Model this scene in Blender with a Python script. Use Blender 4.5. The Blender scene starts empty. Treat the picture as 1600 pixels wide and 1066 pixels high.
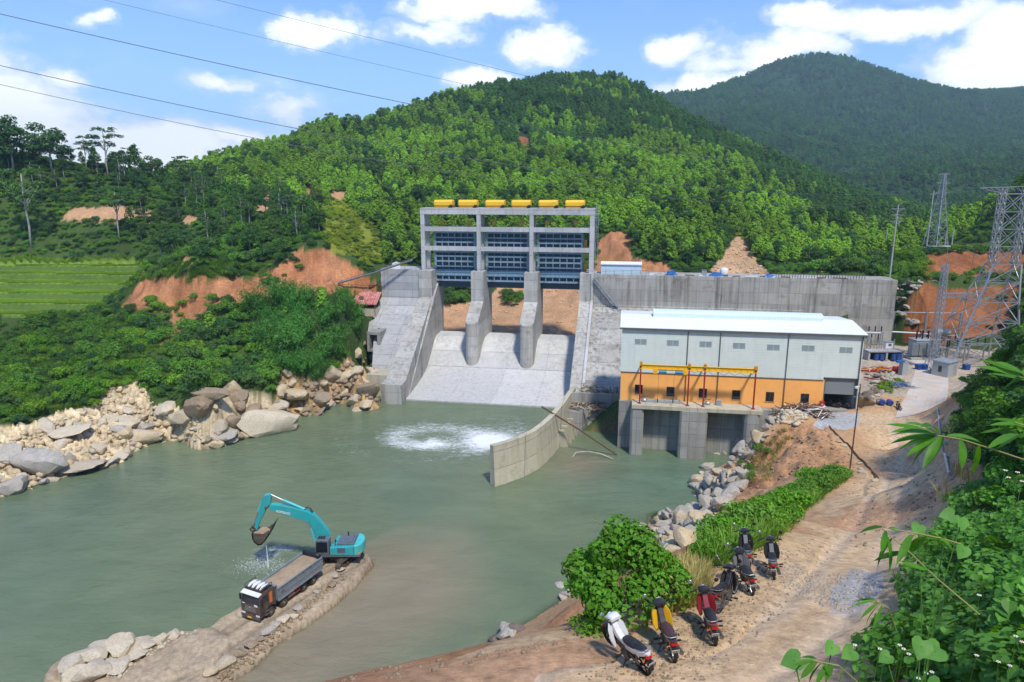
import bpy, math, random
import numpy as np
from mathutils import Vector, Matrix
random.seed(7)
RNG = np.random.default_rng(7)
SC = bpy.context.scene
COL = SC.collection
R = math.radians
# ---------------------------------------------------------------- survey: camera station and the dam's own axes
H = 42.0
FPX = 1067.0
PITCH = R(12.5)
CAM = np.array([0, 0, H])
def ray(px, py):
 x = (px - 800) / FPX
 d = (py - 533) / FPX
 return np.array([x, math.cos(PITCH) - d * math.sin(PITCH), -(math.sin(PITCH) + d * math.cos(PITCH))])
def atz(px, py, z):
 r = ray(px, py)
 return CAM + r * ((z - H) / r[2])
def aty(px, py, Y):
 r = ray(px, py)
 return CAM + r * (Y / r[1])
def to_px(x, y, z):
 """photo pixel of world points (arrays)"""
 dz = z - H
 c, s = math.cos(PITCH), math.sin(PITCH)
 fw = y * c - dz * s
 up = y * s + dz * c
 fw = np.where(fw < 0.1, 0.1, fw)
 return 800 + FPX * x / fw, 533 - FPX * up / fw
DA = R(9.5)
U = np.array([math.cos(DA), -math.sin(DA), 0])
V = np.array([math.sin(DA), math.cos(DA), 0])
ORG = atz(765, 633, 0)
DAM = Matrix(((U[0], V[0], 0, ORG[0]), (U[1], V[1], 0, ORG[1]), (0, 0, 1, 0), (0, 0, 0, 1)))
def dw(u, v, z=0.0):
 return ORG + U * u + V * v + np.array([0, 0, z])
def duv(x, y):
 qx, qy = x - ORG[0], y - ORG[1]
 return qx * U[0] + qy * U[1], qx * V[0] + qy * V[1]
# ---------------------------------------------------------------- objects
def tag(o, label=None, cat=None, group=None, kind=None):
 if label:
  o['label'] = label
 if cat:
  o['category'] = cat
 if group:
  o['group'] = group
 if kind:
  o['kind'] = kind
 return o
def empty(name, loc=(0, 0, 0), rz=0, label=None, cat=None, group=None):
 o = bpy.data.objects.new(name, None)
 COL.objects.link(o)
 o.location = loc
 o.rotation_euler = (0, 0, rz)
 o.empty_display_size = 0.2
 return tag(o, label, cat, group)
def link(name, me, mat=None, parent=None):
 if mat is not None and len(me.materials) == 0:
  me.materials.append(mat)
 o = bpy.data.objects.new(name, me)
 COL.objects.link(o)
 if parent is not None:
  o.parent = parent
 return o
def copy_tree(o, parent=None, mats=None):
 c = o.copy()
 COL.objects.link(c)
 c.parent = parent
 for ch in o.children:
  copy_tree(ch, c)
 return c
def np_mesh(name, verts, faces, smooth=False):
 """verts (n,3), faces (m,k) arrays, one polygon size"""
 me = bpy.data.meshes.new(name)
 n, (m, k) = len(verts), faces.shape
 me.vertices.add(n)
 me.vertices.foreach_set('co', np.asarray(verts, dtype=np.float32).ravel())
 me.loops.add(m * k)
 me.loops.foreach_set('vertex_index', faces.astype(np.int32).ravel())
 me.polygons.add(m)
 me.polygons.foreach_set('loop_start', np.arange(0, m * k, k, dtype=np.int32))
 if smooth:
  me.polygons.foreach_set('use_smooth', np.ones(m, dtype=bool))
 me.update(calc_edges=True)
 return me
def set_attr(me, name, cols):
 at = me.color_attributes.new(name, 'FLOAT_COLOR', 'POINT')
 c = np.ones((len(cols), 4), dtype=np.float32)
 c[:, :3] = cols
 at.data.foreach_set('color', c.ravel())
class MB:
 """collects shapes, then links them as one mesh object"""
 def __init__(self):
  self.v, self.f, self.mi, self.m = [], [], [], 0
 def add(self, vs, fs):
  b = len(self.v)
  self.v += [tuple(map(float, p)) for p in vs]
  self.f += [tuple(i + b for i in f) for f in fs]
  self.mi += [self.m] * len(fs)
  return self
 def box(self, c, s, rz=0, M=None):
  hx, hy, hz = s[0] / 2, s[1] / 2, s[2] / 2
  P = [Vector((x, y, z)) for z in (-hz, hz) for x, y in ((-hx, -hy), (hx, -hy), (hx, hy), (-hx, hy))]
  m = M if M is not None else Matrix.Rotation(rz, 3, 'Z')
  c = Vector(c)
  return self.add([m @ p + c for p in P],
      [(3, 2, 1, 0), (4, 5, 6, 7), (0, 1, 5, 4), (1, 2, 6, 5), (2, 3, 7, 6), (3, 0, 4, 7)])
 def span(self, a, b):
  """box from corner a to corner b"""
  return self.box([(a[i] + b[i]) / 2 for i in range(3)], [abs(b[i] - a[i]) for i in range(3)])
 def prism(self, pts, axis, a, b):
  """polygon pts (2d) swept along axis 'x','y','z' from a to b"""
  n = len(pts)
  ar = sum(pts[i][0] * pts[(i + 1) % n][1] - pts[(i + 1) % n][0] * pts[i][1] for i in range(n))
  def p3(p, t):
   return {'x': (t, p[0], p[1]), 'y': (p[0], t, p[1]), 'z': (p[0], p[1], t)}[axis]
  vs = [p3(p, a) for p in pts] + [p3(p, b) for p in pts]
  flip = (ar > 0) != (axis == 'y')
  if b < a:
   flip = not flip
  fs = [tuple(range(n)), tuple(range(2 * n - 1, n - 1, -1))]
  fs += [(i, i + n, (i + 1) % n + n, (i + 1) % n) for i in range(n)]
  if flip:
   fs = [f[::-1] for f in fs]
  return self.add(vs, fs)
 def tube(self, path, r, n=8, cap=True, r2=None):
  path = [Vector(p) for p in path]
  k = len(path)
  vs, fs = [], []
  prev = None
  for i, p in enumerate(path):
   t = (path[min(i + 1, k - 1)] - path[max(i - 1, 0)])
   if t.length < 1e-9:
    t = Vector((0, 0, 1))
   t.normalize()
   if prev is None:
    q = Vector((0, 0, 1)) if abs(t.z) < 0.9 else Vector((1, 0, 0))
   else:
    q = prev
   x = t.cross(q)
   if x.length < 1e-6:
    x = t.cross(Vector((0, 1, 0)))
   x.normalize()
   y = x.cross(t).normalized()
   prev = y
   rr = r[i] if isinstance(r, (list, tuple)) else (r if r2 is None else r + (r2 - r) * i / (k - 1))
   vs += [p + (x * math.cos(2 * math.pi * j / n) + y * math.sin(2 * math.pi * j / n)) * rr for j in range(n)]
  for i in range(k - 1):
   for j in range(n):
    a, b = i * n + j, i * n + (j + 1) % n
    fs.append((a, b, b + n, a + n))
  if cap:
   fs.append(tuple(range(n))[::-1])
   fs.append(tuple(range((k - 1) * n, k * n)))
  return self.add(vs, fs)
 def cyl(self, a, b, r, n=12, r2=None):
  return self.tube([a, b], r, n, True, r2)
 def bar(self, a, b, w, h=None):
  """square bar between two points"""
  a, b = Vector(a), Vector(b)
  d = b - a
  L = d.length
  if L < 1e-6:
   return self
  q = d.to_track_quat('X', 'Z').to_matrix()
  return self.box((a + b) / 2, (L, w, h or w), M=q)
 def lathe(self, prof, c=(0, 0, 0), n=16, axis='z'):
  """prof = [(r, t)...] round axis"""
  vs, fs = [], []
  for (r, t) in prof:
   for j in range(n):
    a = 2 * math.pi * j / n
    x, y = r * math.cos(a), r * math.sin(a)
    p = {'z': (x, y, t), 'x': (t, x, y), 'y': (y, t, x)}[axis]
    vs.append((p[0] + c[0], p[1] + c[1], p[2] + c[2]))
  k = len(prof)
  for i in range(k - 1):
   for j in range(n):
    a, b = i * n + j, i * n + (j + 1) % n
    fs.append((a, b, b + n, a + n))
  fs.append(tuple(range(n))[::-1])
  fs.append(tuple(range((k - 1) * n, k * n)))
  return self.add(vs, fs)
 def loft(self, rings, cap=True):
  n = len(rings[0])
  vs = [p for r in rings for p in r]
  fs = []
  for i in range(len(rings) - 1):
   for j in range(n):
    a, b = i * n + j, i * n + (j + 1) % n
    fs.append((a, b, b + n, a + n))
  if cap:
   fs.append(tuple(range(n))[::-1])
   fs.append(tuple(range((len(rings) - 1) * n, len(rings) * n)))
  return self.add(vs, fs)
 def mesh(self, name, mats=(), smooth=False, angle=None):
  me = bpy.data.meshes.new(name)
  me.from_pydata(self.v, [], self.f)
  for m in mats:
   me.materials.append(m)
  if len(mats) > 1:
   me.polygons.foreach_set('material_index', self.mi)
  if smooth:
   me.polygons.foreach_set('use_smooth', [True] * len(self.f))
  me.update()
  return me
 def build(self, name, mat, parent=None, smooth=False, bevel=0, seg=2, M=None, angle=None):
  mats = mat if isinstance(mat, (list, tuple)) else [mat]
  me = self.mesh(name, mats, smooth)
  import bmesh
  bm = bmesh.new()
  bm.from_mesh(me)
  bmesh.ops.recalc_face_normals(bm, faces=bm.faces)
  bm.to_mesh(me)
  bm.free()
  if smooth and angle is not None:
   try:
    me.set_sharp_from_angle(angle=R(angle))
   except Exception:
    pass
  o = link(name, me, None, parent)
  if M is not None:
   o.matrix_world = M
  if bevel:
   b = o.modifiers.new('bevel', 'BEVEL')
   b.width = bevel
   b.segments = seg
   b.limit_method = 'ANGLE'
   b.angle_limit = R(40)
  return o
# ---------------------------------------------------------------- noise in numpy
def _hash(ix, iy, seed):
 h = (ix * 374761393 + iy * 668265263 + seed * 974634777) & 0x7fffffff
 h = ((h ^ (h >> 13)) * 1274126177) & 0x7fffffff
 return ((h ^ (h >> 16)) & 0xffff) / 65535.0
def vnoise(x, y, seed=0):
 x0 = np.floor(x).astype(np.int64)
 y0 = np.floor(y).astype(np.int64)
 fx, fy = x - x0, y - y0
 fx = fx * fx * (3 - 2 * fx)
 fy = fy * fy * (3 - 2 * fy)
 a, b = _hash(x0, y0, seed), _hash(x0 + 1, y0, seed)
 c, d = _hash(x0, y0 + 1, seed), _hash(x0 + 1, y0 + 1, seed)
 return (a * (1 - fx) + b * fx) * (1 - fy) + (c * (1 - fx) + d * fx) * fy - 0.5
def fbm(x, y, oct=4, seed=0):
 s, a, t = 0, 1.0, 0
 for i in range(oct):
  s = s + a * vnoise(x * 2 ** i, y * 2 ** i, seed + i * 17)
  t += a
  a *= 0.5
 return s / t * 2
def sstep(a, b, x):
 t = np.clip((x - a) / (b - a), 0, 1)
 return t * t * (3 - 2 * t)
def in_poly(px, py, poly):
 """even-odd test, arrays"""
 c = np.zeros(np.shape(px), dtype=bool)
 n = len(poly)
 j = n - 1
 for i in range(n):
  xi, yi = poly[i]
  xj, yj = poly[j]
  if yi != yj:
   c ^= ((yi > py) != (yj > py)) & (px < (xj - xi) * (py - yi) / (yj - yi) + xi)
  j = i
 return c
def poly_dist(x, y, line):
 """distance to an open polyline [(x,y)...], and the parameter's interpolated extra value when given a third coordinate"""
 best = np.full(np.shape(x), 1e9)
 val = np.zeros(np.shape(x))
 for a, b in zip(line[:-1], line[1:]):
  dx, dy = b[0] - a[0], b[1] - a[1]
  t = np.clip(((x - a[0]) * dx + (y - a[1]) * dy) / (dx * dx + dy * dy + 1e-9), 0, 1)
  d = np.hypot(x - a[0] - t * dx, y - a[1] - t * dy)
  m = d < best
  best = np.where(m, d, best)
  if len(a) > 2:
   val = np.where(m, a[2] + t * (b[2] - a[2]), val)
 return best, val
def atv(px, py, v):
 """dam coordinates (u, v, z) of the point seen at a photo pixel on the vertical plane v"""
 r = ray(px, py)
 q = CAM - ORG
 t = (v - q @ V) / (r @ V)
 p = q + r * t
 return float(p @ U), v, float(p[2])
def dam_empty(name, u, v, z, label, cat, group=None):
 """an Empty at a point of the dam's frame, turned with the dam"""
 p = dw(u, v, z)
 return empty(name, tuple(p), -DA, label, cat, group)
# ---------------------------------------------------------------- camera, render settings
cd = bpy.data.cameras.new('camera')
cam = bpy.data.objects.new('camera', cd)
COL.objects.link(cam)
cam.location = (0, 0, H)
cam.rotation_euler = (R(90) - PITCH, 0, 0)
cd.sensor_width = 36
cd.lens = FPX / 1600 * 36
cd.clip_start = 0.1
cd.clip_end = 9000
SC.camera = cam
SC.view_settings.view_transform = 'Standard'
SC.view_settings.look = 'None'
SC.view_settings.gamma = 1
SC.view_settings.use_curve_mapping = False
SC.view_settings.exposure = EXPOSURE = 0.82
SC.render.engine = 'CYCLES'
cy = SC.cycles
cy.max_bounces = 6
cy.diffuse_bounces = 3
cy.glossy_bounces = 3
cy.transmission_bounces = 4
cy.transparent_max_bounces = 12
cy.volume_bounces = 0
cy.caustics_reflective = False
cy.caustics_refractive = False
cy.use_denoising = True
cy.use_adaptive_sampling = True
cy.adaptive_threshold = 0.015
# ---------------------------------------------------------------- sun and sky
SUN_DIR = Vector((0.27, -0.72, 1.2)).normalized()
sl = bpy.data.lights.new('sun', 'SUN')
sl.energy = 2.5
sl.angle = R(5)
sl.color = (1.0, 0.95, 0.86)
so = bpy.data.objects.new('sun', sl)
COL.objects.link(so)
so.rotation_euler = SUN_DIR.to_track_quat('Z', 'Y').to_euler()
so.location = (60, -40, 120)
class NT:
 """small helper for building node trees"""
 def __init__(self, tree):
  self.t = tree
  tree.nodes.clear()
 def n(self, kind, **kw):
  nd = self.t.nodes.new(kind)
  ins = kw.pop('ins', None)
  for k, v in kw.items():
   setattr(nd, k, v)
  if ins:
   for k, v in ins.items():
    if isinstance(v, bpy.types.NodeSocket):
     self.t.links.new(v, nd.inputs[k])
    else:
     nd.inputs[k].default_value = v
  return nd
 def l(self, a, b):
  self.t.links.new(a, b)
 def math(self, op, a, b=None, c=None, clamp=False):
  ins = {0: a}
  if b is not None:
   ins[1] = b
  if c is not None:
   ins[2] = c
  return self.n('ShaderNodeMath', operation=op, use_clamp=clamp, ins=ins).outputs[0]
 def mix(self, f, a, b, blend='MIX'):
  nd = self.n('ShaderNodeMix', data_type='RGBA', blend_type=blend)
  for i, v in ((0, f), (6, a), (7, b)):
   if isinstance(v, bpy.types.NodeSocket):
    self.t.links.new(v, nd.inputs[i])
   else:
    nd.inputs[i].default_value = v if i == 0 else (tuple(v) + (1,) if len(v) == 3 else v)
  return nd.outputs[2]
 def ramp(self, f, stops, interp='LINEAR'):
  nd = self.n('ShaderNodeValToRGB')
  cr = nd.color_ramp
  cr.interpolation = interp
  while len(cr.elements) < len(stops):
   cr.elements.new(0.5)
  for e, (p, c) in zip(cr.elements, stops):
   e.position = p
   e.color = (c, c, c, 1) if not hasattr(c, '__len__') else (tuple(c) + (1,) if len(c) == 3 else c)
  self.l(f, nd.inputs[0])
  return nd.outputs[0]
 def noise(self, vec, scale, detail=4, rough=0.55, dist=0.0):
  nd = self.n('ShaderNodeTexNoise', ins={'Scale': scale, 'Detail': detail, 'Roughness': rough, 'Distortion': dist})
  if vec is not None:
   self.l(vec, nd.inputs['Vector'])
  return nd.outputs['Fac']
 def mapping(self, vec, scale=(1, 1, 1), loc=(0, 0, 0), rot=(0, 0, 0)):
  nd = self.n('ShaderNodeMapping', ins={'Scale': scale, 'Location': loc, 'Rotation': rot})
  self.l(vec, nd.inputs['Vector'])
  return nd.outputs[0]
w = bpy.data.worlds.new('World')
SC.world = w
w.use_nodes = True
nt = NT(w.node_tree)
sky = nt.n('ShaderNodeTexSky', sky_type='NISHITA', sun_disc=False, sun_elevation=math.asin(SUN_DIR.z),
   sun_rotation=math.atan2(SUN_DIR.x, SUN_DIR.y), altitude=400, air_density=1.0, dust_density=0.6, ozone_density=2.2)
tc = nt.n('ShaderNodeTexCoord')
sep = nt.n('ShaderNodeSeparateXYZ')
nt.l(tc.outputs['Generated'], sep.inputs[0])
az = nt.math('ARCTAN2', sep.outputs[0], sep.outputs[1])
el = nt.math('ARCSINE', sep.outputs[2])
comb = nt.n('ShaderNodeCombineXYZ', ins={0: az, 1: el, 2: 0.0})
wz = nt.n('ShaderNodeTexNoise', ins={'Scale': 9.0, 'Detail': 6.0, 'Roughness': 0.6, 'Vector': comb.outputs[0]})
wz_c = nt.n('ShaderNodeVectorMath', operation='SUBTRACT', ins={0: wz.outputs['Color'], 1: (0.5, 0.5, 0.5)})
wz_s = nt.n('ShaderNodeVectorMath', operation='MULTIPLY', ins={0: wz_c.outputs[0], 1: (0.15, 0.075, 0)})
pos = nt.n('ShaderNodeVectorMath', operation='ADD', ins={0: comb.outputs[0], 1: wz_s.outputs[0]}).outputs[0]
def sky_dir(px, py):
 r = ray(px, py)
 r = r / np.linalg.norm(r)
 return math.atan2(r[0], r[1]), math.asin(r[2])
CLOUDS = [(10, 190, 135, 66, 1.3), (150, 236, 90, 30, .9), (265, 228, 110, 48, 1.3), (-40, 150, 90, 60, 1.1),
   (500, 52, 72, 36, 1.25), (735, 8, 120, 28, 1.15), (848, 72, 62, 30, 1.1), (345, 124, 80, 18, .72),
   (92, 118, 42, 16, .75), (745, 122, 80, 20, .95), (1065, 70, 60, 28, .95), (1220, 78, 110, 26, .9),
   (1270, 30, 70, 22, .95), (1420, 24, 150, 26, 1.0), (1545, 105, 110, 45, 1.35), (1590, 70, 80, 60, 1.3),
   (1100, 135, 110, 20, 1.0), (1600, 30, 60, 30, 1.0), (660, 50, 90, 22, .7), (1180, 100, 90, 22, .8),
   (890, 128, 40, 8, .9), (155, 28, 26, 12, .6), (1460, 85, 30, 10, .6), (440, 170, 70, 20, .5), (380, 210, 80, 22, .7),
   (1900, 60, 250, 90, 1.2), (-350, 120, 260, 90, 1.2), (300, -150, 300, 70, 1.0), (1100, -200, 350, 80, 1.0)]
tot = None
for (cx_, cy_, rx_, ry_, d_) in CLOUDS:
 a0, e0 = sky_dir(cx_, cy_)
 v1 = nt.n('ShaderNodeVectorMath', operation='SUBTRACT', ins={0: pos, 1: (a0, e0, 0)}).outputs[0]
 v2 = nt.n('ShaderNodeVectorMath', operation='MULTIPLY', ins={0: v1, 1: (FPX / (rx_ * 0.85), FPX / (ry_ * 0.9), 0)}).outputs[0]
 ln = nt.n('ShaderNodeVectorMath', operation='LENGTH', ins={0: v2}).outputs['Value']
 b = nt.math('MULTIPLY', nt.math('SUBTRACT', 1.25, ln, clamp=False), d_)
 tot = b if tot is None else nt.math('MAXIMUM', tot, b)
n1 = nt.noise(nt.mapping(comb.outputs[0], (14, 26, 1)), 1.0, 8, 0.62)
n2 = nt.noise(nt.mapping(comb.outputs[0], (3.2, 9, 1), (3, 1, 0)), 1.0, 7, 0.6, 0.4)
dens = nt.math('ADD', tot, nt.math('MULTIPLY', nt.math('SUBTRACT', n1, 0.5), 1.5))
mask = nt.ramp(dens, [(0.0, 0.0), (0.22, 0.22), (0.5, 0.85), (0.75, 1.0)], 'EASE')
wisp = nt.ramp(n2, [(0.54, 0.0), (0.80, 0.38)], 'EASE')
mask2 = nt.math('MAXIMUM', mask, wisp)
hz = nt.ramp(el, [(0.0, 0.60), (0.10, 0.34), (0.26, 0.10), (0.5, 0.0)])
skyc = nt.mix(1.0, sky.outputs[0], (0.60, 0.80, 1.16), 'MULTIPLY')
base = nt.mix(hz, skyc, (3.3, 4.5, 6.0))
cloud_c = nt.mix(nt.ramp(dens, [(0.3, 0.0), (0.85, 1.0)]), (5.2, 5.7, 6.6), (7.6, 7.7, 7.8))
final = nt.mix(mask2, base, cloud_c)
bg = nt.n('ShaderNodeBackground', ins={'Strength': 0.115})
nt.l(final, bg.inputs[0])
out = nt.n('ShaderNodeOutputWorld')
nt.l(bg.outputs[0], out.inputs[0])
w.cycles.sampling_method = 'MANUAL'
w.cycles.sample_map_resolution = 512
# ---------------------------------------------------------------- materials
def mat(name, color, rough=0.6, metal=0.0, var=0.0, scale=3.0, dirt=None, bump=0.0, spec=0.5, bscale=None, coat=0.0):
 m = bpy.data.materials.new(name)
 m.use_nodes = True
 t = NT(m.node_tree)
 b = t.n('ShaderNodeBsdfPrincipled', ins={'Roughness': rough, 'Metallic': metal, 'Specular IOR Level': spec})
 if coat:
  b.inputs['Coat Weight'].default_value = coat
 o = t.n('ShaderNodeOutputMaterial')
 t.l(b.outputs[0], o.inputs[0])
 tc = t.n('ShaderNodeTexCoord').outputs['Object']
 c = tuple(color) + (1,)
 col = None
 if var or dirt:
  nz = t.noise(tc, scale, 6, 0.6)
  col = t.mix(t.ramp(nz, [(0.3, 0.0), (0.7, 1.0)]), tuple(x * (1 - var) for x in color), tuple(min(1, x * (1 + var)) for x in color))
  if dirt:
   dcol, amt, dsc = dirt
   d = t.noise(tc, dsc, 7, 0.68)
   col = t.mix(t.math('MULTIPLY', t.ramp(d, [(0.42, 0.0), (0.68, 1.0)]), amt), col, dcol)
  t.l(col, b.inputs['Base Color'])
 else:
  b.inputs['Base Color'].default_value = c
 if bump:
  nb = t.noise(tc, bscale or scale * 4, 5, 0.6)
  bp = t.n('ShaderNodeBump', ins={'Strength': bump, 'Distance': 0.05, 'Height': nb})
  t.l(bp.outputs[0], b.inputs['Normal'])
 return m
def concrete(name, base=(0.40, 0.39, 0.36), lift=2.4, panel=4.5, streak=0.5, stain=0.4, dark=(0.12, 0.11, 0.09), warm=(0.42, 0.36, 0.26), vertical=True):
 """formed concrete: lift joints, panel joints, rain streaks, patches of wash-out"""
 m = bpy.data.materials.new(name)
 m.use_nodes = True
 t = NT(m.node_tree)
 b = t.n('ShaderNodeBsdfPrincipled', ins={'Roughness': 0.85, 'Specular IOR Level': 0.25})
 o = t.n('ShaderNodeOutputMaterial')
 t.l(b.outputs[0], o.inputs[0])
 tc = t.n('ShaderNodeTexCoord').outputs['Object']
 s = t.n('ShaderNodeSeparateXYZ')
 t.l(tc, s.inputs[0])
 lz = t.math('FLOOR', t.math('DIVIDE', s.outputs[2], lift))
 px = t.math('FLOOR', t.math('DIVIDE', t.math('ADD', s.outputs[0], t.math('MULTIPLY', lz, 1.7)), panel * 2))
 wn = t.n('ShaderNodeTexWhiteNoise', noise_dimensions='2D')
 cb = t.n('ShaderNodeCombineXYZ', ins={0: px, 1: lz})
 t.l(cb.outputs[0], wn.inputs['Vector'])
 col = t.mix(wn.outputs['Value'], tuple(x * 0.80 for x in base), tuple(x * 1.14 for x in base))
 big = t.noise(tc, 0.22, 5, 0.6)
 col = t.mix(t.ramp(big, [(0.35, 0.0), (0.7, 0.55)]), col, warm)
 fine = t.noise(tc, 3.0, 8, 0.7)
 col = t.mix(t.ramp(fine, [(0.35, 0.0), (0.75, 0.45)]), col, tuple(x * 0.62 for x in base))
 st = t.noise(t.mapping(tc, (1.3, 1.3, 0.06)), 1.0, 6, 0.65)
 st2 = t.noise(t.mapping(tc, (0.25, 0.25, 0.12), (5, 2, 1)), 1.0, 4, 0.6)
 sm = t.math('MULTIPLY', t.ramp(st, [(0.45, 0.0), (0.68, 1.0)]), t.ramp(st2, [(0.36, 0.15), (0.58, 1.0)]))
 col = t.mix(t.math('MULTIPLY', sm, streak), col, dark)
 pale = t.noise(t.mapping(tc, (0.9, 0.9, 0.05), (11, 7, 3)), 1.0, 5, 0.6)
 col = t.mix(t.math('MULTIPLY', t.ramp(pale, [(0.56, 0.0), (0.78, 1.0)]), 0.35), col, tuple(min(0.8, x * 1.5) for x in base))
 pt = t.noise(t.mapping(tc, (0.35, 0.35, 0.5), (1, 4, 9)), 1.0, 6, 0.65)
 col = t.mix(t.math('MULTIPLY', t.ramp(pt, [(0.55, 0.0), (0.70, 1.0)]), stain), col, dark)
 fz = t.math('FRACT', t.math('DIVIDE', s.outputs[2], lift))
 jz = t.math('LESS_THAN', fz, 0.035 * 2.4 / lift)
 fx = t.math('FRACT', t.math('DIVIDE', s.outputs[0], panel))
 jx = t.math('LESS_THAN', fx, 0.018 * 4.5 / panel)
 j = t.math('MAXIMUM', jz, jx)
 jn = t.math('MULTIPLY', j, t.ramp(t.noise(tc, 0.8, 3), [(0.35, 0.25), (0.6, 0.85)]))
 col = t.mix(jn, col, tuple(x * 0.4 for x in base))
 t.l(col, b.inputs['Base Color'])
 hgt = t.math('SUBTRACT', t.math('MULTIPLY', fine, 0.5), j)
 bp = t.n('ShaderNodeBump', ins={'Strength': 0.5, 'Distance': 0.04, 'Height': hgt})
 t.l(bp.outputs[0], b.inputs['Normal'])
 return m
def leaf_mat(name, c1, c2, c3, nscale=0.5, trans=0.38, rough=0.6, gain=1.5):
 """leaf colour varies from tree to tree, clump to clump and leaf to leaf"""
 c1, c2, c3 = [(c[0] * gain, c[1] * gain * 1.04, c[2] * gain * .85) for c in (c1, c2, c3)]
 m = bpy.data.materials.new(name)
 m.use_nodes = True
 t = NT(m.node_tree)
 oi = t.n('ShaderNodeObjectInfo')
 geo = t.n('ShaderNodeNewGeometry')
 nz = t.noise(t.n('ShaderNodeTexCoord').outputs['Object'], nscale, 3, 0.6)
 col = t.mix(t.ramp(nz, [(0.35, 0.0), (0.65, 1.0)]), c1, c2)
 col = t.mix(t.math('MULTIPLY', oi.outputs['Random'], 0.7), col, c3)
 hs = t.n('ShaderNodeHueSaturation', ins={'Color': col})
 patch = t.ramp(t.noise(geo.outputs['Position'], .022, 4, .6), [(.3, .62), (.7, 1.32)])
 t.l(t.math('MULTIPLY', patch, t.math('ADD', 0.76, t.math('MULTIPLY', geo.outputs['Random Per Island'], 0.6))), hs.inputs['Value'])
 t.l(t.math('ADD', 0.485, t.math('MULTIPLY', oi.outputs['Random'], 0.03)), hs.inputs['Hue'])
 b = t.n('ShaderNodeBsdfPrincipled', ins={'Roughness': rough, 'Specular IOR Level': 0.2})
 t.l(hs.outputs[0], b.inputs['Base Color'])
 tr = t.n('ShaderNodeBsdfTranslucent')
 hs2 = t.n('ShaderNodeHueSaturation', ins={'Color': hs.outputs[0], 'Hue': 0.48, 'Saturation': 1.15, 'Value': 1.3})
 t.l(hs2.outputs[0], tr.inputs[0])
 mx = t.n('ShaderNodeMixShader', ins={0: trans})
 t.l(b.outputs[0], mx.inputs[1])
 t.l(tr.outputs[0], mx.inputs[2])
 o = t.n('ShaderNodeOutputMaterial')
 t.l(mx.outputs[0], o.inputs[0])
 return m
M = {}
M['conc'] = concrete('concrete_dam', (0.49, 0.48, 0.445), 2.4, 6, .7, .42)
M['conc_light'] = concrete('concrete_apron', (0.55, 0.54, 0.51), 2.6, 9, 0.55, 0.24, (0.24, 0.23, 0.21), (0.52, 0.50, 0.46))
M['conc_grey'] = concrete('concrete_lifts', (0.42, 0.42, 0.42), 1.7, 6, 0.45, 0.25, (0.16, 0.155, 0.14), (0.40, 0.38, 0.32))
M['conc_wall'] = concrete('concrete_weathered_wall', (0.43, 0.415, 0.375), 2.5, 4.2, 0.95, 0.5, (0.095, 0.085, 0.065), (0.36, 0.31, 0.23))
M['conc_cream'] = concrete('concrete_guide_wall', (0.50, 0.46, 0.35), 2.6, 4, 0.5, 0.4, (0.16, 0.14, 0.10), (0.52, 0.46, 0.30))
M['conc_frame'] = concrete('concrete_hoist_frame', (0.50, 0.50, 0.50), 3.4, 3.8, 0.35, 0.22, (0.26, 0.21, 0.15), (0.50, 0.46, 0.40))
M['conc_pier'] = concrete('concrete_tailrace', (0.34, 0.335, 0.31), 2.1, 2.7, 0.7, 0.3, (0.12, 0.115, 0.10), (0.33, 0.30, 0.24))
M['gate_blue'] = mat('steel_blue_gate', (0.22, 0.33, 0.42), 0.5, 0.1, 0.25, 1.2, ((0.10, 0.09, 0.08), 0.4, 1.5))
M['gate_light'] = mat('steel_pale_blue_walkway', (0.22, 0.36, 0.45), 0.5, 0.1, 0.15, 1.2, ((0.15, 0.14, 0.12), 0.3, 2.0))
M['gate_skin'] = mat('steel_dark_blue_skin', (0.040, 0.068, 0.100), 0.55, 0.1, 0.3, 1.0)
M['yellow'] = mat('yellow_hoist_paint', (0.88, 0.50, 0.02), 0.4, 0, 0.06, 1.0, ((0.35, 0.2, 0.03), 0.25, 2.0))
M['yellow_dark'] = mat('yellow_hook_paint', (0.62, 0.30, 0.02), 0.5, 0, 0.2, 2.0, ((0.1, 0.07, 0.02), 0.4, 3.0))
M['red_post'] = mat('red_oxide_paint', (0.30, 0.022, 0.018), 0.5, 0, 0.2, 1.0)
M['steel'] = mat('galvanised_steel', (0.42, 0.44, 0.46), 0.45, 0.55, 0.15, 2.0)
M['steel_dark'] = mat('grey_painted_steel', (0.13, 0.135, 0.14), 0.5, 0.3, 0.2, 2.0)
M['rust'] = mat('rusty_steel', (0.13, 0.065, 0.035), 0.8, 0.2, 0.35, 4.0)
M['black'] = mat('black_plastic', (0.012, 0.012, 0.013), 0.42, 0, 0.3, 5.0)
M['rubber'] = mat('tyre_rubber', (0.018, 0.017, 0.016), 0.85, 0, 0.2, 6.0, ((0.17, 0.115, 0.07), 0.55, 5.0))
M['glass_dark'] = mat('dark_glass', (0.012, 0.016, 0.022), 0.06, 0, spec=0.7)
M['white'] = mat('white_paint', (0.72, 0.72, 0.71), 0.45, 0, 0.05, 1.5, ((0.4, 0.36, 0.3), 0.2, 2.0))
M['brown_wood'] = mat('weathered_timber', (0.19, 0.125, 0.075), 0.85, 0, 0.45, 5.0)
M['blue_tarp'] = mat('blue_plastic', (0.02, 0.11, 0.34), 0.4, 0, 0.2, 3.0)
M['blue_drum'] = mat('blue_drum_paint', (0.014, 0.055, 0.22), 0.4, 0, 0.2, 3.0)
M['red'] = mat('red_paint', (0.42, 0.015, 0.015), 0.4, 0, 0.15, 2.0)
M['grey_box'] = mat('grey_cabinet_paint', (0.36, 0.40, 0.41), 0.45, 0.1, 0.06, 1.0, ((0.2, 0.18, 0.15), 0.2, 2.0))
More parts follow.
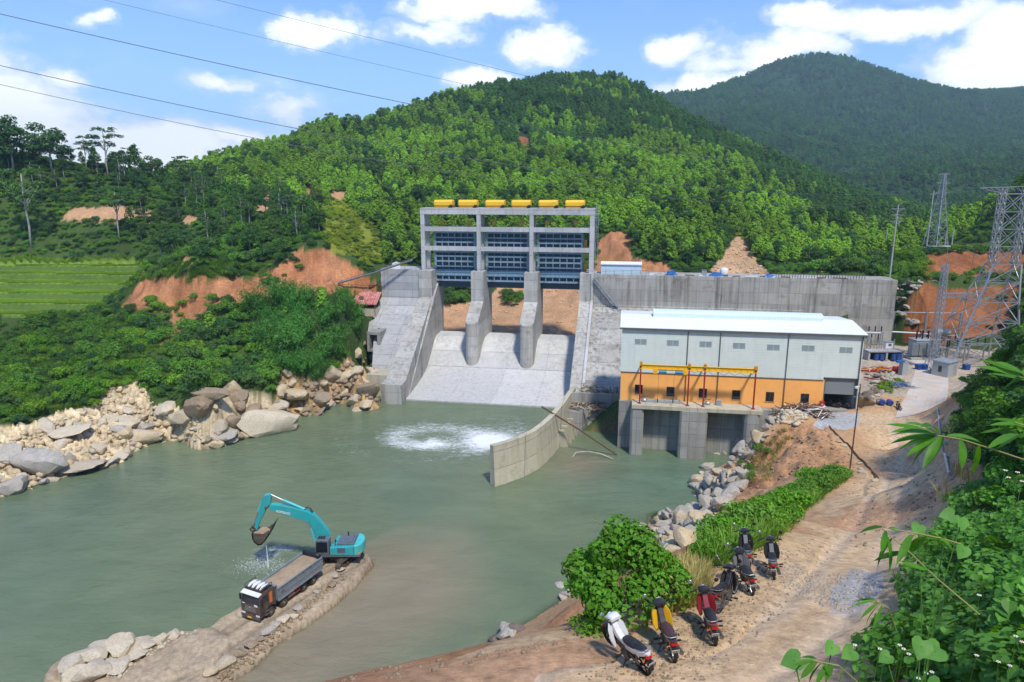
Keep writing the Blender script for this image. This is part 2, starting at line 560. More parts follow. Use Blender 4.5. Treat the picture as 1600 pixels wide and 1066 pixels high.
M['bark'] = mat('bark', (0.16, 0.13, 0.10), 0.9, 0, 0.4, 4.0)
M['bark_pale'] = mat('pale_bark', (0.34, 0.31, 0.27), 0.9, 0, 0.3, 3.0)
M['ceramic'] = mat('brown_porcelain', (0.035, 0.018, 0.015), 0.25, 0)
# ---------------------------------------------------------------- terrain: surveyed points
PTS = []
def I_(px, py, z):
 PTS.append(tuple(atz(px, py, z)))
def Y_(px, py, Y, dz=0.0):
 p = aty(px, py, Y)
 PTS.append((p[0], p[1], p[2] + dz))
def W_(x, y, z):
 PTS.append((x, y, z))
def D_(u, v, z):
 p = dw(u, v, 0)
 PTS.append((p[0], p[1], z))
SHORE_L = [(-140, 830), (0, 778), (60, 763), (120, 742), (200, 716), (290, 694), (370, 690), (440, 668), (465, 650), (500, 643), (545, 632), (575, 627)]
for p in SHORE_L:
 I_(p[0], p[1], 0)
for p in [(-140, 860), (0, 800), (120, 764), (290, 712), (440, 690), (545, 650), (575, 640)]:
 I_(p[0], p[1], -1.8)
I_(-120, 680, 6); I_(0, 668, 6); I_(50, 656, 6); I_(96, 640, 5.5); I_(150, 628, 5.5); I_(200, 603, 6.5); I_(248, 636, 4.5); I_(200, 660, 3.2); I_(80, 710, 2.2)
Y_(304, 616, 110); Y_(340, 612, 113); I_(370, 660, 2.6); Y_(432, 612, 119); Y_(488, 600, 126); Y_(552, 556, 131); Y_(568, 540, 133)
I_(100, 560, 9); I_(20, 600, 8); I_(-120, 600, 9); I_(-100, 500, 13); I_(20, 500, 12.6); I_(100, 492, 13); I_(190, 490, 13.5)
I_(260, 500, 14); I_(240, 545, 11); I_(330, 540, 11); I_(420, 520, 12.5); I_(500, 520, 13.5); I_(540, 500, 15); I_(280, 580, 8.5); I_(400, 570, 8.5); I_(480, 560, 10)
I_(200, 405, 22); I_(100, 405, 22); I_(0, 405, 22); I_(-120, 405, 22); I_(215, 440, 17.5)
I_(200, 478, 15.6); I_(300, 474, 17); I_(400, 462, 18); I_(470, 448, 20); I_(530, 452, 20.5); I_(585, 455, 21)
Y_(215, 432, 165); Y_(300, 428, 153); Y_(390, 430, 154); Y_(440, 412, 158); Y_(480, 383, 163); Y_(510, 390, 163); Y_(550, 412, 163); Y_(585, 440, 162)
Y_(0, 250, 235); Y_(-120, 215, 235); Y_(150, 262, 245); Y_(230, 278, 255); Y_(300, 296, 262); Y_(0, 330, 218); Y_(100, 345, 215); Y_(100, 322, 222); Y_(235, 345, 215); Y_(235, 322, 222)
Y_(60, 390, 205); Y_(200, 390, 203); Y_(300, 385, 190); Y_(300, 340, 205); Y_(400, 340, 198); Y_(400, 390, 172); Y_(460, 350, 190); Y_(380, 310, 235); Y_(470, 330, 225)
Y_(150, 300, 290); W_(-300, 300, 70); W_(-250, 180, 45); W_(-330, 100, 60); W_(-200, 100, 22); W_(-130, 60, 7); W_(-160, 20, 9); W_(-110, 40, 0); W_(-100, 0, -1)
W_(-95, 70, 0); W_(-75, 60, -2)
for x, y in ((-60, 40), (-40, 62), (-30, 85), (-10, 100), (0, 75), (-5, 55), (-40, 30), (-70, 20), (-30, 20), (-60, -20), (10, 90), (15, 105), (-20, 110), (-45, 90)):
 W_(x, y, -2.5)
for u, v in ((-18, -2), (0, -3), (15, -3), (-18, 12), (0, 12), (14, 12), (26, -24), (46, -26), (36, -24), (20, -20), (36, -40), (24, -40), (44, -36)):
 D_(u, v, -2.8)
for u, v in ((-24, 36), (-10, 38), (5, 40), (16, 42)):
 D_(u, v, 5.6)
I_(700, 520, 6.2); I_(790, 518, 6.2); I_(870, 516, 6.6); I_(940, 516, 7); I_(620, 510, 7)
Y_(700, 485, 195); Y_(790, 480, 197); Y_(870, 478, 197); Y_(700, 450, 208); Y_(790, 440, 212); Y_(870, 448, 208); Y_(870, 410, 216); Y_(960, 400, 212); Y_(960, 368, 222); Y_(620, 420, 205); Y_(620, 450, 190)
for p in [(540, 330, 262), (600, 300, 300), (600, 340, 262), (650, 250, 360), (680, 330, 270), (760, 330, 262), (850, 320, 275), (930, 330, 250), (700, 215, 430), (850, 205, 440), (850, 262, 340),
   (950, 260, 340), (1000, 365, 225), (960, 300, 290), (1050, 345, 248), (1050, 290, 320), (1150, 290, 330), (1100, 400, 205), (1040, 428, 190), (1150, 372, 232), (1150, 432, 190), (1240, 418, 205),
   (1220, 335, 285), (1280, 372, 262), (1320, 405, 235), (1050, 235, 420), (1150, 255, 420), (1250, 310, 390), (1330, 345, 380), (1380, 380, 330), (550, 250, 340), (500, 290, 300), (420, 290, 300), (1400, 330, 460), (1450, 360, 420)]:
 Y_(p[0], p[1], p[2])
RIDGE = [(310, 270, 330), (400, 237, 370), (500, 215, 430), (600, 189, 480), (700, 154, 540), (780, 143, 570), (850, 130, 590), (930, 129, 600), (980, 137, 605), (1020, 158, 600), (1060, 186, 590), (1100, 207, 580), (1150, 231, 570),
   (1200, 247, 570), (1260, 275, 560), (1330, 310, 560)]
for p in RIDGE:
 Y_(*p)
for px, py, Y in RIDGE:
 q = aty(px, py, Y)
 PTS.append((q[0] * 1.2, q[1] * 1.2, q[2] - 18))
 PTS.append((q[0] * 1.45, q[1] * 1.45, q[2] * 0.35))
for p in [(1180, 262, 760), (1300, 280, 760), (1400, 268, 760), (1500, 262, 760), (1580, 300, 700), (1480, 320, 640), (1400, 320, 680), (1560, 350, 460), (1620, 330, 420), (1750, 300, 500)]:
 Y_(*p)
for p in [(1010, 158, 1500), (1040, 152, 1550), (1100, 146, 1650), (1150, 131, 1700), (1200, 110, 1750), (1230, 96, 1760), (1265, 90, 1780), (1290, 90, 1790), (1330, 97, 1800), (1400, 126, 1800), (1450, 143, 1800), (1500, 148, 1800), (1540, 150, 1780),
   (1570, 146, 1700), (1620, 140, 1700), (1750, 120, 1700), (2000, 140, 1700),
   (1100, 185, 1250), (1170, 215, 1080), (1230, 245, 980), (1300, 190, 1450), (1300, 240, 1150), (1400, 200, 1400), (1400, 240, 1100), (1500, 210, 1350), (1560, 190, 1450), (1600, 230, 1150), (1500, 250, 1000), (1720, 220, 1150),
   (1250, 150, 1620), (1340, 150, 1560)]:
 Y_(*p)
for p in [(1010, 230, 1900), (1265, 160, 2300), (1500, 200, 2300), (900, 290, 1500), (700, 292, 1500), (400, 292, 1200), (100, 288, 1000), (-400, 280, 1200), (0, 290, 2400), (800, 293, 2800), (1600, 250, 2800), (2400, 200, 2400)]:
 Y_(*p)
# ---- right bank: shoreline, riprap, mound
SHORE_R = [(1125, 716), (1110, 724), (1085, 765), (1050, 800), (1010, 830), (975, 858), (940, 888), (910, 910), (880, 935), (850, 955), (820, 975), (790, 990), (760, 1012)]
for p in SHORE_R:
 I_(p[0], p[1], 0)
for p in [(1095, 722), (1060, 770), (1010, 805), (960, 845), (900, 890), (850, 935), (790, 965), (740, 990)]:
 I_(p[0], p[1], -1.8)
I_(1205, 655, 8.2); I_(1180, 682, 6.5); I_(1150, 730, 5.2); I_(1120, 775, 5.5); I_(1085, 815, 6.5); I_(1050, 848, 7.5); I_(1010, 868, 7)
I_(1250, 690, 10.2); I_(1215, 720, 9.2); I_(1190, 760, 9.5); I_(1240, 650, 8.6); I_(1280, 665, 9.6)
I_(1150, 800, 11); I_(1110, 835, 13); I_(1090, 870, 17); I_(1250, 745, 12.2); I_(1300, 738, 14)
I_(835, 990, 15); I_(880, 965, 14); I_(905, 945, 13); I_(930, 975, 24); I_(1000, 900, 12)
for p in [(522, 1066, 30.2), (594, 1043, 30.0), (666, 1045, 30.1), (696, 1031, 30.0), (750, 1024, 30.0), (800, 1016, 30.1), (850, 1004, 30.0), (888, 992, 30.0), (924, 986, 30.0), (985, 985, 29.9), (1030, 970, 29.6), (1075, 940, 29.2),
   (1100, 905, 28.6), (1140, 872, 28.0), (1165, 848, 27.2), (1205, 842, 26.8), (1235, 812, 24.0), (1265, 780, 20.5), (1300, 752, 16.5)]:
 I_(*p)
W_(-12, 30, 10); W_(-16, 38, 0); W_(-6, 38, 4); W_(-3, 44, 0); W_(-22, 26, 4); W_(-30, 22, 0); W_(-10, 22, 21); W_(-4, 26, 17); W_(1, 30, 15)
for p in [(700, 1066, 30.4), (1000, 1060, 30.6), (1150, 1060, 30.6), (1300, 1060, 30.7), (1120, 1000, 30.0), (1250, 960, 29.5), (1180, 930, 29.2), (1330, 960, 29.6), (1210, 905, 28.4), (1300, 880, 27.0), (1380, 880, 27.2), (1330, 830, 24.0),
   (1400, 830, 24.2), (1320, 790, 19.8), (1400, 780, 19.6), (1450, 780, 19.8), (1360, 740, 15.2), (1430, 740, 15.6), (1480, 750, 16.4), (1330, 700, 11.4), (1400, 700, 12.0), (1460, 690, 12.0), (1300, 660, 8.6), (1340, 650, 8.6),
   (1400, 650, 9.4), (1460, 640, 9.8), (1310, 680, 9.8), (1400, 600, 9.2), (1450, 590, 9.3), (1430, 565, 9.4), (1370, 565, 9.4), (1360, 640, 9.2), (1385, 625, 9.8)]:
 I_(*p)
W_(0, 12, 31.5); W_(-8, 12, 31); W_(4, 8, 33)
I_(1500, 735, 15.5); I_(1500, 680, 12.5); I_(1490, 620, 10.4)
W_(46, 60, 30); W_(60, 60, 41); W_(40, 52, 28); W_(33, 42, 29.5); W_(27, 34, 31); W_(35, 35, 41); W_(26, 27, 36.5); W_(19.5, 24, 29.5); W_(17, 18, 34.5); W_(12, 13, 34); W_(25, 18, 41)
W_(0, 0, 40.2); W_(0, -6, 41.5); W_(3, 3, 39.3); W_(-2, 3, 39.2); W_(0, 5, 37.4); W_(5, 5, 38.2); W_(8, 8, 36.3); W_(3, 8, 34.4); W_(-5, 5, 37.5); W_(9, 2, 39.6); W_(15, 6, 40.5); W_(20, -10, 46); W_(-20, -5, 36); W_(-20, 8, 28); W_(-40, -10, 10); W_(12, 10, 37.5)
W_(60, 82, 20); W_(52, 78, 15); W_(75, 85, 34); W_(76, 100, 15); W_(86, 100, 27); W_(100, 118, 20); W_(112, 118, 36); W_(66, 98, 12); W_(140, 100, 60); W_(100, 60, 60); W_(120, 20, 70); W_(60, 0, 60)
for x, y in ((70, 110), (80, 115), (70, 128), (85, 132), (92, 140), (78, 142)):
 W_(x, y, 9.4)
I_(1395, 522, 10.5); I_(1440, 515, 11); I_(1500, 520, 11); I_(1560, 510, 12)
Y_(1420, 440, 150); Y_(1460, 440, 158); Y_(1520, 440, 160); Y_(1580, 440, 160); Y_(1440, 428, 163); Y_(1520, 430, 166); Y_(1600, 420, 166)
Y_(1425, 398, 178); Y_(1480, 394, 180); Y_(1550, 394, 180); Y_(1610, 390, 178)
Y_(1470, 388, 200); Y_(1500, 384, 215); Y_(1530, 379, 250); Y_(1400, 400, 185); Y_(1400, 420, 170); Y_(1350, 410, 190); Y_(1350, 425, 175)
Y_(1555, 370, 200); Y_(1580, 320, 210); Y_(1610, 270, 215); Y_(1680, 200, 215); Y_(1560, 345, 230); W_(220, 220, 90)
D_(84, 28, 22.6); D_(83, 24, 21); D_(75.4, 26.4, 15); D_(76, 20, 12.5); D_(70, 25, 12); D_(84, 14, 15); D_(66, 24, 10); D_(70, 6, 9.5); D_(60, 12, 8); D_(40, 10, 7); D_(30, 4, 7.5); D_(66, -6, 9); D_(68, -16, 9.2); D_(66, -14, 9.4); D_(60, -10, 7); D_(30, -10, 7); D_(45, -10, 7); D_(28, -17, 5)
D_(40, 40, 18); D_(60, 40, 20); D_(30, 36, 15); D_(80, 36, 22); D_(40, 31, 16); D_(60, 31, 17)
D_(-33, 26, 20); D_(-34, 20, 13); D_(-30, 8, 3.5); D_(-27, 30, 21); D_(-30, 34, 20.5); D_(-24, 36, 10)
PTS = np.array(PTS)
keep = []
for i, p in enumerate(PTS):
 if all(np.hypot(p[0] - PTS[j][0], p[1] - PTS[j][1]) > 0.6 for j in keep):
  keep.append(i)
PTS = PTS[keep]
_P2 = PTS[:, :2] / 100
_d = np.hypot(_P2[:, None, 0] - _P2[None, :, 0], _P2[:, None, 1] - _P2[None, :, 1])
MQ = 0.035
_n = len(PTS)
_A = np.zeros((_n + 3, _n + 3))
_A[:_n, :_n] = np.sqrt(_d ** 2 + MQ ** 2) - np.eye(_n) * 0.001
_A[:_n, _n] = 1
_A[:_n, _n + 1:] = _P2
_A[_n:, :_n] = _A[:_n, _n:].T
_W = np.linalg.solve(_A, np.concatenate([PTS[:, 2], [0, 0, 0]]))
SPIT = [tuple(atz(px, py, 0.8)[:2]) for px, py in ((556, 876), (520, 896), (470, 925), (405, 968), (330, 1022), (245, 1066), (150, 1120), (60, 1180))]
SPIT_W = [2.6, 3.6, 4.2, 4.5, 4.6, 5.2, 6.5, 8.0]
SPIT_B = [tuple(atz(px, py, 0.8)[:2]) + (w_,) for px, py, w_ in ((120, 1040, 2.6), (170, 1030, 3.4), (235, 1030, 4.5), (300, 1020, 4.0))]
SPIT3 = [(a[0], a[1], b) for a, b in zip(SPIT, SPIT_W)]
def h_raw(x, y):
 out = np.empty(x.shape)
 xf, yf = x.ravel() / 100, y.ravel() / 100
 o = np.empty(xf.shape)
 for s in range(0, len(xf), 40000):
  e = s + 40000
  d = np.sqrt((xf[s:e, None] - _P2[None, :, 0]) ** 2 + (yf[s:e, None] - _P2[None, :, 1]) ** 2 + MQ ** 2)
  o[s:e] = d @ _W[:_n] + _W[_n] + xf[s:e] * _W[_n + 1] + yf[s:e] * _W[_n + 2]
 return o.reshape(out.shape)
TERR_Y = [(-400, 0)]
def road_mask(x, y):
 px, py = to_px(x, y, h_raw(x, y))
 return px, py
ROAD_POLY = [(660, 1120), (700, 1058), (880, 1030), (1040, 1048), (1150, 1000), (1190, 950), (1260, 900), (1300, 840), (1350, 780), (1360, 730), (1345, 690), (1280, 668), (1265, 655), (1350, 648), (1385, 662), (1400, 640),
    (1425, 600), (1438, 562), (1478, 580), (1476, 640), (1482, 700), (1500, 750), (1480, 800), (1440, 850), (1420, 960), (1400, 1120)]
CONC_ROAD = [(1436, 552), (1462, 566), (1476, 590), (1474, 640), (1400, 640), (1416, 606), (1428, 580)]
def blocks(x, y, size, seed):
 """random height of the nearest jittered cell, and the distance to its border"""
 X, Y = x / size, y / size * 1.3
 ix, iy = np.floor(X).astype(np.int64), np.floor(Y).astype(np.int64)
 d1 = np.full(X.shape, 9.0); d2 = np.full(X.shape, 9.0); v = np.zeros(X.shape)
 for a in (-1, 0, 1):
  for b in (-1, 0, 1):
   cx, cy_ = ix + a, iy + b
   d = np.hypot(cx + _hash(cx, cy_, seed) - X, cy_ + _hash(cx, cy_, seed + 50) - Y)
   n = d < d1
   d2 = np.where(n, d1, np.minimum(d2, d))
   v = np.where(n, _hash(cx, cy_, seed + 99) - .5, v)
   d1 = np.where(n, d, d1)
 return v, d2 - d1
def terrace_step(x, y):
 return ((y + 0.10 * x) * 0.215 - 32.2 + 0.22 * fbm(x / 30, y / 30, 2, 5)) / 1.55
def height(x, y, detail=True):
 x = np.asarray(x, dtype=float)
 y = np.asarray(y, dtype=float)
 h = h_raw(x, y)
 r = np.hypot(x, y)
 u, v = duv(x, y)
 px, py = to_px(x, y, h)
 if detail:
  rough = np.where(h > 0.2, 1.0, 0.4)
  flat = in_poly(px, py, ROAD_POLY)
  amp = np.clip(0.25 + r / 220, 0.3, 3.0) * rough
  amp = np.where(flat, 0.10, amp)
  amp = np.where((u > 22) & (u < 90) & (v > -40) & (v < 30), np.minimum(amp, 0.25), amp)
  h = h + amp * fbm(x / 9, y / 9, 5, 3) + np.where(r > 300, 6 * fbm(x / 70, y / 70, 4, 9), 0)
  bare = in_poly(px, py, RED_CLIFF) | in_poly(px, py, RED_CUT) | in_poly(px, py, RED_BEHIND) | in_poly(px, py, TAN_SCAR) | in_poly(px, py, MOUND)
  h = h + np.where(bare, 2.2 * np.abs(fbm(x / 3.2, y / 7.0, 4, 21)) - 0.8 + 0.35 * fbm(x / 1.1, y / 1.1, 3, 23), 0)
  lr = in_poly(px, py, LEFT_ROCK) & (x < -18) & (y < 140)
  b1, e1 = blocks(x, y, 4.2, 5)
  b2, e2 = blocks(x + .4 * y, y, 1.7, 6)
  h = h + np.where(lr, 1.5 * b1 - .5 * (e1 < .12) + .7 * b2 - .3 * (e2 < .14), 0)
  d, _ = poly_dist(x, y, RUT_LINE)
  rut = np.exp(-((d - 0.9) / 0.28) ** 2) + 0.6 * np.exp(-((d - 2.4) / 0.3) ** 2)
  h = h - np.where(flat, 0.10 * rut, 0)
 t = in_poly(px, py, TERRACE_POLY)
 st = terrace_step(x, y)
 f = st - np.floor(st)
 h = np.where(t, 12.6 + 1.55 * (np.floor(st) + sstep(0.62, 0.98, f)), h)
 d, wv = poly_dist(x, y, SPIT3)
 d2, wv2 = poly_dist(x, y, SPIT_B)
 prof = 0.85 - 1.0 * sstep(wv * 0.72, wv * 1.25, d + 0.7 * fbm(x / 3, y / 3, 3, 31)) * 3
 if detail:
  prof = prof + 0.22 * fbm(x / 2.2, y / 2.2, 4, 33) - 0.16 * np.exp(-((d - 1.0) / 0.3) ** 2) - 0.10 * np.exp(-((d - 2.1) / 0.35) ** 2)
 prof2 = 1.0 - 3.0 * sstep(wv2 * 0.72, wv2 * 1.25, d2 + 0.9 * fbm(x / 2.5, y / 2.5, 3, 36)) + (0.35 * fbm(x / 1.6, y / 1.6, 4, 37) if detail else 0)
 h = np.maximum(h, np.where(y < 78, np.maximum(prof, prof2), -9))
 sh = np.exp(-(((x + 13) / 11) ** 2 + ((y - 50) / 13) ** 2))
 h = np.where((h < 0) & (y < 75) & (x > -35), np.maximum(h, -2.4 + 2.15 * sh), h)
 yd = in_poly(x, y, YARD)
 h = np.where(yd, np.clip(h, 9.15, 9.42), h)
 under = (u > -19.5) & (u < 17) & (v > -2) & (v < 33)
 h = np.where(under, np.minimum(h, -3.0), h)
 under = (u > 17) & (u < 62) & (v > 8) & (v < 33)
 h = np.where(under, np.minimum(h, 8.0), h)
 under = (u > -31.5) & (u < -18) & (v > 4) & (v < 32)
 h = np.where(under, np.minimum(h, 3.0), h)
 under = (u > 25.5) & (u < 64.5) & (v > -19) & (v < 5)
 h = np.where(under, np.minimum(h, 7.6), h)
 under = (u > 16.5) & (u < 49) & (v > -23.5) & (v < -18.8)
 h = np.where(under, np.minimum(h, -1.5), h)
 under = (u > 9) & (u < 26) & (v > -40) & (v < -12)
 h = np.where(under, np.minimum(h, -1.0), h)
 return h
YARD = [(65.5, 106), (64, 136), (74, 146), (99, 149), (98, 116), (90, 112), (80, 112), (72, 108)]
RED_CLIFF = [(188, 482), (205, 452), (222, 436), (300, 432), (388, 434), (432, 418), (468, 388), (505, 385), (552, 410), (592, 446), (590, 470), (560, 462), (500, 455), (470, 462), (400, 470), (330, 480), (290, 492), (250, 484)]
RED_PATH = [(240, 545), (270, 492), (330, 478), (315, 490), (290, 515), (262, 548)]
RED_CUT = [(1398, 524), (1420, 470), (1445, 436), (1428, 398), (1500, 392), (1610, 392), (1620, 430), (1610, 470), (1560, 520), (1470, 530)]
GREEN_BENCH = [(1440, 436), (1470, 428), (1540, 430), (1610, 420), (1610, 446), (1540, 444), (1470, 448)]
RED_BEHIND = [(925, 440), (935, 366), (962, 362), (984, 370), (986, 400), (1040, 412), (1070, 432), (1075, 445)]
TAN_SCAR = [(1095, 445), (1118, 412), (1150, 370), (1165, 374), (1186, 410), (1205, 425), (1210, 445)]
TAN_SCAR2 = [(1230, 432), (1290, 418), (1300, 432), (1232, 440)]
UPSTREAM = [(640, 530), (640, 485), (745, 470), (770, 455), (780, 440), (925, 430), (930, 530)]
MOUND = [(1180, 700), (1230, 655), (1285, 665), (1330, 725), (1300, 740), (1250, 735), (1200, 765), (1150, 790), (1150, 740)]
TERRACE_POLY = [(-300, 402), (225, 405), (232, 420), (200, 445), (170, 470), (120, 492), (-300, 498)]
LEFT_ROCK = [(-160, 840), (-160, 670), (0, 668), (52, 660), (96, 642), (148, 634), (168, 608), (216, 600), (248, 638), (280, 638), (304, 616), (340, 612), (432, 614), (440, 568), (488, 600), (552, 556), (575, 520), (604, 520), (604, 640), (545, 650), (440, 690), (290, 720)]
HILL_PATH = [(92, 345), (110, 326), (170, 322), (244, 330), (244, 344), (200, 346)]
SLIP = [(810, 210), (822, 208), (832, 232), (824, 244), (812, 232)]
SCARS = [[(466, 318), (480, 298), (505, 302), (508, 325), (490, 330)], [(515, 312), (520, 300), (545, 302), (548, 314)], [(568, 380), (566, 356), (582, 362), (586, 382)], [(395, 335), (420, 300), (432, 310), (420, 332)], [(285, 350), (292, 338), (312, 342), (305, 352)],
   [(282, 420), (288, 404), (300, 402), (298, 420)]]
YELLOW = [(500, 330), (535, 310), (560, 340), (600, 380), (600, 400), (520, 395), (505, 360)]
GREY_GRAVEL = [(1290, 960), (1298, 920), (1330, 890), (1375, 895), (1380, 920), (1340, 960)]
BRIGHT_MEADOW = [(230, 440), (280, 415), (300, 390), (320, 430), (300, 436)]
RUT_LINE = [tuple(atz(px, py, z)[:2]) for px, py, z in ((900, 1064, 30.6), (1150, 1040, 30.4), (1270, 960, 29.5), (1330, 880, 27), (1385, 800, 21), (1420, 730, 14.8), (1430, 690, 11.8), (1400, 655, 9.6), (1320, 655, 8.6))]
# ---------------------------------------------------------------- one ground sheet, finer near the river valley
TH = np.concatenate([np.linspace(R(-110), R(-47), 60, endpoint=False), np.linspace(R(-47), R(47), 760, endpoint=False), np.linspace(R(47), R(110), 60)])
RR = np.concatenate([np.geomspace(1.2, 12, 60, endpoint=False), np.geomspace(12, 260, 520, endpoint=False), np.geomspace(260, 3600, 190)])
tt, rr = np.meshgrid(TH, RR)
gx, gy = rr * np.sin(tt), rr * np.cos(tt)
gz = height(gx, gy)
GP = np.stack([gx.ravel(), gy.ravel(), gz.ravel()], 1)
nr, ntn = gx.shape
ii = np.arange(nr * ntn).reshape(nr, ntn)
GF = np.stack([ii[:-1, :-1].ravel(), ii[:-1, 1:].ravel(), ii[1:, 1:].ravel(), ii[1:, :-1].ravel()], 1)
ground_me = np_mesh('ground', GP, GF, smooth=True)
px, py = to_px(gx, gy, h_raw(gx, gy))
wx = px + 9 * fbm(gx / 4, gy / 4, 4, 41) * np.clip(120 / (rr + 20), .2, 1.5)
wy = py + 7 * fbm(gx / 4, gy / 4, 4, 42) * np.clip(120 / (rr + 20), .2, 1.5)
def blend(col, m, c):
 m = m.astype(float)[..., None] if m.dtype == bool else m[..., None]
 return col * (1 - m) + np.array(c) * m
nA = fbm(gx / 12, gy / 12, 5, 51)
nB = fbm(gx / 2.5, gy / 2.5, 4, 52)
nC = fbm(gx / 40, gy / 40, 4, 53)
grass = np.stack([0.052 + 0.02 * nA, 0.088 + 0.03 * nA, 0.020 + 0.008 * nA], -1)
far_green = np.stack([0.026 + 0.008 * nC, 0.055 + 0.014 * nC, 0.020 + 0.004 * nC], -1)
col = np.where((rr > 330)[..., None], far_green, grass)
SOIL = np.array([0.45, 0.28, 0.15])
soil = SOIL * (1 + 0.16 * nB + 0.14 * nA)[..., None]
red = np.array([0.37, 0.148, 0.062]) * (1 + 0.45 * nB + 0.4 * nA + 0.35 * fbm(gx / 1.3, gy / 1.3, 3, 54))[..., None]
tan = np.array([0.46, 0.29, 0.165]) * (1 + 0.25 * nB + 0.15 * nA)[..., None]
rockc = np.array([0.53, 0.425, 0.265]) * (1 + 0.3 * nB + 0.2 * nA)[..., None]
def paint(mask, c):
 global col
 m = mask.astype(float)[..., None]
 col = col * (1 - m) + c * m
nearR = (gx > -14) & (gy < 140) & (gy > -30)
NEARBANK = [(480, 1200), (522, 1064), (594, 1042), (700, 1028), (760, 1008), (820, 972), (880, 932), (960, 905), (1000, 880), (985, 845), (1045, 790), (1112, 712), (1190, 645), (1300, 640), (1345, 570), (1420, 540), (1500, 560), (1520, 640), (1540, 760), (1500, 850), (1420, 950), (1420, 1200)]
paint(in_poly(wx, wy, NEARBANK) & nearR, soil)
paint((gy < 55) & (gx > -25) & (gz > 0) & (gz < 30.4) & (gx < 12) & (gy < 48), red * 0.5 + soil * 0.5)
paint(in_poly(wx, wy, MOUND) & nearR, soil * 0.7 + red * 0.3)
paint(in_poly(wx, wy, RED_CLIFF), red * .9 + tan * 0.16 * (1 + 1.6 * fbm(gx / 6, gy / 6, 3, 57))[..., None])
paint(in_poly(wx, wy, RED_PATH), red * .6 + tan * .3)
paint(in_poly(wx, wy, RED_CUT), red * 0.72)
gb = in_poly(wx, wy, GREEN_BENCH)
paint(gb, grass)
paint(in_poly(wx, wy, RED_BEHIND), red * .8 + tan * .25)
paint(in_poly(wx, wy, TAN_SCAR) | in_poly(wx, wy, TAN_SCAR2), tan)
paint(in_poly(wx, wy, UPSTREAM) & (gy < 260), tan * .85 + red * .2)
for s in SCARS:
 paint(in_poly(wx, wy, s), tan * .75 + red * .3)
paint(in_poly(wx, wy, HILL_PATH), tan * .8 + red * .2)
paint(in_poly(wx, wy, SLIP), red * .6)
paint(in_poly(wx, wy, YELLOW), np.stack([0.19 + 0.05 * nB, 0.22 + 0.04 * nB, 0.03 + 0 * nB], -1))
_b1, _e1 = blocks(gx, gy, 4.2, 5)
_b2, _e2 = blocks(gx + .4 * gy, gy, 1.7, 6)
rockc = rockc * (1.18 + .35 * _b1 + .3 * _b2 - .5 * (_e1 < .07) - .3 * (_e2 < .09))[..., None]
lrk = in_poly(wx, wy, LEFT_ROCK) & (gx < -18) & (gy < 140)
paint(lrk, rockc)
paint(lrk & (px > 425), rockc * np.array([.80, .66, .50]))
t_ = in_poly(px, py, TERRACE_POLY)
st_ = terrace_step(gx, gy)
f_ = st_ - np.floor(st_)
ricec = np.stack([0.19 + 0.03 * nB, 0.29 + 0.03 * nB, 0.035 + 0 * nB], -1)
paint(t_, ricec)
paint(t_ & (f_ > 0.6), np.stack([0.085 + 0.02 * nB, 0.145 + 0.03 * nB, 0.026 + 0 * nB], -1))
d_, w_ = poly_dist(gx, gy, SPIT3)
grav = np.array([0.37, 0.295, 0.205]) * (1 + 0.22 * nB + 0.12 * nA)[..., None]
dB_, wB_ = poly_dist(gx, gy, SPIT_B)
sp = ((d_ < w_ * 1.5) | (dB_ < wB_ * 1.5)) & (gy < 80) & (gz > -1.2)
sd_ = np.where(dB_ < wB_ * .7, 9, d_)
grav = grav * (1 - .34 * np.exp(-((sd_ - 1.0) / .28) ** 2) - .22 * np.exp(-((sd_ - 1.75) / .22) ** 2) + .16 * np.exp(-(sd_ / .45) ** 2))[..., None]
paint(sp, grav)
paint((gz < 0.12) & (gy < 150) & (gz > -6), np.array([0.20, 0.15, 0.09]) + 0 * soil)
paint((gz < -1.5) & (gy < 150), np.array([0.085, 0.105, 0.07]) + 0 * soil)
dr, _ = poly_dist(gx, gy, RUT_LINE)
rd = in_poly(wx, wy, ROAD_POLY) & nearR
dust = np.array([0.56, 0.395, 0.235]) * (1 + 0.10 * nB + 0.10 * nA)[..., None]
rsoft = (1 - sstep(2.2, 6.0, dr + 1.3 * nB)) * nearR * in_poly(px, py, NEARBANK)
paint(rsoft * (gy < 130), dust)
trk = np.exp(-((dr - 0.9) / 0.5) ** 2) * rd
col = col * (1 - 0.55 * trk[..., None]) + np.array([0.56, 0.45, 0.335]) * 0.55 * trk[..., None]
redp = sstep(0.18, 0.42, fbm(gx / 3.5, gy / 3.5, 4, 61)) * nearR * (gz > 8)
redp = redp * in_poly(wx, wy, NEARBANK)
col = col * (1 - 0.5 * redp[..., None]) + np.array([0.36, 0.165, 0.085]) * 0.5 * redp[..., None]
le = in_poly(wx, wy, [(480, 1200), (522, 1060), (594, 1040), (700, 1026), (850, 1000), (930, 984), (1000, 985), (960, 1030), (840, 1050), (760, 1200)]) * nearR
paint(le * .6, np.array([0.40, 0.205, 0.115]) * (1 + .2 * nB)[..., None])
gg = in_poly(wx, wy, GREY_GRAVEL)
gm = gg * (0.45 + 0.5 * sstep(-0.2, 0.3, nB))
col = col * (1 - gm[..., None]) + np.array([0.40, 0.39, 0.39]) * gm[..., None]
paint(in_poly(px, py, [(1270, 664), (1290, 644), (1345, 646), (1342, 664), (1320, 672)]) & nearR, np.array([0.40, 0.41, 0.42]) + 0 * soil)
u_, v_ = duv(gx, gy)
paint((u_ > 62) & (u_ < 110) & (v_ > -12) & (v_ < 26) & (gz < 10.6) & (gy > 98), np.array([0.42, 0.35, 0.27]) * (1 + 0.25 * nB)[..., None])
set_attr(ground_me, 'Col', np.clip(col.reshape(-1, 3), 0.005, 0.9))
gm_ = bpy.data.materials.new('ground')
gm_.use_nodes = True
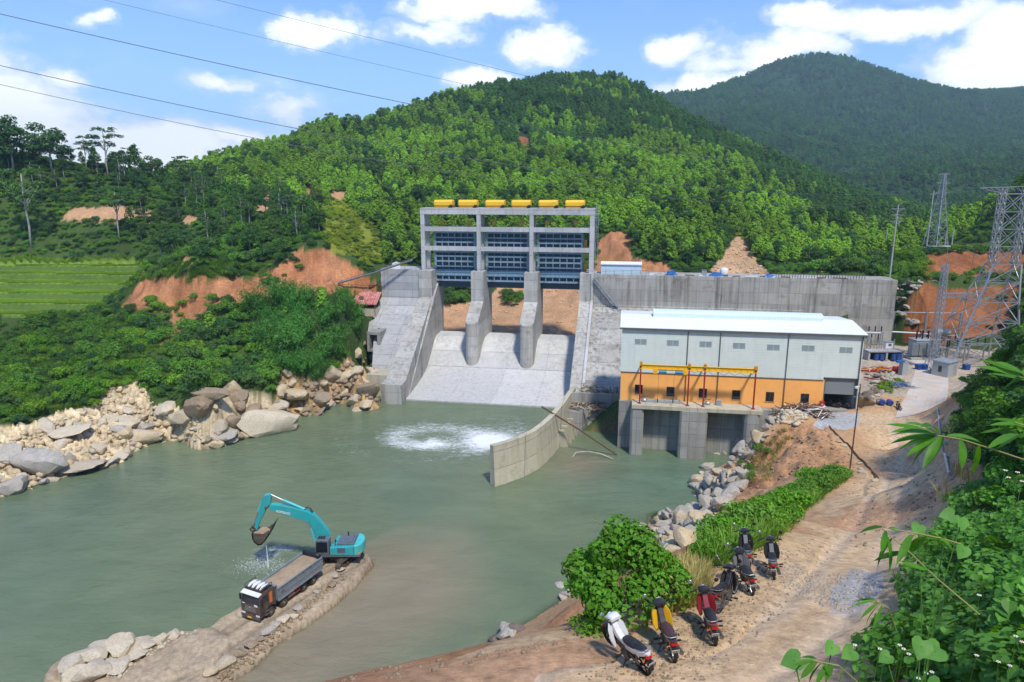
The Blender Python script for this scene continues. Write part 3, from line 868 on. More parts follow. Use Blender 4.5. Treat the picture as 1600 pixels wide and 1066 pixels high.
t = NT(gm_.node_tree)
b = t.n('ShaderNodeBsdfPrincipled', ins={'Roughness': 0.95, 'Specular IOR Level': 0.12})
o = t.n('ShaderNodeOutputMaterial')
t.l(b.outputs[0], o.inputs[0])
at = t.n('ShaderNodeAttribute', attribute_name='Col').outputs['Color']
gp = t.n('ShaderNodeNewGeometry').outputs['Position']
na = t.noise(gp, 2.2, 9, 0.7)
nb = t.noise(gp, 12.0, 5, 0.65)
vor = t.n('ShaderNodeTexVoronoi', ins={'Scale': 5.0, 'Vector': gp, 'Randomness': 1.0})
c1 = t.mix(t.ramp(na, [(0.3, 0.0), (0.72, 1.0)]), (0.60, 0.59, 0.58), (1.38, 1.37, 1.34))
c2 = t.mix(1.0, at, c1, 'MULTIPLY')
c3 = t.mix(t.ramp(nb, [(0.3, 0.0), (0.7, 1.0)]), (0.86, 0.85, 0.84), (1.14, 1.14, 1.14))
c4 = t.mix(1.0, c2, c3, 'MULTIPLY')
stone = t.math('MULTIPLY', t.math('LESS_THAN', vor.outputs['Distance'], 0.16), t.math('GREATER_THAN', t.noise(gp, 0.5, 3), 0.53))
c5 = t.mix(t.math('MULTIPLY', stone, 0.35), c4, (0.42, 0.37, 0.31))
t.l(c5, b.inputs['Base Color'])
bh = t.math('ADD', na, t.math('MULTIPLY', nb, 0.35))
bp = t.n('ShaderNodeBump', ins={'Strength': 0.7, 'Distance': 0.12, 'Height': bh})
t.l(bp.outputs[0], b.inputs['Normal'])
M['ground'] = gm_
tag(link('ground', ground_me, gm_), kind='structure')
def gh(x, y):
 """height of the ground sheet itself, interpolated"""
 x, y = np.asarray(x, float), np.asarray(y, float)
 ti = np.clip(np.interp(np.arctan2(x, y), TH, np.arange(len(TH))), 0, len(TH) - 1.001)
 ri = np.clip(np.interp(np.hypot(x, y), RR, np.arange(len(RR))), 0, len(RR) - 1.001)
 t0, r0 = ti.astype(int), ri.astype(int)
 ft, fr_ = ti - t0, ri - r0
 return (gz[r0, t0] * (1 - ft) + gz[r0, t0 + 1] * ft) * (1 - fr_) + (gz[r0 + 1, t0] * (1 - ft) + gz[r0 + 1, t0 + 1] * ft) * fr_
def hz1(x, y):
 return float(gh(np.array([x]), np.array([y]))[0])
def pix_ground(px, py, tmax=2600):
 """where the lines of sight through photo pixels meet the ground; nan where they miss"""
 px, py = np.asarray(px, float), np.asarray(py, float)
 x = (px - 800) / FPX
 d = (py - 533) / FPX
 rx, ry, rz_ = x, math.cos(PITCH) - d * math.sin(PITCH), -(math.sin(PITCH) + d * math.cos(PITCH))
 T = np.geomspace(2.0, tmax, 900)
 res = np.full((len(px), 3), np.nan)
 done = np.zeros(len(px), bool)
 for a_, b_ in zip(T[:-1], T[1:]):
  z = H + rz_ * b_
  g_ = gh(rx * b_, ry * b_)
  hit = (~done) & (z < g_)
  if hit.any():
   tm = (a_ + b_) / 2
   res[hit, 0], res[hit, 1] = rx[hit] * tm, ry[hit] * tm
   done |= hit
  if done.all():
   break
 ok = done
 res[ok, 2] = gh(res[ok, 0], res[ok, 1])
 return res
# ---------------------------------------------------------------- river water
wm = bpy.data.materials.new('river_water')
wm.use_nodes = True
t = NT(wm.node_tree)
gp = t.n('ShaderNodeNewGeometry').outputs['Position']
at = t.n('ShaderNodeAttribute', attribute_name='Col').outputs['Color']
foam = t.n('ShaderNodeAttribute', attribute_name='Foam').outputs['Fac']
b = t.n('ShaderNodeBsdfPrincipled', ins={'Roughness': 0.05, 'Specular IOR Level': 0.5, 'IOR': 1.33})
n_big = t.noise(t.mapping(gp, (0.10, 0.2, 1), rot=(0, 0, 0.5)), 1.0, 6, 0.6, 0.8)
wcol = t.mix(t.ramp(n_big, [(0.3, 0.0), (0.7, 1.0)]), (0.86, 0.88, 0.86), (1.14, 1.12, 1.12))
wc = t.mix(1.0, at, wcol, 'MULTIPLY')
fn = t.noise(t.mapping(gp, (0.5, 1.1, 1), rot=(0, 0, 0.35)), 1.0, 8, 0.72, 1.2)
fn2 = t.noise(gp, 2.8, 6, 0.7, 0.6)
fs = t.math('ADD', foam, t.math('ADD', t.math('MULTIPLY', t.math('SUBTRACT', fn, 0.5), 1.6), t.math('MULTIPLY', t.math('SUBTRACT', fn2, 0.5), 0.9)))
fm = t.math('MULTIPLY', t.ramp(fs, [(0.36, 0.0), (0.62, .35), (1.0, 1.0)]), t.ramp(foam, [(0.02, 0.0), (0.2, 1.0)]))
wc2 = t.mix(fm, wc, (0.78, 0.80, 0.78))
t.l(wc2, b.inputs['Base Color'])
t.l(t.math('ADD', 0.06, t.math('MULTIPLY', fm, 0.5)), b.inputs['Roughness'])
r1 = t.noise(t.mapping(gp, (0.45, 0.9, 1), rot=(0, 0, 0.45)), 1.0, 5, 0.6, 0.6)
r2 = t.noise(t.mapping(gp, (2.0, 4.2, 1), rot=(0, 0, 0.3)), 1.0, 4, 0.6, 0.5)
calm = t.ramp(t.noise(gp, 0.035, 3), [(0.35, 0.35), (0.65, 1.0)])
hh = t.math('MULTIPLY', t.math('ADD', r1, t.math('MULTIPLY', r2, 0.30)), calm)
bp = t.n('ShaderNodeBump', ins={'Strength': 0.7, 'Distance': 0.55, 'Height': t.math('ADD', hh, t.math('MULTIPLY', fm, 0.25))})
t.l(bp.outputs[0], b.inputs['Normal'])
tr = t.n('ShaderNodeBsdfTransparent', ins={'Color': (0.80, 0.86, 0.76, 1)})
depth = t.n('ShaderNodeAttribute', attribute_name='Depth').outputs['Fac']
mx = t.n('ShaderNodeMixShader')
t.l(t.ramp(depth, [(0.0, 0.50), (0.35, 0.90), (0.7, 1.0)]), mx.inputs[0])
t.l(tr.outputs[0], mx.inputs[1])
t.l(b.outputs[0], mx.inputs[2])
o = t.n('ShaderNodeOutputMaterial')
t.l(mx.outputs[0], o.inputs[0])
wxs = np.arange(-150, 60.1, 0.7)
wys = np.arange(-60, 140.1, 0.7)
wX, wY = np.meshgrid(wxs, wys)
wZ = np.zeros_like(wX)
wh = height(wX, wY)
keepv = wh < 0.9
uu, vv = duv(wX, wY)
boil_c = atz(690, 690, 0)
bd = np.hypot((wX - boil_c[0]) / 1.5, (wY - boil_c[1]) / 0.8)
wZ += 0.05 * fbm(wX / 3, wY / 5, 3, 71) + 0.22 * np.exp(-(bd / 7) ** 2) * fbm(wX / 1.8, wY / 1.8, 4, 72)
wi = np.arange(wX.size).reshape(wX.shape)
WF = np.stack([wi[:-1, :-1], wi[:-1, 1:], wi[1:, 1:], wi[1:, :-1]], -1).reshape(-1, 4)
kf = keepv.ravel()[WF].any(1)
inside = (uu > -19.2) & (uu < 16) & (vv > 2.5)
kf &= ~inside.ravel()[WF].all(1)
WF = WF[kf]
water_me = np_mesh('river_water', np.stack([wX.ravel(), wY.ravel(), wZ.ravel()], 1), WF, smooth=True)
wpx, wpy = to_px(wX, wY, 0 * wX)
nw = fbm(wX / 14, wY / 22, 4, 73)
green = np.stack([0.132 + 0.032 * nw, 0.172 + 0.028 * nw, 0.096 + 0.012 * nw], -1)
brown = np.array([0.235, 0.195, 0.125])
teal = np.array([0.085, 0.160, 0.115])
mb = np.clip(1.25 - poly_dist(wX, wY, [(-29, 49), (-19, 58), (-14, 66)])[0] / 13 + 0.5 * nw, 0, 1) * ((wX - SPIT[2][0]) * 0.8 - (wY - SPIT[2][1]) * 0.55 > -3)
mb2 = np.exp(-(((wX + 9) / 11) ** 2 + ((wY - 47) / 9) ** 2)) * 0.75
wcolr = blend(green, np.clip(np.maximum(mb, mb2), 0, 1) * 0.95, brown)
u0, v0 = uu, vv
tealm = np.exp(-(((u0 - 37) / 15) ** 2 + ((v0 + 32) / 13) ** 2)) * 0.7
wcolr = blend(wcolr, tealm, teal)
mudm = np.exp(-(((u0 - 20) / 5) ** 2 + ((v0 + 27) / 6) ** 2)) * 0.8
wcolr = blend(wcolr, mudm, brown * 0.9)
set_attr(water_me, 'Col', np.clip(wcolr.reshape(-1, 3), 0, 1))
def ell(cx, cy_, rx, ry, p=1.0):
 return np.exp(-(((wpx - cx) / rx) ** 2 + ((wpy - cy_) / ry) ** 2)) * p
swr = np.hypot((wpx - 665) / 115, (wpy - 688) / 34)
sw_a = np.arctan2((wpy - 688) / 34, (wpx - 665) / 115)
spiral = 0.5 + 0.5 * np.cos(sw_a * 1.0 - swr * 7.5)
fo = ell(668, 690, 140, 30, .62) * (0.40 + 0.85 * spiral) + ell(775, 688, 48, 13, .75) + ell(700, 697, 60, 12, .30) + ell(412, 868, 28, 15, .5) + ell(448, 856, 34, 7, .55) + ell(385, 884, 26, 12, .3)
fo += ell(690, 660, 140, 26, .16) + ell(800, 668, 50, 22, .22) + ell(430, 666, 22, 5, .35)
dsh = np.clip(1 - np.abs(wh + 0.1) / 0.5, 0, 1) * 0.25
fo = fo + dsh
at_ = water_me.attributes.new('Foam', 'FLOAT', 'POINT')
at_.data.foreach_set('value', np.clip(fo, 0, 1.2).astype(np.float32).ravel())
at_ = water_me.attributes.new('Depth', 'FLOAT', 'POINT')
at_.data.foreach_set('value', np.clip(-wh, 0, 1).astype(np.float32).ravel())
M['water'] = wm
tag(link('river_water', water_me, wm), kind='structure')
# ---------------------------------------------------------------- the dam
dam = empty('concrete_dam', tuple(ORG), -DA, 'grey concrete spillway dam with three gate bays and stepped piers across the river', 'dam')
OG = [(33.5, 7.7), (28.5, 7.7), (27.6, 7.62), (26.5, 7.2), (25, 6.35), (23, 5.0), (21, 3.75), (19, 2.75), (16.5, 1.95), (13, 1.3), (9, 0.85), (4, 0.5), (0, 0.35)]
mb = MB()
mb.prism(OG + [(0, -3.5), (33.5, -3.5)], 'x', -19.3, 16.0)
mb.build('spillway_apron', M['conc_light'], dam, smooth=False)
def pier(uc, w):
 """a pier with a stepped-back head, a slanting shoulder and a rounded nose"""
 m = MB()
 hw = w / 2
 prof = [(26.5, 23.4), (26.5, 16.6), (20.6, 13.0), (20.6, -1), (36.5, -1), (36.5, 23.4)]
 m.prism(prof, 'x', uc - hw, uc + hw)
 n = 10
 ring = [(uc - hw * math.cos(math.pi * i / n), 20.6 - hw * math.sin(math.pi * i / n)) for i in range(n + 1)]
 vs = [(a, b, -1) for a, b in ring] + [(a, b, 13.0 + (b - 20.6) * 0.35) for a, b in ring]
 k = n + 1
 fs = [(i, i + 1, i + 1 + k, i + k) for i in range(n)] + [tuple(range(k))[::-1], tuple(range(k, 2 * k)), (n, 0, k, n + k)]
 m.add(vs, fs)
 m.build('pier', M['conc'], dam)
pier(-8.12, 2.95)
pier(4.5, 3.2)
def side_wall(ui0, ui1, uo0, uo1, name):
 """spillway side wall: full height at the gates, then sloping down the apron; inner and outer u at top and toe"""
 prof = [(36.5, -1), (36.5, 23.4), (26.5, 23.4), (26.5, 17.1), (0.5, 4.2), (-2.8, 4.1), (-2.8, -3)]
 m = MB()
 vs = []
 for k in (0, 1):
  for (v, z) in prof:
   f = min(1, max(0, (26.5 - v) / 29.3))
   base = 0.0
   a = (ui0 + (ui1 - ui0) * f) if k == 0 else (uo0 + (uo1 - uo0) * f)
   vs.append((a, v, z))
 n = len(prof)
 fs = [tuple(range(n)), tuple(range(2 * n - 1, n - 1, -1))] + [(i, i + n, (i + 1) % n + n, (i + 1) % n) for i in range(n)]
 m.add(vs, fs)
 return m.build(name, M['conc'], dam)
side_wall(-19.05, -17.2, -22.2, -21.6, 'training_wall')
side_wall(15.65, 15.9, 18.4, 18.2, 'training_wall')
m = MB()
m.prism([(26.3, 23.7), (26.3, 17.4), (0.4, 4.5), (0.4, 4.0), (26.8, 16.9), (26.8, 23.7)], 'x', 18.2, 18.75)
m.build('white_kerb', M['conc_frame'], dam)
m = MB()
m.prism([(34, -2), (34, 23.3), (26.8, 23.3), (26.8, 16.4), (26.55, 16.3), (26.55, 16.0), (1.5, 4.2), (1.5, -2)], 'x', 18.41, 64.0)
m.prism([(34, 4), (34, 23.3), (26.8, 23.3), (26.8, 4)], 'x', 64.0, 82.5)
m.build('non_overflow_wall', M['conc_wall'], dam)
m = MB()
m.span((-31.6, 26.9, 15), (-22.15, 34, 23.6))
m.span((-32.4, 27.2, 15), (-31.55, 34, 21.5))
m.build('abutment_block', M['conc_grey'], dam)
m = MB()
a = [(-33.2, 27.1, 16.9), (-22.0, 27.1, 16.9), (-21.7, 5.5, 3.8), (-26.6, 5.5, 3.8)]
bk = [(-33.2, 34, 16.9), (-22.0, 34, 16.9), (-21.7, 34, -2), (-26.6, 34, -2), (-21.7, 5.5, -2), (-26.6, 5.5, -2)]
m.add(a + bk, [(0, 3, 2, 1), (0, 1, 5, 4), (2, 3, 9, 8), (1, 2, 8, 6, 5), (3, 0, 4, 7, 9), (4, 5, 6, 7), (6, 8, 9, 7)])
m.build('abutment_slope', M['conc_grey'], dam)
m = MB()
m.span((-26.3, 1.6, -2), (-21.5, 6.5, 4.7))
m.build('toe_block', M['conc_cream'], dam)
m = MB()
for s in (-1, 1):
 m.box((-28.8 + s * 1.2, 16.0, 8.9), (0.65, 6, 3.5))
m.box((-28.8, 16.0, 10.9), (3.05, 6.02, 0.6))
m.box((-28.8, 16.0, 7.0), (3.05, 6.02, 0.5))
m.box((-28.8, 17.6, 8.9), (1.8, 0.3, 3.4))
m.build('culvert_mouth', M['conc_pier'], dam)
m = MB()
for i in range(9):
 uu_ = RNG.uniform(17.5, 25.0); vv_ = RNG.uniform(-7.5, 0.5)
m.span((16.9, -8.6, 3.4), (25.6, -8.05, 6.0))
m.build('retaining_wall', M['conc_pier'], dam)
m = MB()
m.prism([(16.4, -14.2), (19.3, -14.3), (19.4, -11.6), (23.6, -9.0), (25.55, -8.8), (25.55, -8.0), (16.4, -8.0)], 'z', -2.5, 4.2)
m.build('ledge_block', M['conc_pier'], dam)
m = MB()
m.prism([(18.5, -8.1), (25.6, -8.1), (25.6, 4), (18.5, 4)], 'z', 2, 5.1)
m.build('fill_slab', M['conc_pier'], dam)
fr = MB()
CU = [-21.25, -7.88, 4.4, 18.05]
for i, u in enumerate(CU):
 c_ = MB()
 c_.box((u, 28.0, 29.9), (0.92, 0.8, 13.1))
 c_.box((u + 0.02, 32.0, 29.9), (0.85, 0.8, 13.1))
 o_ = c_.build('hoist_column', M['conc_frame'], dam)
 o_.data.materials[0] = M['conc_frame']
for i in range(3):
 a_, b_ = CU[i] + 0.46, CU[i + 1] - 0.46
 for z0, z1 in ((32.55, 33.6), (28.1, 29.1)):
  fr.span((a_, 27.72, z0), (b_, 28.25, z1))
 fr.span((a_, 31.75, 32.7), (b_, 32.3, 33.5))
for u in CU:
 for z0, z1 in ((32.6, 33.55), (28.15, 29.05)):
  fr.span((u - 0.3, 28.4, z0), (u + 0.3, 31.6, z1))
fr.build('hoist_beams', M['conc_frame'], dam)
m = MB()
m.span((-21.75, 27.55, 36.45), (18.6, 28.1, 37.9))
m.span((-21.75, 31.9, 36.45), (18.6, 32.45, 37.9))
m.span((-21.75, 28.1, 37.45), (18.6, 31.9, 37.86))
for u in CU:
 m.span((u - 0.35, 28.1, 36.5), (u + 0.35, 31.9, 37.45))
m.build('hoist_deck', M['conc_frame'], dam)
# ---- gates: each one slides on its own
GATES = [(-19.45, -9.45), (-6.85, 3.3), (5.4, 15.9)]
GLAB = ['blue steel sluice gate raised in the leftmost bay of the dam', 'blue steel sluice gate raised in the middle bay of the dam', 'blue steel sluice gate raised in the bay beside the right side wall of the dam']
def zrow(y):
 return 32.26 - (y - 362) * 0.152
for (u0, u1), lab in zip(GATES, GLAB):
 g = dam_empty('sluice_gate', (u0 + u1) / 2, 31, 20, lab, 'sluice gate', 'gates raised in the dam bays')
 hw = (u1 - u0) / 2
 Z = lambda y: zrow(y) - 20
 def bars(m, ys, dep, proud=0.0):
  for ya, yb in ys:
   m.span((-hw, -proud, Z(yb)), (hw, dep, Z(ya)))
 sk = MB()
 sk.span((-hw + 0.05, 0.62, Z(422)), (hw - 0.05, 0.8, Z(362.5)))
 sk.span((-hw + 0.05, 0.62, Z(439)), (hw - 0.05, 0.8, Z(424)))
 sk.build('skin_plate', M['gate_skin'], g)
 gr = MB()
 bars(gr, [(361.8, 364.2), (369.9, 372.0), (376.8, 379.2), (384.2, 388.0), (391.6, 394.2), (398.6, 401.0), (406.7, 409.0), (415.0, 416.8), (421.0, 422.8)], 0.58)
 bars(gr, [(429.9, 431.0), (436.2, 438.9)], 0.58, 0.14)
 for k in range(7):
  x = -hw + 0.35 + (2 * hw - 0.7) * k / 6
  wv = 0.10
  for ya, yb, pr in ((364.2, 369.9, 0), (379.2, 384.2, 0), (401.0, 406.7, 0), (409.0, 415.0, 0), (431.0, 436.2, 0.14)):
   gr.span((x - wv, -pr + 0.02, Z(yb)), (x + wv, 0.55, Z(ya)))
  for ya, yb in ((372.0, 376.8), (394.2, 398.6), (416.8, 421.0)):
   gr.span((x - 0.05, 0.28, Z(yb)), (x + 0.05, 0.56, Z(ya)))
 gr.build('girder_grid', M['gate_blue'], g)
 for s in (-1, 1):
  sd = MB()
  sd.span((s * (hw + 0.02), 0.06, Z(438.5)), (s * (hw - 0.28), 0.85, Z(361)))
  for k in range(22):
   sd.box((s * (hw + 0.12), 0.12, 0.9 + k * 0.53), (0.2, 0.26, 0.18))
  sd.build('side_frame', M['gate_blue'], g)
 wk = MB()
 wk.span((-hw - 0.1, -0.45, Z(424.2)), (hw + 0.1, 0.6, Z(423)))
 wk.span((-hw - 0.05, -0.28, Z(429.9)), (hw + 0.05, 0.5, Z(424.2)))
 for k in range(13):
  x = -hw + 0.2 + (2 * hw - 0.4) * k / 12
  wk.span((x - 0.05, -0.40, Z(429.6)), (x + 0.05, -0.28, Z(424.2)))
 wk.build('walkway', M['gate_light'], g)
 lp = MB()
 lp.span((-hw + 0.1, 1.0, Z(449)), (hw - 0.1, 1.35, Z(438.5)))
 lp.build('lower_lip', M['gate_skin'], g)
# ---- yellow hoists with their hook blocks
PXC = [693.5, 731.5, 774, 814.5, 857, 898.5]
HPX = [691.2, 733.5, 772.5, 815.5, 855.5, 900]
ORD = ['leftmost', 'second from the left', 'third from the left', 'third from the right', 'second from the right', 'rightmost']
for i in range(6):
 u = atv(PXC[i], 318, 29.6)[0]
 t = dam_empty('hoist', u, 29.9, 37.86, 'yellow covered winch on top of the hoist frame, ' + ORD[i] + ' of six', 'winch', 'yellow winches on the hoist frame')
 m = MB()
 p0 = [(-1.5, 0.55), (-1.5, 1.35), (-1.1, 1.85), (1.1, 1.85), (1.5, 1.35), (1.5, 0.55)]
 rings = []
 for x, k in ((-2.2, 0.84), (-1.95, 1.0), (1.95, 1.0), (2.2, 0.84)):
  rings.append([(x, y * (k if abs(k) < 1 else 1), 0.55 + (z - 0.55) * k) for y, z in p0])
 m.loft(rings)
 m.build('cover', M['yellow'], t, bevel=0.05)
 m = MB()
 m.span((-2.0, -1.35, 0.0), (2.0, 1.35, 0.56))
 m.build('base_frame', M['yellow_dark'], t)
 m = MB()
 m.cyl((1.7, -1.6, 0.45), (2.35, -1.6, 0.45), 0.3)
 m.span((1.4, -1.75, 0.0), (2.1, -1.4, 0.3))
 m.build('motor', M['black'], t)
 u2, _, z2 = atv(HPX[i], 348.5, 30.4)
 k = dam_empty('hook_block', u2, 30.4, z2, 'orange pulley block hanging under the ' + ORD[i] + ' yellow winch', 'hook block', 'pulley blocks hanging in the hoist frame')
 m = MB()
 m.prism([(-0.55, 0.5), (-0.55, -0.05), (-0.2, -0.6), (0.2, -0.6), (0.55, -0.05), (0.55, 0.5)], 'y', -0.3, 0.3)
 m.build('sheave_housing', M['yellow_dark'], k)
 m = MB()
 for x in (-0.35, -0.1, 0.15, 0.4):
  m.cyl((x, 0, 0.5), (x, 0, 36.4 - z2 + 0.9), 0.035, 5)
 m.build('cable', M['black'], k)
 m = MB()
 m.cyl((0, 0, -0.5), (0, 0, zrow(362) - z2 + 0.05), 0.09, 6)
 m.build('lifting_rod', M['rust'], k)
for (pxa, pya, pyb, lab) in ((914, 376, 392, 'upper orange guide shoe beside the right gate'), (914, 410, 424, 'lower orange guide shoe beside the right gate')):
 u, v_, z1 = atv(pxa, pya, 31.6)
 z0 = atv(pxa, pyb, 31.6)[2]
 t = dam_empty('guide_shoe', u, 31.7, z0, lab, 'guide shoe')
 m = MB()
 m.span((-0.5, -0.2, 0), (0.5, 0.25, z1 - z0))
 m.span((-0.3, -0.4, 0.3), (0.3, -0.2, z1 - z0 - 0.3))
 m.build('body', M['yellow_dark'], t, bevel=0.04)
# ---- tall ladder cage on the frame's right side
t = dam_empty('ladder', 18.95, 28.0, 23.3, 'thin grey ladder up the right side of the hoist frame', 'ladder')
m = MB()
for x in (0, 0.5):
 m.bar((x, 0, 0), (x, 0, 15.6), 0.07)
for k in range(38):
 m.bar((0, 0, 0.3 + k * 0.4), (0.5, 0, 0.3 + k * 0.4), 0.04)
m.build('rails', M['steel'], t)
# ---- cabin, rails and clutter on the crest
t = dam_empty('site_cabin', 24.8, 29.6, 23.3, 'long pale blue metal cabin on the dam crest beside the gates', 'cabin')
m = MB(); m.span((-4.5, -1.2, 0), (4.5, 1.2, 2.15)); m.build('body', mat('cabin_panel', (0.50, 0.64, 0.74), 0.4, 0, 0.05, 1.0), t)
m = MB(); m.prism([(-1.45, 2.1), (-1.45, 2.3), (0, 2.75), (1.45, 2.3), (1.45, 2.1)], 'x', -4.6, 4.6); m.build('roof', M['white'], t)
def railing(name, pts, label, h=1.05, gap=1.8, m_=None, rows=3, r=0.035):
 t = empty(name, (0, 0, 0), 0, label, 'railing')
 mp, mr = MB(), MB()
 for a, b in zip(pts[:-1], pts[1:]):
  a, b = Vector(a), Vector(b)
  n = max(1, int((b - a).length / gap))
  for k in range(n + 1):
   p = a.lerp(b, k / n)
   mp.bar(p, p + Vector((0, 0, h)), r * 2)
  for k in range(rows):
   z = h * (k + 1) / rows
   mr.bar(a + Vector((0, 0, z)), b + Vector((0, 0, z)), r * 1.6)
 mp.build('posts', m_ or M['steel_dark'], t)
 mr.build('rails', m_ or M['steel_dark'], t)
 return t
def D3(u, v, z):
 return tuple(dw(u, v, z))
railing('railing', [D3(19.5, 27.0, 23.3), D3(31, 27.0, 23.3)], 'dark steel railing in front of the pale blue cabin')
railing('railing', [D3(58, 27.0, 23.3), D3(76, 27.0, 23.3)], 'low dark railing on the dam crest near the concrete pole', 0.9, 0.55, None, 1, 0.05)
railing('railing', [D3(-31.4, 27.2, 23.6), D3(-23, 27.2, 23.6)], 'thin cable rail on the left abutment block', 0.8, 2.8, None, 1, 0.02)
for (px_, py_, w_, h_, lab, mm, nm, ct) in ((1049, 428, 1.4, 1.0, 'blue plastic sheet heaped on the dam crest right of the cabin', 'blue_tarp', 'tarpaulin', 'tarpaulin'), (1119, 431, 1.9, .7, 'blue plastic sheet on the crest beside the white water tank', 'blue_tarp', 'tarpaulin', 'tarpaulin'),
           (1202, 434, 1.5, .6, 'blue plastic sheet on the crest under the tan scar', 'blue_tarp', 'tarpaulin', 'tarpaulin')):
 u, v_, z_ = atv(px_, py_, 28.2)
 t = dam_empty(nm, u, 28.2, 23.3, lab, ct)
 m = MB()
 rings = []
 for k in range(7):
  x = (k / 6 - .5) * w_ * 1.5
  hh_ = h_ * (0.35 + 0.9 * math.sin(math.pi * (k + .4) / 7)) * RNG.uniform(.7, 1.2)
  rings.append([(x, -.6, 0), (x + .1, -.35, hh_), (x, .1, hh_ * 1.1), (x, .5, hh_ * .7), (x, .7, 0)])
 m.loft(rings)
 m.build('sheet', M[mm], t)
u, v_, z_ = atv(1131, 432, 28.4)
t = dam_empty('water_tank', u, 28.6, 23.3, 'small white water tank standing on the dam crest', 'tank')
m = MB(); m.lathe([(0.85, 0.35), (0.9, 0.5), (0.9, 1.5), (0.7, 1.75), (0.2, 1.9)], n=18); m.build('body', M['white'], t, smooth=True)
m = MB(); m.lathe([(0.95, 0), (0.95, 0.35)], n=10); m.build('stand', M['steel_dark'], t)
u, v_, z_ = atv(1100, 430, 28.4)
t = dam_empty('crate', u, 28.4, 23.3, 'grey crate standing on the crest left of the water tank', 'crate')
m = MB(); m.span((-.5, -.5, 0), (.5, .5, 1.3)); m.build('body', M['steel'], t, bevel=.03)
m = MB(); m.span((-.55, -.55, 1.3), (.55, .55, 1.4)); m.build('lid', M['steel_dark'], t)
for k in range(12):
 uu_ = 32 + k * 3.6 + RNG.uniform(-1, 1)
 m = MB()
 m.box((0, 0, 0.12), (RNG.uniform(1.2, 3.4), 0.25, 0.2))
 m.box((0.2, 0.3, 0.12), (RNG.uniform(.6, 1.8), 0.2, 0.22))
 o_ = m.build('plank', M['brown_wood'] if k % 3 else M['white'])
 o_.location = D3(uu_, 27.6 + RNG.uniform(0, .8), 23.3)
 o_.rotation_euler.z = -DA + RNG.uniform(-.4, .4)
 tag(o_, 'loose boards lying along the crest of the dam', 'boards', 'boards lying along the dam crest')
# ---- steel stair down the face
t = dam_empty('steel_stair', 18.9, 26.4, 22.9, 'grey steel stair running diagonally down the dam face to a ladder', 'stair')
m = MB()
A_, B_ = Vector((0, -0.3, 0)), Vector((5.6, -0.3, -6.7))
for y in (-0.75, 0.0):
 m.bar(A_ + Vector((0, y, 0)), B_ + Vector((0, y, 0)), 0.10, 0.32)
m.build('stringer', M['steel'], t)
m = MB()
for k in range(24):
 p = A_.lerp(B_, (k + .5) / 24)
 m.box(p + Vector((0, -.37, .05)), (0.24, 0.75, 0.04))
m.build('treads', M['steel_dark'], t)
m = MB()
for y in (-0.75, 0.0):
 m.bar(A_ + Vector((0, y, 1.0)), B_ + Vector((0, y, 1.0)), 0.06)
 for k in range(7):
  p = A_.lerp(B_, k / 6) + Vector((0, y, 0))
  m.bar(p, p + Vector((0, 0, 1.0)), 0.05)
m.build('handrail', M['steel'], t)
m = MB()
for x in (5.5, 6.25):
 m.bar((x, -1.0, -5.6), (x, -1.6, -10.2), 0.08)
for k in range(12):
 f_ = k / 11
 m.bar((5.5, -1.0 - .6 * f_, -6.4 - 3.8 * f_), (6.25, -1.0 - .6 * f_, -6.4 - 3.8 * f_), 0.05)
m.build('ladder', M['steel'], t)
# ---- left bank clutter by the abutment
t = dam_empty('open_shed', -34.2, 22.5, 15.2, 'open shed with a red corrugated roof beside the left abutment', 'shed')
m = MB()
n = 26
prof = []
vs, fs = [], []
for i in range(n + 1):
 x = -3.6 + 7.2 * i / n
 dz = 0.07 * (1 if i % 2 else -1)
 vs += [(x, -2.2, 0.9 + dz), (x, 1.6, 3.3 + dz)]
for i in range(n):
 fs.append((2 * i, 2 * i + 2, 2 * i + 3, 2 * i + 1))
vs2 = [(a, b, c - 0.05) for a, b, c in vs]
k0 = len(vs)
fs2 = [tuple(j + k0 for j in f[::-1]) for f in fs]
m.add(vs + vs2, fs + fs2)
m.build('roof', mat('red_roof_sheet', (0.42, 0.09, 0.06), 0.55, 0, 0.25, 1.5, ((0.6, 0.45, 0.4), 0.6, 1.2)), t)
m = MB()
for x in (-3.2, 0, 3.2):
 m.bar((x, -2.0, -1.5), (x, -2.0, 0.9), 0.12)
 m.bar((x, 1.4, -1.0), (x, 1.4, 3.1), 0.12)
m.build('posts', M['brown_wood'], t)
m = MB(); m.span((-3.6, -1.8, -2.2), (3.4, 1.6, -0.2)); m.build('plinth', M['conc_cream'], t)
t = dam_empty('red_fence', -34.5, 25.5, 18.4, 'dark red mesh fence above the red shed roof', 'fence')
m = MB()
for k in range(8):
 m.bar((-3.6 + k, 0, 0), (-3.6 + k, 0, 1.6), 0.07)
for z in (0.4, 0.9, 1.5):
 m.bar((-3.6, 0, z), (3.6, 0, z), 0.05)
for k in range(40):
 m.bar((-3.6 + k * .18, .02, 0.1), (-3.6 + k * .18, .02, 1.5), 0.06)
m.build('mesh_panel', mat('dark_red_mesh', (0.17, 0.03, 0.028), 0.7, 0, .3, 2), t)
m = MB()
a, b = aty(528, 443, 158), aty(645, 406, 160)
m.tube([tuple(a), tuple((a + b) / 2 + np.array([0, 0, -.15])), tuple(b)], 0.22, 8)
m.tube([tuple(a + np.array([0, .5, .35])), tuple(b + np.array([0, .5, .35]))], 0.05, 5)
tag(m.build('pipe', M['steel_dark']), 'long grey pipe sloping up from the red cliff to the left abutment', 'pipe')
t = dam_empty('tarpaulin', -28.2, 27.9, 23.6, 'white plastic sheet hanging on the left abutment block', 'tarpaulin')
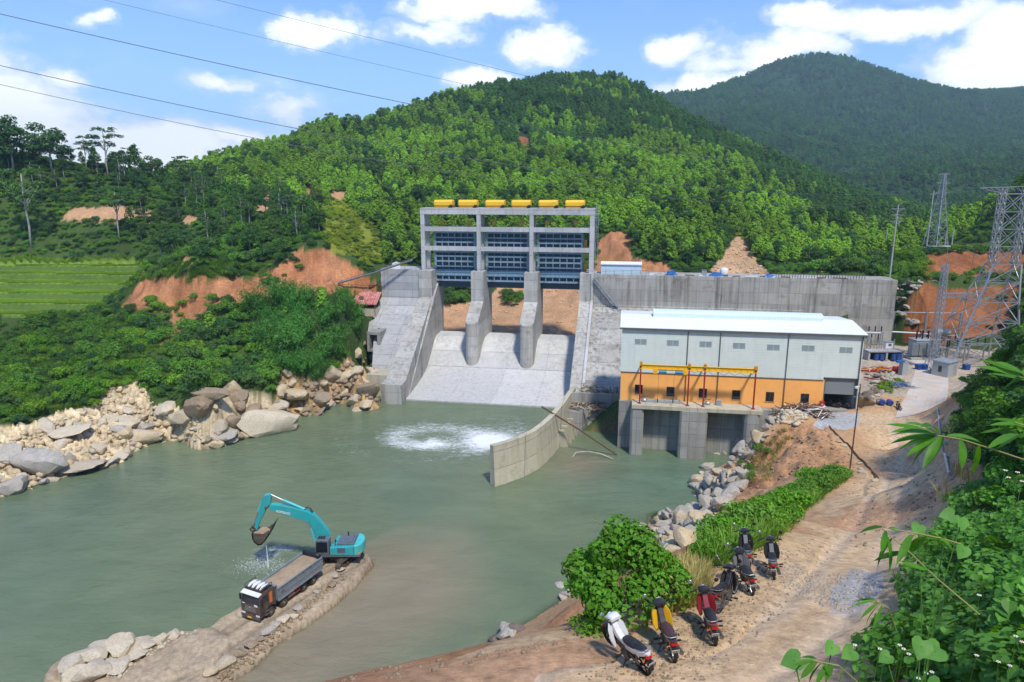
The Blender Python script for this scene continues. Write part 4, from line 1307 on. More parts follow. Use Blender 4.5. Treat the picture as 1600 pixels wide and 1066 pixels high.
m = MB(); m.loft([[(-1.0, 0, 0), (-0.9, 0.1, 1.3), (-0.9, 0.3, 1.3), (-1.0, .4, 0)], [(0, -.15, 0), (0.1, 0, 1.7), (0.1, .2, 1.7), (0, .3, 0)], [(1.1, 0, 0), (1.0, .1, 1.4), (1.0, .3, 1.4), (1.1, .4, 0)]]); m.build('sheet', M['white'], t)
t = dam_empty('concrete_slab', -30.6, 17.5, 11.6, 'tilted pale concrete slab lying above the culvert mouth', 'slab')
m = MB(); m.box((0, 0, 0), (3.0, 0.35, 2.8), M=Matrix.Rotation(R(-32), 3, 'Y') @ Matrix.Rotation(R(-35), 3, 'X')); m.build('slab', M['conc_light'], t)
# ---------------------------------------------------------------- powerhouse
def panel_mat(name, color, axis, per, groove=0.12, var=0.04, rough=0.4, dirt=0.12, depth=0.5):
 """ribbed metal sheet: grooves every `per` metres along an object axis"""
 m = bpy.data.materials.new(name)
 m.use_nodes = True
 t = NT(m.node_tree)
 b = t.n('ShaderNodeBsdfPrincipled', ins={'Roughness': rough, 'Specular IOR Level': 0.4})
 o = t.n('ShaderNodeOutputMaterial')
 t.l(b.outputs[0], o.inputs[0])
 tc = t.n('ShaderNodeTexCoord').outputs['Object']
 s = t.n('ShaderNodeSeparateXYZ')
 t.l(tc, s.inputs[0])
 f = t.math('FRACT', t.math('DIVIDE', s.outputs[axis], per))
 g = t.math('LESS_THAN', f, groove)
 nz = t.noise(tc, 0.5, 4)
 col = t.mix(t.ramp(nz, [(0.3, 0.0), (0.7, 1.0)]), tuple(x * (1 - var) for x in color), tuple(x * (1 + var) for x in color))
 col = t.mix(t.math('MULTIPLY', g, 0.16), col, tuple(x * 0.5 for x in color))
 st = t.noise(t.mapping(tc, (1.6, 1.6, 0.08)), 1.0, 6, 0.65)
 col = t.mix(t.math('MULTIPLY', t.ramp(st, [(0.5, 0.0), (0.75, 1.0)]), dirt), col, (0.22, 0.2, 0.16))
 t.l(col, b.inputs['Base Color'])
 bp = t.n('ShaderNodeBump', ins={'Strength': depth, 'Distance': 0.04, 'Height': t.math('SUBTRACT', 1.0, g)})
 t.l(bp.outputs[0], b.inputs['Normal'])
 return m
M['siding'] = panel_mat('grey_green_siding', (0.66, 0.725, 0.665), 2, 0.42, 0.10)
M['orange'] = mat('orange_render', (0.97, 0.45, 0.115), 0.8, 0, 0.03, 0.35, ((0.62, 0.32, 0.12), 0.28, 0.9), 0.1)
M['roof_white'] = panel_mat('white_roof_sheet', (0.80, 0.82, 0.83), 0, 0.55, 0.14, 0.02, 0.35, 0.05)
M['shutter'] = panel_mat('grey_roller_shutter', (0.22, 0.245, 0.25), 2, 0.14, 0.2, 0.04, 0.5, 0.06)
M['pale_green'] = panel_mat('pale_green_ridge_sheet', (0.60, 0.72, 0.66), 0, 0.5, 0.12, 0.03, 0.35, 0.03)
ph = empty('powerhouse', tuple(dw(25.7, -18.5, 8.15)), -DA, 'powerhouse with grey green metal siding over an orange wall and white roof', 'building')
L_, DPT = 36.5, 15.0       # length and depth; local x = along the wall, y = into the hill, z up from the floor
EV = 12.2
HW = 4.85
D0, D1 = 31.45, 36.2       # roller door opening
mb = MB()
mb.span((0, 0, 0), (D0, 0.25, HW))
mb.build('orange_wall', M['orange'], ph)
mb = MB()
mb.span((-0.05, -0.05, HW), (D0 - 0.25, 0.2, EV))
mb.span((D0 - 0.25, -0.05, 5.28), (L_, 0.2, EV))
mb.build('siding', M['siding'], ph)
mb = MB()
mb.span((D1, -0.02, -0.2), (L_, 0.25, 5.28))
mb.build('corner_column', M['siding'], ph)
mb = MB()
mb.span((-0.02, 0.25, 0), (0.23, DPT, EV))
mb.span((L_ - 0.25, 0.25, 0), (L_, DPT, EV))
mb.span((0, DPT - 0.25, 0), (L_, DPT, EV))
rz = EV + 0.75
for x in (0.0, L_ - 0.2):
 mb.prism([(0.2, EV - 0.01), (DPT / 2, rz - 0.06), (DPT - 0.1, EV - 0.01)], 'x', x, x + 0.2)
mb.build('rear_walls', M['siding'], ph)
mb = MB()
mb.span((0, 0.25, -0.3), (L_, DPT, 0.0))
mb.span((22, 0.26, 0.0), (22.3, DPT - .3, 10))
mb.span((D0 - 0.4, 0.27, 0.0), (D0 - 0.05, 5.0, HW))
mb.span((22.3, 9.0, 0.0), (L_ - .3, 9.3, 10))
mb.build('interior', mat('dim_interior_plaster', (0.32, 0.31, 0.29), 0.9, 0, .15, 1), ph)
mb = MB()
mb.span((D0, 0.32, 2.55), (D1, 0.42, 5.28))
mb.build('roller_door', M['shutter'], ph)
mb = MB()
mb.prism([(-0.35, EV - 0.02), (DPT / 2, rz), (DPT + 0.35, EV - 0.02), (DPT + 0.35, EV + 0.1), (DPT / 2, rz + 0.13), (-0.35, EV + 0.1)], 'x', -0.35, L_ + 0.4)
roof = mb.build('roof', M['roof_white'], ph)
mb = MB()
yc = DPT / 2
rp = [(yc - 1.5, rz - 0.05), (yc - 1.5, rz + 0.62), (yc - 1.05, rz + 0.98), (yc - .3, rz + 1.12), (yc + .3, rz + 1.12), (yc + 1.05, rz + 0.98), (yc + 1.5, rz + 0.62), (yc + 1.5, rz - 0.05)]
mb.prism(rp, 'x', 5.0, 32.0)
mb.build('ridge_vent', M['pale_green'], roof)
mb = MB()
mb.span((-0.4, -0.5, EV - 0.2), (L_ + 0.4, -0.3, EV + 0.02))
mb.build('gutter', M['steel_dark'], roof)
for px_ in (1073.5, 1124, 1230):
 u = atv(px_, 560, -18.7)[0] - 25.7
 mb = MB()
 mb.cyl((u, -0.15, 0.0), (u, -0.15, EV - 0.1), 0.07, 8)
 mb.build('downpipe', M['steel_dark'], ph)
mb = MB(); mb.cyl((L_ - 0.25, -0.15, -3.5), (L_ - 0.25, -0.15, EV - 0.1), 0.09, 8); mb.build('downpipe', M['steel_dark'], ph)
for px_ in (1025, 1180, 1287):
 u = atv(px_, 545, -18.5)[0] - 25.7
 mb = MB(); mb.span((u - .03, -0.075, HW), (u + .03, -0.045, EV - .2)); mb.build('panel_joint', M['siding'], ph)
mb = MB()
mb.span((-0.1, -0.11, HW - 0.1), (D0 - 0.25, -0.051, HW + 0.02))
mb.build('flashing', M['steel_dark'], ph)
frame_m = mat('dark_window_frame', (0.05, 0.035, 0.03), 0.5)
for cx_, cy_ in ((207, 695), (358, 706), (512, 714), (670, 722), (831, 731), (997, 739)):
 u, _, z = atv(930 + cx_ * 0.3284, 380 + cy_ * 0.3284, -18.5)
 u -= 25.7; z -= 8.15
 mb = MB()
 for a_, b_ in (((u - .62, -.05, z - .78), (u + .62, 0.06, z - .70)), ((u - .62, -.05, z + .70), (u + .62, .06, z + .78)), ((u - .62, -.05, z - .70), (u - .54, .06, z + .70)), ((u + .54, -.05, z - .70), (u + .62, .06, z + .70)),
     ((u - .03, -.04, z - .70), (u + .03, .05, z + .70))):
  mb.span(a_, b_)
 wo = mb.build('window', frame_m, ph)
 mb = MB(); mb.span((u - .55, -0.02, z - .71), (u + .55, -.004, z + .71)); mb.build('pane', M['glass_dark'], wo)
 mb = MB(); mb.span((u - .72, -0.1, z - .86), (u + .72, -.003, z - .785)); mb.build('sill', M['conc_cream'], wo)
for cx_, cy_ in ((217, 468), (370, 474), (526, 480), (685, 487), (848, 495), (1014, 499), (1194, 508)):
 u, _, z = atv(930 + cx_ * 0.3284, 380 + cy_ * 0.3284, -18.55)
 u -= 25.7; z -= 8.15
 mb = MB()
 for s in (-1, 1):
  mb.span((u + s * .48 - .44, -.11, z - .42), (u + s * .48 + .44, -.055, z - .36))
  mb.span((u + s * .48 - .44, -.11, z + .36), (u + s * .48 + .44, -.055, z + .42))
  for k in range(6):
   zz = z - .32 + k * .12
   mb.box((u + s * .48, -.085, zz), (.86, .05, .075))
 mb.build('louvre_vent', mat('vent_grey', (0.33, 0.40, 0.40), 0.5) if 'vent' not in M else M['vent'], ph)
 M['vent'] = bpy.data.materials['vent_grey']
mb = MB()
mb.span((D0 - .02, -.06, 0), (D0 + .1, .3, 5.28)); mb.span((D1 - .1, -.06, 0), (D1 + .02, .3, 5.28)); mb.span((D0, -.06, 5.2), (D1, .3, 5.3))
mb.build('door_frame', M['steel_dark'], ph)
sub = empty('tailrace_block', tuple(dw(25.7, -18.5, 0)), -DA, 'concrete tailrace substructure with three piers and a deck below the orange wall', 'substructure')
mb = MB()
mb.span((-0.15, -0.55, -3), (31.5, 0.6, 8.12))
mb.span((-0.15, 0.6, -3), (1.0, 12.0, 8.1))
mb.build('back_wall', M['conc_pier'], sub)
mb = MB()
mb.span((0.02 + 21.4, -1.6, -3), (26.5, -0.55, 8.1))
mb.build('side_wall', M['conc_pier'], sub)
def tail_pier(x0, x1, front):
 m = MB()
 c = 0.35
 m.prism([(x0, -0.56), (x0, front + c), (x0 + c, front), (x1 - c, front), (x1, front + c), (x1, -0.56)], 'z', -3, 7.95)
 m.build('pier', M['conc_pier'], sub)
tail_pier(1.75, 3.85, -3.6)
tail_pier(9.4, 13.7, -3.9)
tail_pier(19.3, 21.5, -3.7)
mb = MB()
mb.span((1.9, -3.75, 7.95), (21.9, -0.56, 8.55))
mb.build('deck', M['conc_cream'], sub)
cr = empty('gantry_crane', tuple(dw(25.7, -18.5, 8.55)), -DA, 'yellow gantry beam on four red posts in front of the orange wall', 'crane')
for x in (3.1, 10.55, 12.95, 20.55):
 mb = MB()
 mb.box((x, -2.7, 3.1), (0.22, 0.22, 6.2))
 mb.box((x, -2.7, 0.05), (0.5, 0.5, 0.1))
 mb.build('post', M['red_post'], cr)
 mb = MB()
 mb.prism([(-2.75, 6.85), (-2.75, 6.3), (-0.1, 5.4), (-0.1, 5.6), (-1.6, 6.4)], 'x', x - 0.09, x + 0.09)
 mb.box((x, -2.7, 6.6), (0.42, 0.5, 0.6))
 mb.build('bracket', M['yellow_dark'], cr)
mb = MB()
mb.span((2.9, -2.85, 6.42), (20.8, -2.55, 6.5)); mb.span((2.9, -2.72, 5.85), (20.8, -2.68, 6.42)); mb.span((2.9, -2.85, 5.77), (20.8, -2.55, 5.85))
for k in range(19):
 mb.span((3.2 + k * .95, -2.84, 5.85), (3.24 + k * .95, -2.56, 6.42))
mb.build('girder', M['yellow'], cr)
mb = MB()
mb.span((5.0, -3.0, 5.1), (5.7, -2.4, 5.75)); mb.span((9.7, -3.0, 5.1), (10.3, -2.4, 5.75)); mb.span((5.7, -2.75, 5.62), (9.7, -2.65, 5.72))
tro = mb.build('trolley', M['yellow'], cr)
mb = MB()
for x in (6.5, 9.0):
 mb.cyl((x - .6, -2.7, 5.35), (x + .6, -2.7, 5.35), 0.23, 12)
mb.build('winch_motor', mat('blue_motor', (0.03, 0.22, 0.40), 0.4), tro)
mb = MB()
for x in (5.9, 8.3):
 mb.cyl((x, -2.7, 0.9), (x, -2.7, 5.2), 0.02, 5)
 mb.box((x, -2.7, 0.6), (.16, .12, .6))
mb.tube([(10.8, -2.6, 5.7), (11.4, -2.6, 5.35), (12.0, -2.6, 5.7), (12.8, -2.6, 5.3), (13.5, -2.6, 5.7), (14.3, -2.6, 5.1), (15.0, -2.6, 5.7), (15.8, -2.6, 5.2), (16.6, -2.6, 5.7), (17.5, -2.6, 5.2), (18.2, -2.6, 5.7), (19.2, -2.6, 5.2), (20.4, -2.6, 5.7)], 0.025, 4)
mb.build('cable', M['black'], tro)
t = empty('stoplog_gate', tuple(dw(25.7 + 6.9, -18.5 - 1.6, 8.55)), -DA, 'long low grey steel stoplog lying on the tailrace deck', 'stoplog')
mb = MB(); mb.span((-2.7, -.25, .05), (2.7, .25, .42)); mb.build('beam', M['grey_box'], t)
mb = MB()
for x in (-2.6, -1.2, .2, 1.6, 2.55):
 mb.span((x - .09, -.3, 0), (x + .09, .3, .62 if abs(x) > 2.5 else .5))
mb.build('stiffener', M['steel'], t)
t = empty('control_box', tuple(dw(25.7 + 15.5, -18.5 - 1.5, 8.55)), -DA, 'small grey control box standing on the tailrace deck', 'box')
mb = MB(); mb.span((-.4, -.25, 0.05), (.4, .25, .85)); mb.build('body', M['grey_box'], t, bevel=.02)
mb = MB(); mb.span((-.33, -.27, .12), (.33, -.25, .78)); mb.build('door', M['steel'], t)
for x, lab in ((3.9, 'round grey pump with a red handwheel at the left end of the deck'), (13.8, 'small pump with a red pipe lying near the middle of the deck')):
 t = empty('pump', tuple(dw(25.7 + x, -18.5 - 1.5, 8.55)), -DA, lab, 'pump')
 mb = MB(); mb.lathe([(.45, 0), (.5, .25), (.4, .5), (.1, .6)], n=12); mb.build('housing', M['steel'], t, smooth=True)
 mb = MB(); mb.tube([(-.6, 0, .55), (-.3, 0, .95), (.1, 0, .8), (.5, 0, .9)], .06, 6); mb.build('pipe', M['rust'], t)
u = atv(1283, 640, -18.9)[0]
t = empty('fire_cabinet', tuple(dw(u, -19.0, 8.45)), -DA, 'tall red fire cabinet at the foot of the orange wall beside the door', 'cabinet')
mb = MB(); mb.span((-.33, -.2, .0), (.33, .2, 1.25)); mb.build('body', M['red'], t, bevel=.02)
mb = MB(); mb.span((-.12, -.215, .6), (.12, -.2, .9)); mb.build('window', M['white'], t)
# ---------------------------------------------------------------- curved guide wall between spillway and tailrace
gw = empty('guide_wall', tuple(ORG), -DA, 'curving pale concrete guide wall standing in the river beside the tailrace', 'wall')
path = [(16.75, 0.6, 4.5), (16.75, -4, 5.3), (16.7, -8, 6.1), (16.3, -12, 6.2), (15.9, -16, 6.25), (15.3, -20, 6.3), (14.7, -23.5, 6.3), (13.9, -27.0, 6.3), (12.9, -30.2, 6.3), (11.4, -33, 6.25), (9.6, -35.3, 6.2), (7.8, -37.2, 6.2)]
rings = []
for i, (u, v, z) in enumerate(path):
 a_, b_ = path[max(0, i - 1)], path[min(len(path) - 1, i + 1)]
 d = Vector((b_[0] - a_[0], b_[1] - a_[1], 0)).normalized()
 nrm = Vector((-d.y, d.x, 0))   # to the right-hand (tailrace) side when walking downstream
 p = Vector((u, v, 0))
 if nrm.x < 0:
  nrm = -nrm
 rings.append([tuple(p - nrm * 0.45 + Vector((0, 0, -3))), tuple(p + nrm * 1.0 + Vector((0, 0, -3))), tuple(p + nrm * 0.42 + Vector((0, 0, z - 0.4))), tuple(p + nrm * 0.42 + Vector((0, 0, z))), tuple(p - nrm * 0.42 + Vector((0, 0, z)))])
mb = MB()
mb.loft(rings)
mb.build('wall_stem', M['conc_cream'], gw)
for (u, v, zt, ln) in ((15.6, -18.4, 3.1, 2.2), (15.9, -16.4, 3.1, 2.2), (16.2, -14.6, 3.1, 2.2), (15.2, -20.4, 3.0, 2.1)):
 mb = MB()
 mb.prism([(u, -3), (u, zt), (u + 1.5, zt), (u + 1.5 + ln * 0.75, -3)], 'y', v - 0.22, v + 0.22)
 mb.build('buttress', M['conc_cream'], gw)
mb = MB()
mb.tube([D3(13.1, -21.9, 7.4), D3(19.4, -22.3, 3.9), D3(25.5, -22.7, 0.15)], 0.16, 8, r2=0.13)
tag(mb.build('steel_pole', M['rust']), 'long rusty pole leaning from the guide wall down into the tailrace', 'pole')
mb = MB()
mb.tube([D3(18.5, -24.5, 0.0), D3(19.0, -23.6, .5), D3(21, -23.2, .65), D3(23, -23.6, .5), D3(25, -24.4, 0.05)], 0.08, 6)
tag(mb.build('bent_pipe', M['conc_cream']), 'thin pale bent pipe lying in the tailrace shallows', 'pipe')
# ---------------------------------------------------------------- heap of timber beside the powerhouse door
def stick_heap(name, loc, n, lx, ly, lz, label, cat, mats, rz_=0.0, lens=(1.2, 3.5), th=(0.06, 0.2)):
 t = empty(name, loc, rz_, label, cat)
 for mi, mm in enumerate(mats):
  m = MB()
  for k in range(n // len(mats)):
   a_, e_ = RNG.uniform(0, 6.28), RNG.normal(0, .28)
   ln = RNG.uniform(*lens)
   r_ = RNG.uniform(0, 1) ** .7
   fx, fy = RNG.uniform(-1, 1), RNG.uniform(-1, 1)
   z = lz * max(0.03, (1 - fx * fx)) * RNG.uniform(.05, 1) * (1 - .6 * fy * fy)
   d = Vector((math.cos(a_) * math.cos(e_), math.sin(a_) * math.cos(e_), math.sin(e_))) * ln / 2
   c_ = Vector((fx * lx, fy * ly, z + .06))
   m.bar(c_ - d, c_ + d, RNG.uniform(*th), RNG.uniform(.03, .12))
  m.build('boards' if mi == 0 else ('poles' if mi == 1 else 'offcuts'), mm, t)
 return t
u, v_, z_ = atv(1262, 648, -20.5)
stick_heap('timber_heap', tuple(dw(u - .5, -20.8, 8.2)), 120, 3.4, 1.5, 1.5, 'heap of broken formwork boards in front of the orange wall', 'timber heap', [M['brown_wood'], M['rust'], M['white']], -DA)
stick_heap('timber_heap', tuple(dw(51.5, -19.6, 7.9)), 40, 2.4, .8, .6, 'low stack of dark planks along the foot of the orange wall', 'timber heap', [M['brown_wood'], M['rust']], -DA)
stick_heap('rubble_heap', tuple(dw(20.6, -4.0, 5.1)), 60, 2.0, 2.2, .8, 'twigs and planks heaped at the foot of the dam face', 'debris heap', [M['brown_wood'], M['conc_cream']], -DA)
stick_heap('rubble_heap', tuple(dw(23.6, -4.6, 5.1)), 50, 1.6, 2.0, .4, 'pale rubble and boards spread behind the low retaining wall', 'debris heap', [M['conc_cream'], M['brown_wood']], -DA)
stick_heap('rubble_heap', tuple(dw(19.5, -11, 4.2)), 60, 2.6, 2.0, .2, 'scattered boards on the ledge above the tailrace', 'debris heap', [M['conc_cream'], M['rust'], M['brown_wood']], -DA)
# ---------------------------------------------------------------- lattice towers, switchyard, poles, wires
def lattice(m_leg, m_brace, levels, leg=0.12, br=0.07, diag=True):
 """levels = [(z, half width x, half width y, offset x, offset y)]"""
 C4 = ((-1, -1), (1, -1), (1, 1), (-1, 1))
 P = [[Vector((ox + sx * hx, oy + sy * hy, z)) for sx, sy in C4] for z, hx, hy, ox, oy in levels]
 for i in range(len(P) - 1):
  for k in range(4):
   m_leg.bar(P[i][k], P[i + 1][k], leg)
   j = (k + 1) % 4
   m_brace.bar(P[i + 1][k], P[i + 1][j], br)
   if diag:
    m_brace.bar(P[i][k], P[i + 1][j], br)
    m_brace.bar(P[i][j], P[i + 1][k], br * .8)
def on_ground(px, py, Y):
 """the ground point under the photo's line of sight at distance Y"""
 p = aty(px, py, Y)
 return p[0], p[1], hz1(p[0], p[1])
mx_, my_ = 78.6, 123.8
mzb = hz1(mx_, my_)
t = empty('lattice_mast', (mx_, my_, mzb), 0.1, 'slim square lattice mast with a lightning rod in the switchyard', 'mast')
a_, b_ = MB(), MB()
Ht = 28.8 - mzb
lv = [(0, 1.0, 1.0, 0, 0), (2.2, .62, .62, 0, 0)] + [(2.2 + (Ht - 2.2) * k / 18, .60 - .012 * k, .60 - .012 * k, 0, 0) for k in range(1, 19)]
lattice(a_, b_, lv, .12, .065)
a_.build('legs', M['steel'], t)
b_.build('bracing', M['steel'], t)
m = MB(); m.cyl((0, 0, Ht - .3), (0, 0, Ht + 3.4), .06, 6, .02); m.build('lightning_rod', M['steel'], t)
m = MB(); m.tube([(-.5, 0, Ht - 3.6), (-1.2, -.1, Ht - 3.1), (-1.9, -.2, Ht - 2.9)], .05, 6); m.box((-2.0, -.2, Ht - 2.9), (.7, .3, .15)); m.build('lamp_arm', M['steel'], t)
tx, ty = 92.4, 128.5
tzb = 9.4
t = empty('lattice_tower', (tx, ty, tzb), -0.05, 'large galvanised lattice tower with splayed legs at the right edge of the switchyard', 'pylon')
a_, b_ = MB(), MB()
lv = [(-.6, 6.4, 4.6, -3.6, 0), (4.4, 5.3, 3.9, -2.8, 0), (8.2, 4.5, 3.2, -2.1, 0), (12.0, 3.7, 2.5, -1.4, 0), (15.6, 3.0, 1.8, -.6, 0), (19.0, 2.55, 1.2, 0, 0)]
lattice(a_, b_, lv, .26, .13)
for i in (1, 2):
 z, hx, hy, ox, oy = lv[i]
 b_.bar((ox - hx, oy, z), (ox, oy - hy, z), .1); b_.bar((ox + hx, oy, z), (ox, oy - hy, z), .1)
 z0, hx0, hy0, ox0, oy0 = lv[i - 1]
 for s in (-1, 1):
  b_.bar((ox0 + s * hx0 * .5, oy0 - hy0 * .98, z0 + 1.0), (ox, oy - hy, z), .09)
  b_.bar((ox0 + s * hx0 * .95, oy0 - hy0 * .95, z0 + (z - z0) * .5), (ox + s * hx * .5, oy - hy, z), .09)
for s in (-1, 1):
 cl = [(19.0 + k * 1.75, .48, .48, s * 2.1, 0) for k in range(9)]
 lattice(a_, b_, cl, .13, .08)
for k in range(4):
 z0, z1 = 19.0 + k * 3.2, 19.0 + (k + 1) * 3.2
 for y in (-.48, .48):
  b_.bar((-1.65, y, z0), (1.65, y, z1), .1); b_.bar((1.65, y, z0), (-1.65, y, z1), .1)
  b_.bar((-2.5, y, z1), (2.5, y, z1), .12)
a_.build('legs', M['steel'], t)
b_.build('bracing', M['steel'], t)
m = MB()
top = 33.0
for y in (-.5, .5):
 m.bar((-6.2, y * .2, top - .1), (6.5, y * .4, top + .35), .13); m.bar((-6.2, y * .2, top - .15), (-2.1, y, top - 1.1), .11); m.bar((-2.1, y, top - 1.1), (2.1, y, top - 1.1), .11); m.bar((2.1, y, top - 1.1), (6.5, y * .4, top + .3), .11)
 for k in range(12):
  x = -5.6 + k
  m.bar((x, y * .5, top - .05), (x + .5, y * .6, top - .75 if abs(x) < 3.5 else top - .4), .07)
m.build('crossarm', M['steel'], t)
m = MB()
for y in (-.3, .3):
 m.bar((-6.2, y, 7.0), (-1.2, y, 7.2), .1)
for sgn, z0 in ((-1, 13.9),):
 pass
m2 = MB()
for z in (12.6, 13.4):
 for y in (-.45, .45):
  m2.bar((-10.7, y - .5, z), (-2.6, y, z), .1)
for k in range(13):
 x0, x1 = -10.6 + k * .64, -10.6 + (k + 1) * .64
 z0, z1 = (12.6, 13.4) if k % 2 == 0 else (13.4, 12.6)
 m2.bar((x0, -.9, z0), (x1, -.9, z1), .06); m2.bar((x0, -.05, z0), (x1, -.05, z1), .06)
m2.build('link_truss', M['steel'], t)
TWR = Vector((tx, ty, tzb))
lx, ly = 126.2, 205.0
lzb = hz1(lx, ly)
t = empty('transmission_tower', (lx, ly, lzb), 0.35, 'tall transmission tower with four pairs of arms beside the upper road', 'pylon')
a_, b_ = MB(), MB()
HT = 46.6 - lzb
zs = [0, .12, .24, .34, .43, .51, .58, .645, .70, .755, .81, .865, .92, 1.0]
hw_ = [2.5, 2.2, 1.9, 1.65, 1.42, 1.2, 1.0, .85, .75, .66, .58, .5, .42, .3]
lattice(a_, b_, [(z * HT, w_, w_, 0, 0) for z, w_ in zip(zs, hw_)], .15, .085)
a_.build('legs', M['steel'], t); b_.build('bracing', M['steel'], t)
for f, ln in ((.61, 3.4), (.75, 3.2), (.875, 3.0), (.985, 2.4)):
 m = MB()
 z = f * HT
 for s in (-1, 1):
  for y in (-.4, .4):
   m.bar((s * .3, y, z + .45), (s * ln, 0, z + .12), .07); m.bar((s * .3, y, z - .1), (s * ln, 0, z + .08), .07)
 m.build('arm', M['steel'], t)
LTW = Vector((lx, ly, lzb))
def pole(name, x, y, zb, h, label, cat, r=0.15, arms=(), mat_='conc_frame', rz_=0, grp=None):
 t = empty(name, (x, y, zb), rz_, label, cat, grp)
 m = MB(); m.cyl((0, 0, -.5), (0, 0, h), r, 10, r * .65); m.build('shaft', M[mat_], t, smooth=True, angle=40)
 for z, w_ in arms:
  m = MB()
  m.box((0, -.12, z), (2 * w_, .1, .12))
  for s in (-1, 1):
   m.bar((s * w_ * .7, -.12, z), (0, -.1, z - .7), .06)
  a_ = m.build('crossarm', M['steel'], t)
  m = MB()
  for x_ in (-w_ * .95, -w_ * .5, w_ * .5, w_ * .95):
   m.lathe([(.05, .05), (.1, .12), (.05, .18), (.1, .24), (.05, .3), (.04, .36)], (x_, -.12, z), 8)
  m.build('insulators', M['ceramic'], a_)
 return t
p = on_ground(1389.5, 440, 149)
pole('utility_pole', p[0], p[1], p[2], 38.9 - p[2], 'concrete utility pole with three crossarms at the right end of the dam crest', 'utility pole', .2, ((38.0 - p[2], 1.5), (36.7 - p[2], 1.5), (35.4 - p[2], 1.5)))
for (px_, pb, pt, Y_g, lab) in ((1448, 384, 297, 198, 'tall plain concrete pole beside the transmission tower'), (1476, 386, 357, 205, 'short pole just right of the transmission tower'), (1487, 384, 355, 215, 'yellowish pole beside the bend of the upper road'),
        (1496, 380, 352, 240, 'grey pole farther along the upper road'), (1539, 372, 354, 262, 'thin pole at the far end of the upper road'), (1385, 372, 358, 215, 'thin grey pole standing behind the utility pole')):
 x_, y_, z_ = on_ground(px_, pb, Y_g)
 zt = aty(px_, pt, Y_g)[2]
 pole('utility_pole', x_, y_, z_, max(3, zt - z_), lab, 'utility pole', .19, ((max(3, zt - z_) - 1.0, 1.0),) if px_ == 1448 else (), 'conc_frame', 0, 'poles along the upper road')
g0 = [(83.4, 147.0), (90.2, 146.2), (97.2, 145.4)]
t = empty('tubular_gantry', (g0[1][0], g0[1][1], 9.4), 0, 'grey tubular gantry with three columns and a thin top beam behind the transformer', 'gantry')
for x, y in g0:
 m = MB(); m.cyl((x - g0[1][0], y - g0[1][1], -.3), (x - g0[1][0], y - g0[1][1], 6.6), .28, 12); m.build('column', M['steel'], t, smooth=True, angle=40)
m = MB(); m.tube([(g0[0][0] - g0[1][0], g0[0][1] - g0[1][1], 6.5), (0, 0, 6.5), (g0[2][0] - g0[1][0], g0[2][1] - g0[1][1], 6.5)], .09, 8); m.build('beam', M['steel'], t)
def ins(m, c, h, r=.12, n=8):
 k = max(3, int(h / .13))
 prof = []
 for i in range(k):
  prof += [(r * .55, h * i / k), (r, h * (i + .4) / k), (r * .55, h * (i + .8) / k)]
 m.lathe(prof, c, n)
for (pa, pb, Yg, lab) in (((1338, 519), (1378, 520.5), 138, 'white bus tube at the right gable of the powerhouse'), ((1394, 518.5), (1438, 521), 136, 'white bus tube above the transformer'), ((1443, 521.5), (1491, 525), 134, 'white bus tube crossing behind the slim lattice mast')):
 a_, b_ = aty(pa[0], pa[1], Yg), aty(pb[0], pb[1], Yg - 1)
 t = empty('bus_tube', tuple((a_ + b_) / 2), 0, lab, 'bus tube')
 o_ = (a_ + b_) / 2
 m = MB(); m.cyl(tuple(a_ - o_), tuple(b_ - o_), .14, 10); m.build('tube', M['white'], t)
 for f in (.12, .88):
  q = a_ + (b_ - a_) * f
  m = MB(); ins(m, tuple(q - o_ - np.array([0, 0, 1.5])), 1.4, .16); m.build('insulator', M['ceramic'], t)
  m = MB(); hh_ = q[2] - 1.5 - hz1(q[0], q[1]); m.cyl(tuple(q - o_ - np.array([0, 0, 1.5 + hh_ + .3])), tuple(q - o_ - np.array([0, 0, 1.5])), .12, 8); m.build('support', M['steel'], t)
t = empty('transformer', (81.0, 132.0, 9.4), 0.05, 'big grey power transformer with radiators and a round oil tank on top', 'transformer')
m = MB(); m.span((-1.6, -1.2, .5), (2.6, 1.4, 3.6)); m.span((-1.7, -1.3, 3.6), (2.7, 1.5, 3.75)); m.build('tank', M['grey_box'], t, bevel=.04)
for x0 in (-2.9, -1.5, 0.1, 1.7):
 m = MB()
 for k in range(9):
  m.span((x0 + k * .14, -2.1, .9), (x0 + k * .14 + .06, -1.25, 3.3))
 m.span((x0 - .03, -2.05, 3.05), (x0 + 1.2, -1.7, 3.15))
 m.build('radiator', M['grey_box'], t)
m = MB(); m.lathe([(.1, 0), (.62, .05), (.66, .3), (.66, 2.5), (.62, 2.75), (.1, 2.8)], (3.0, .4, 5.0), 18, 'x'); m.build('oil_tank', M['grey_box'], t, smooth=True, angle=35)
m = MB()
for x in (3.5, 5.2):
 m.bar((x, .4, 0), (x, .4, 4.5), .16)
m.build('tank_support', M['steel'], t)
for k, x in enumerate((-.9, .3, 1.5)):
 m = MB(); ins(m, (x, .2, 3.75), 1.7, .2); m.build('bushing', M['ceramic'], t)
m = MB(); m.span((-3.1, -2.3, -.2), (3.0, 1.7, .5)); m.build('plinth', M['conc_grey'], t)
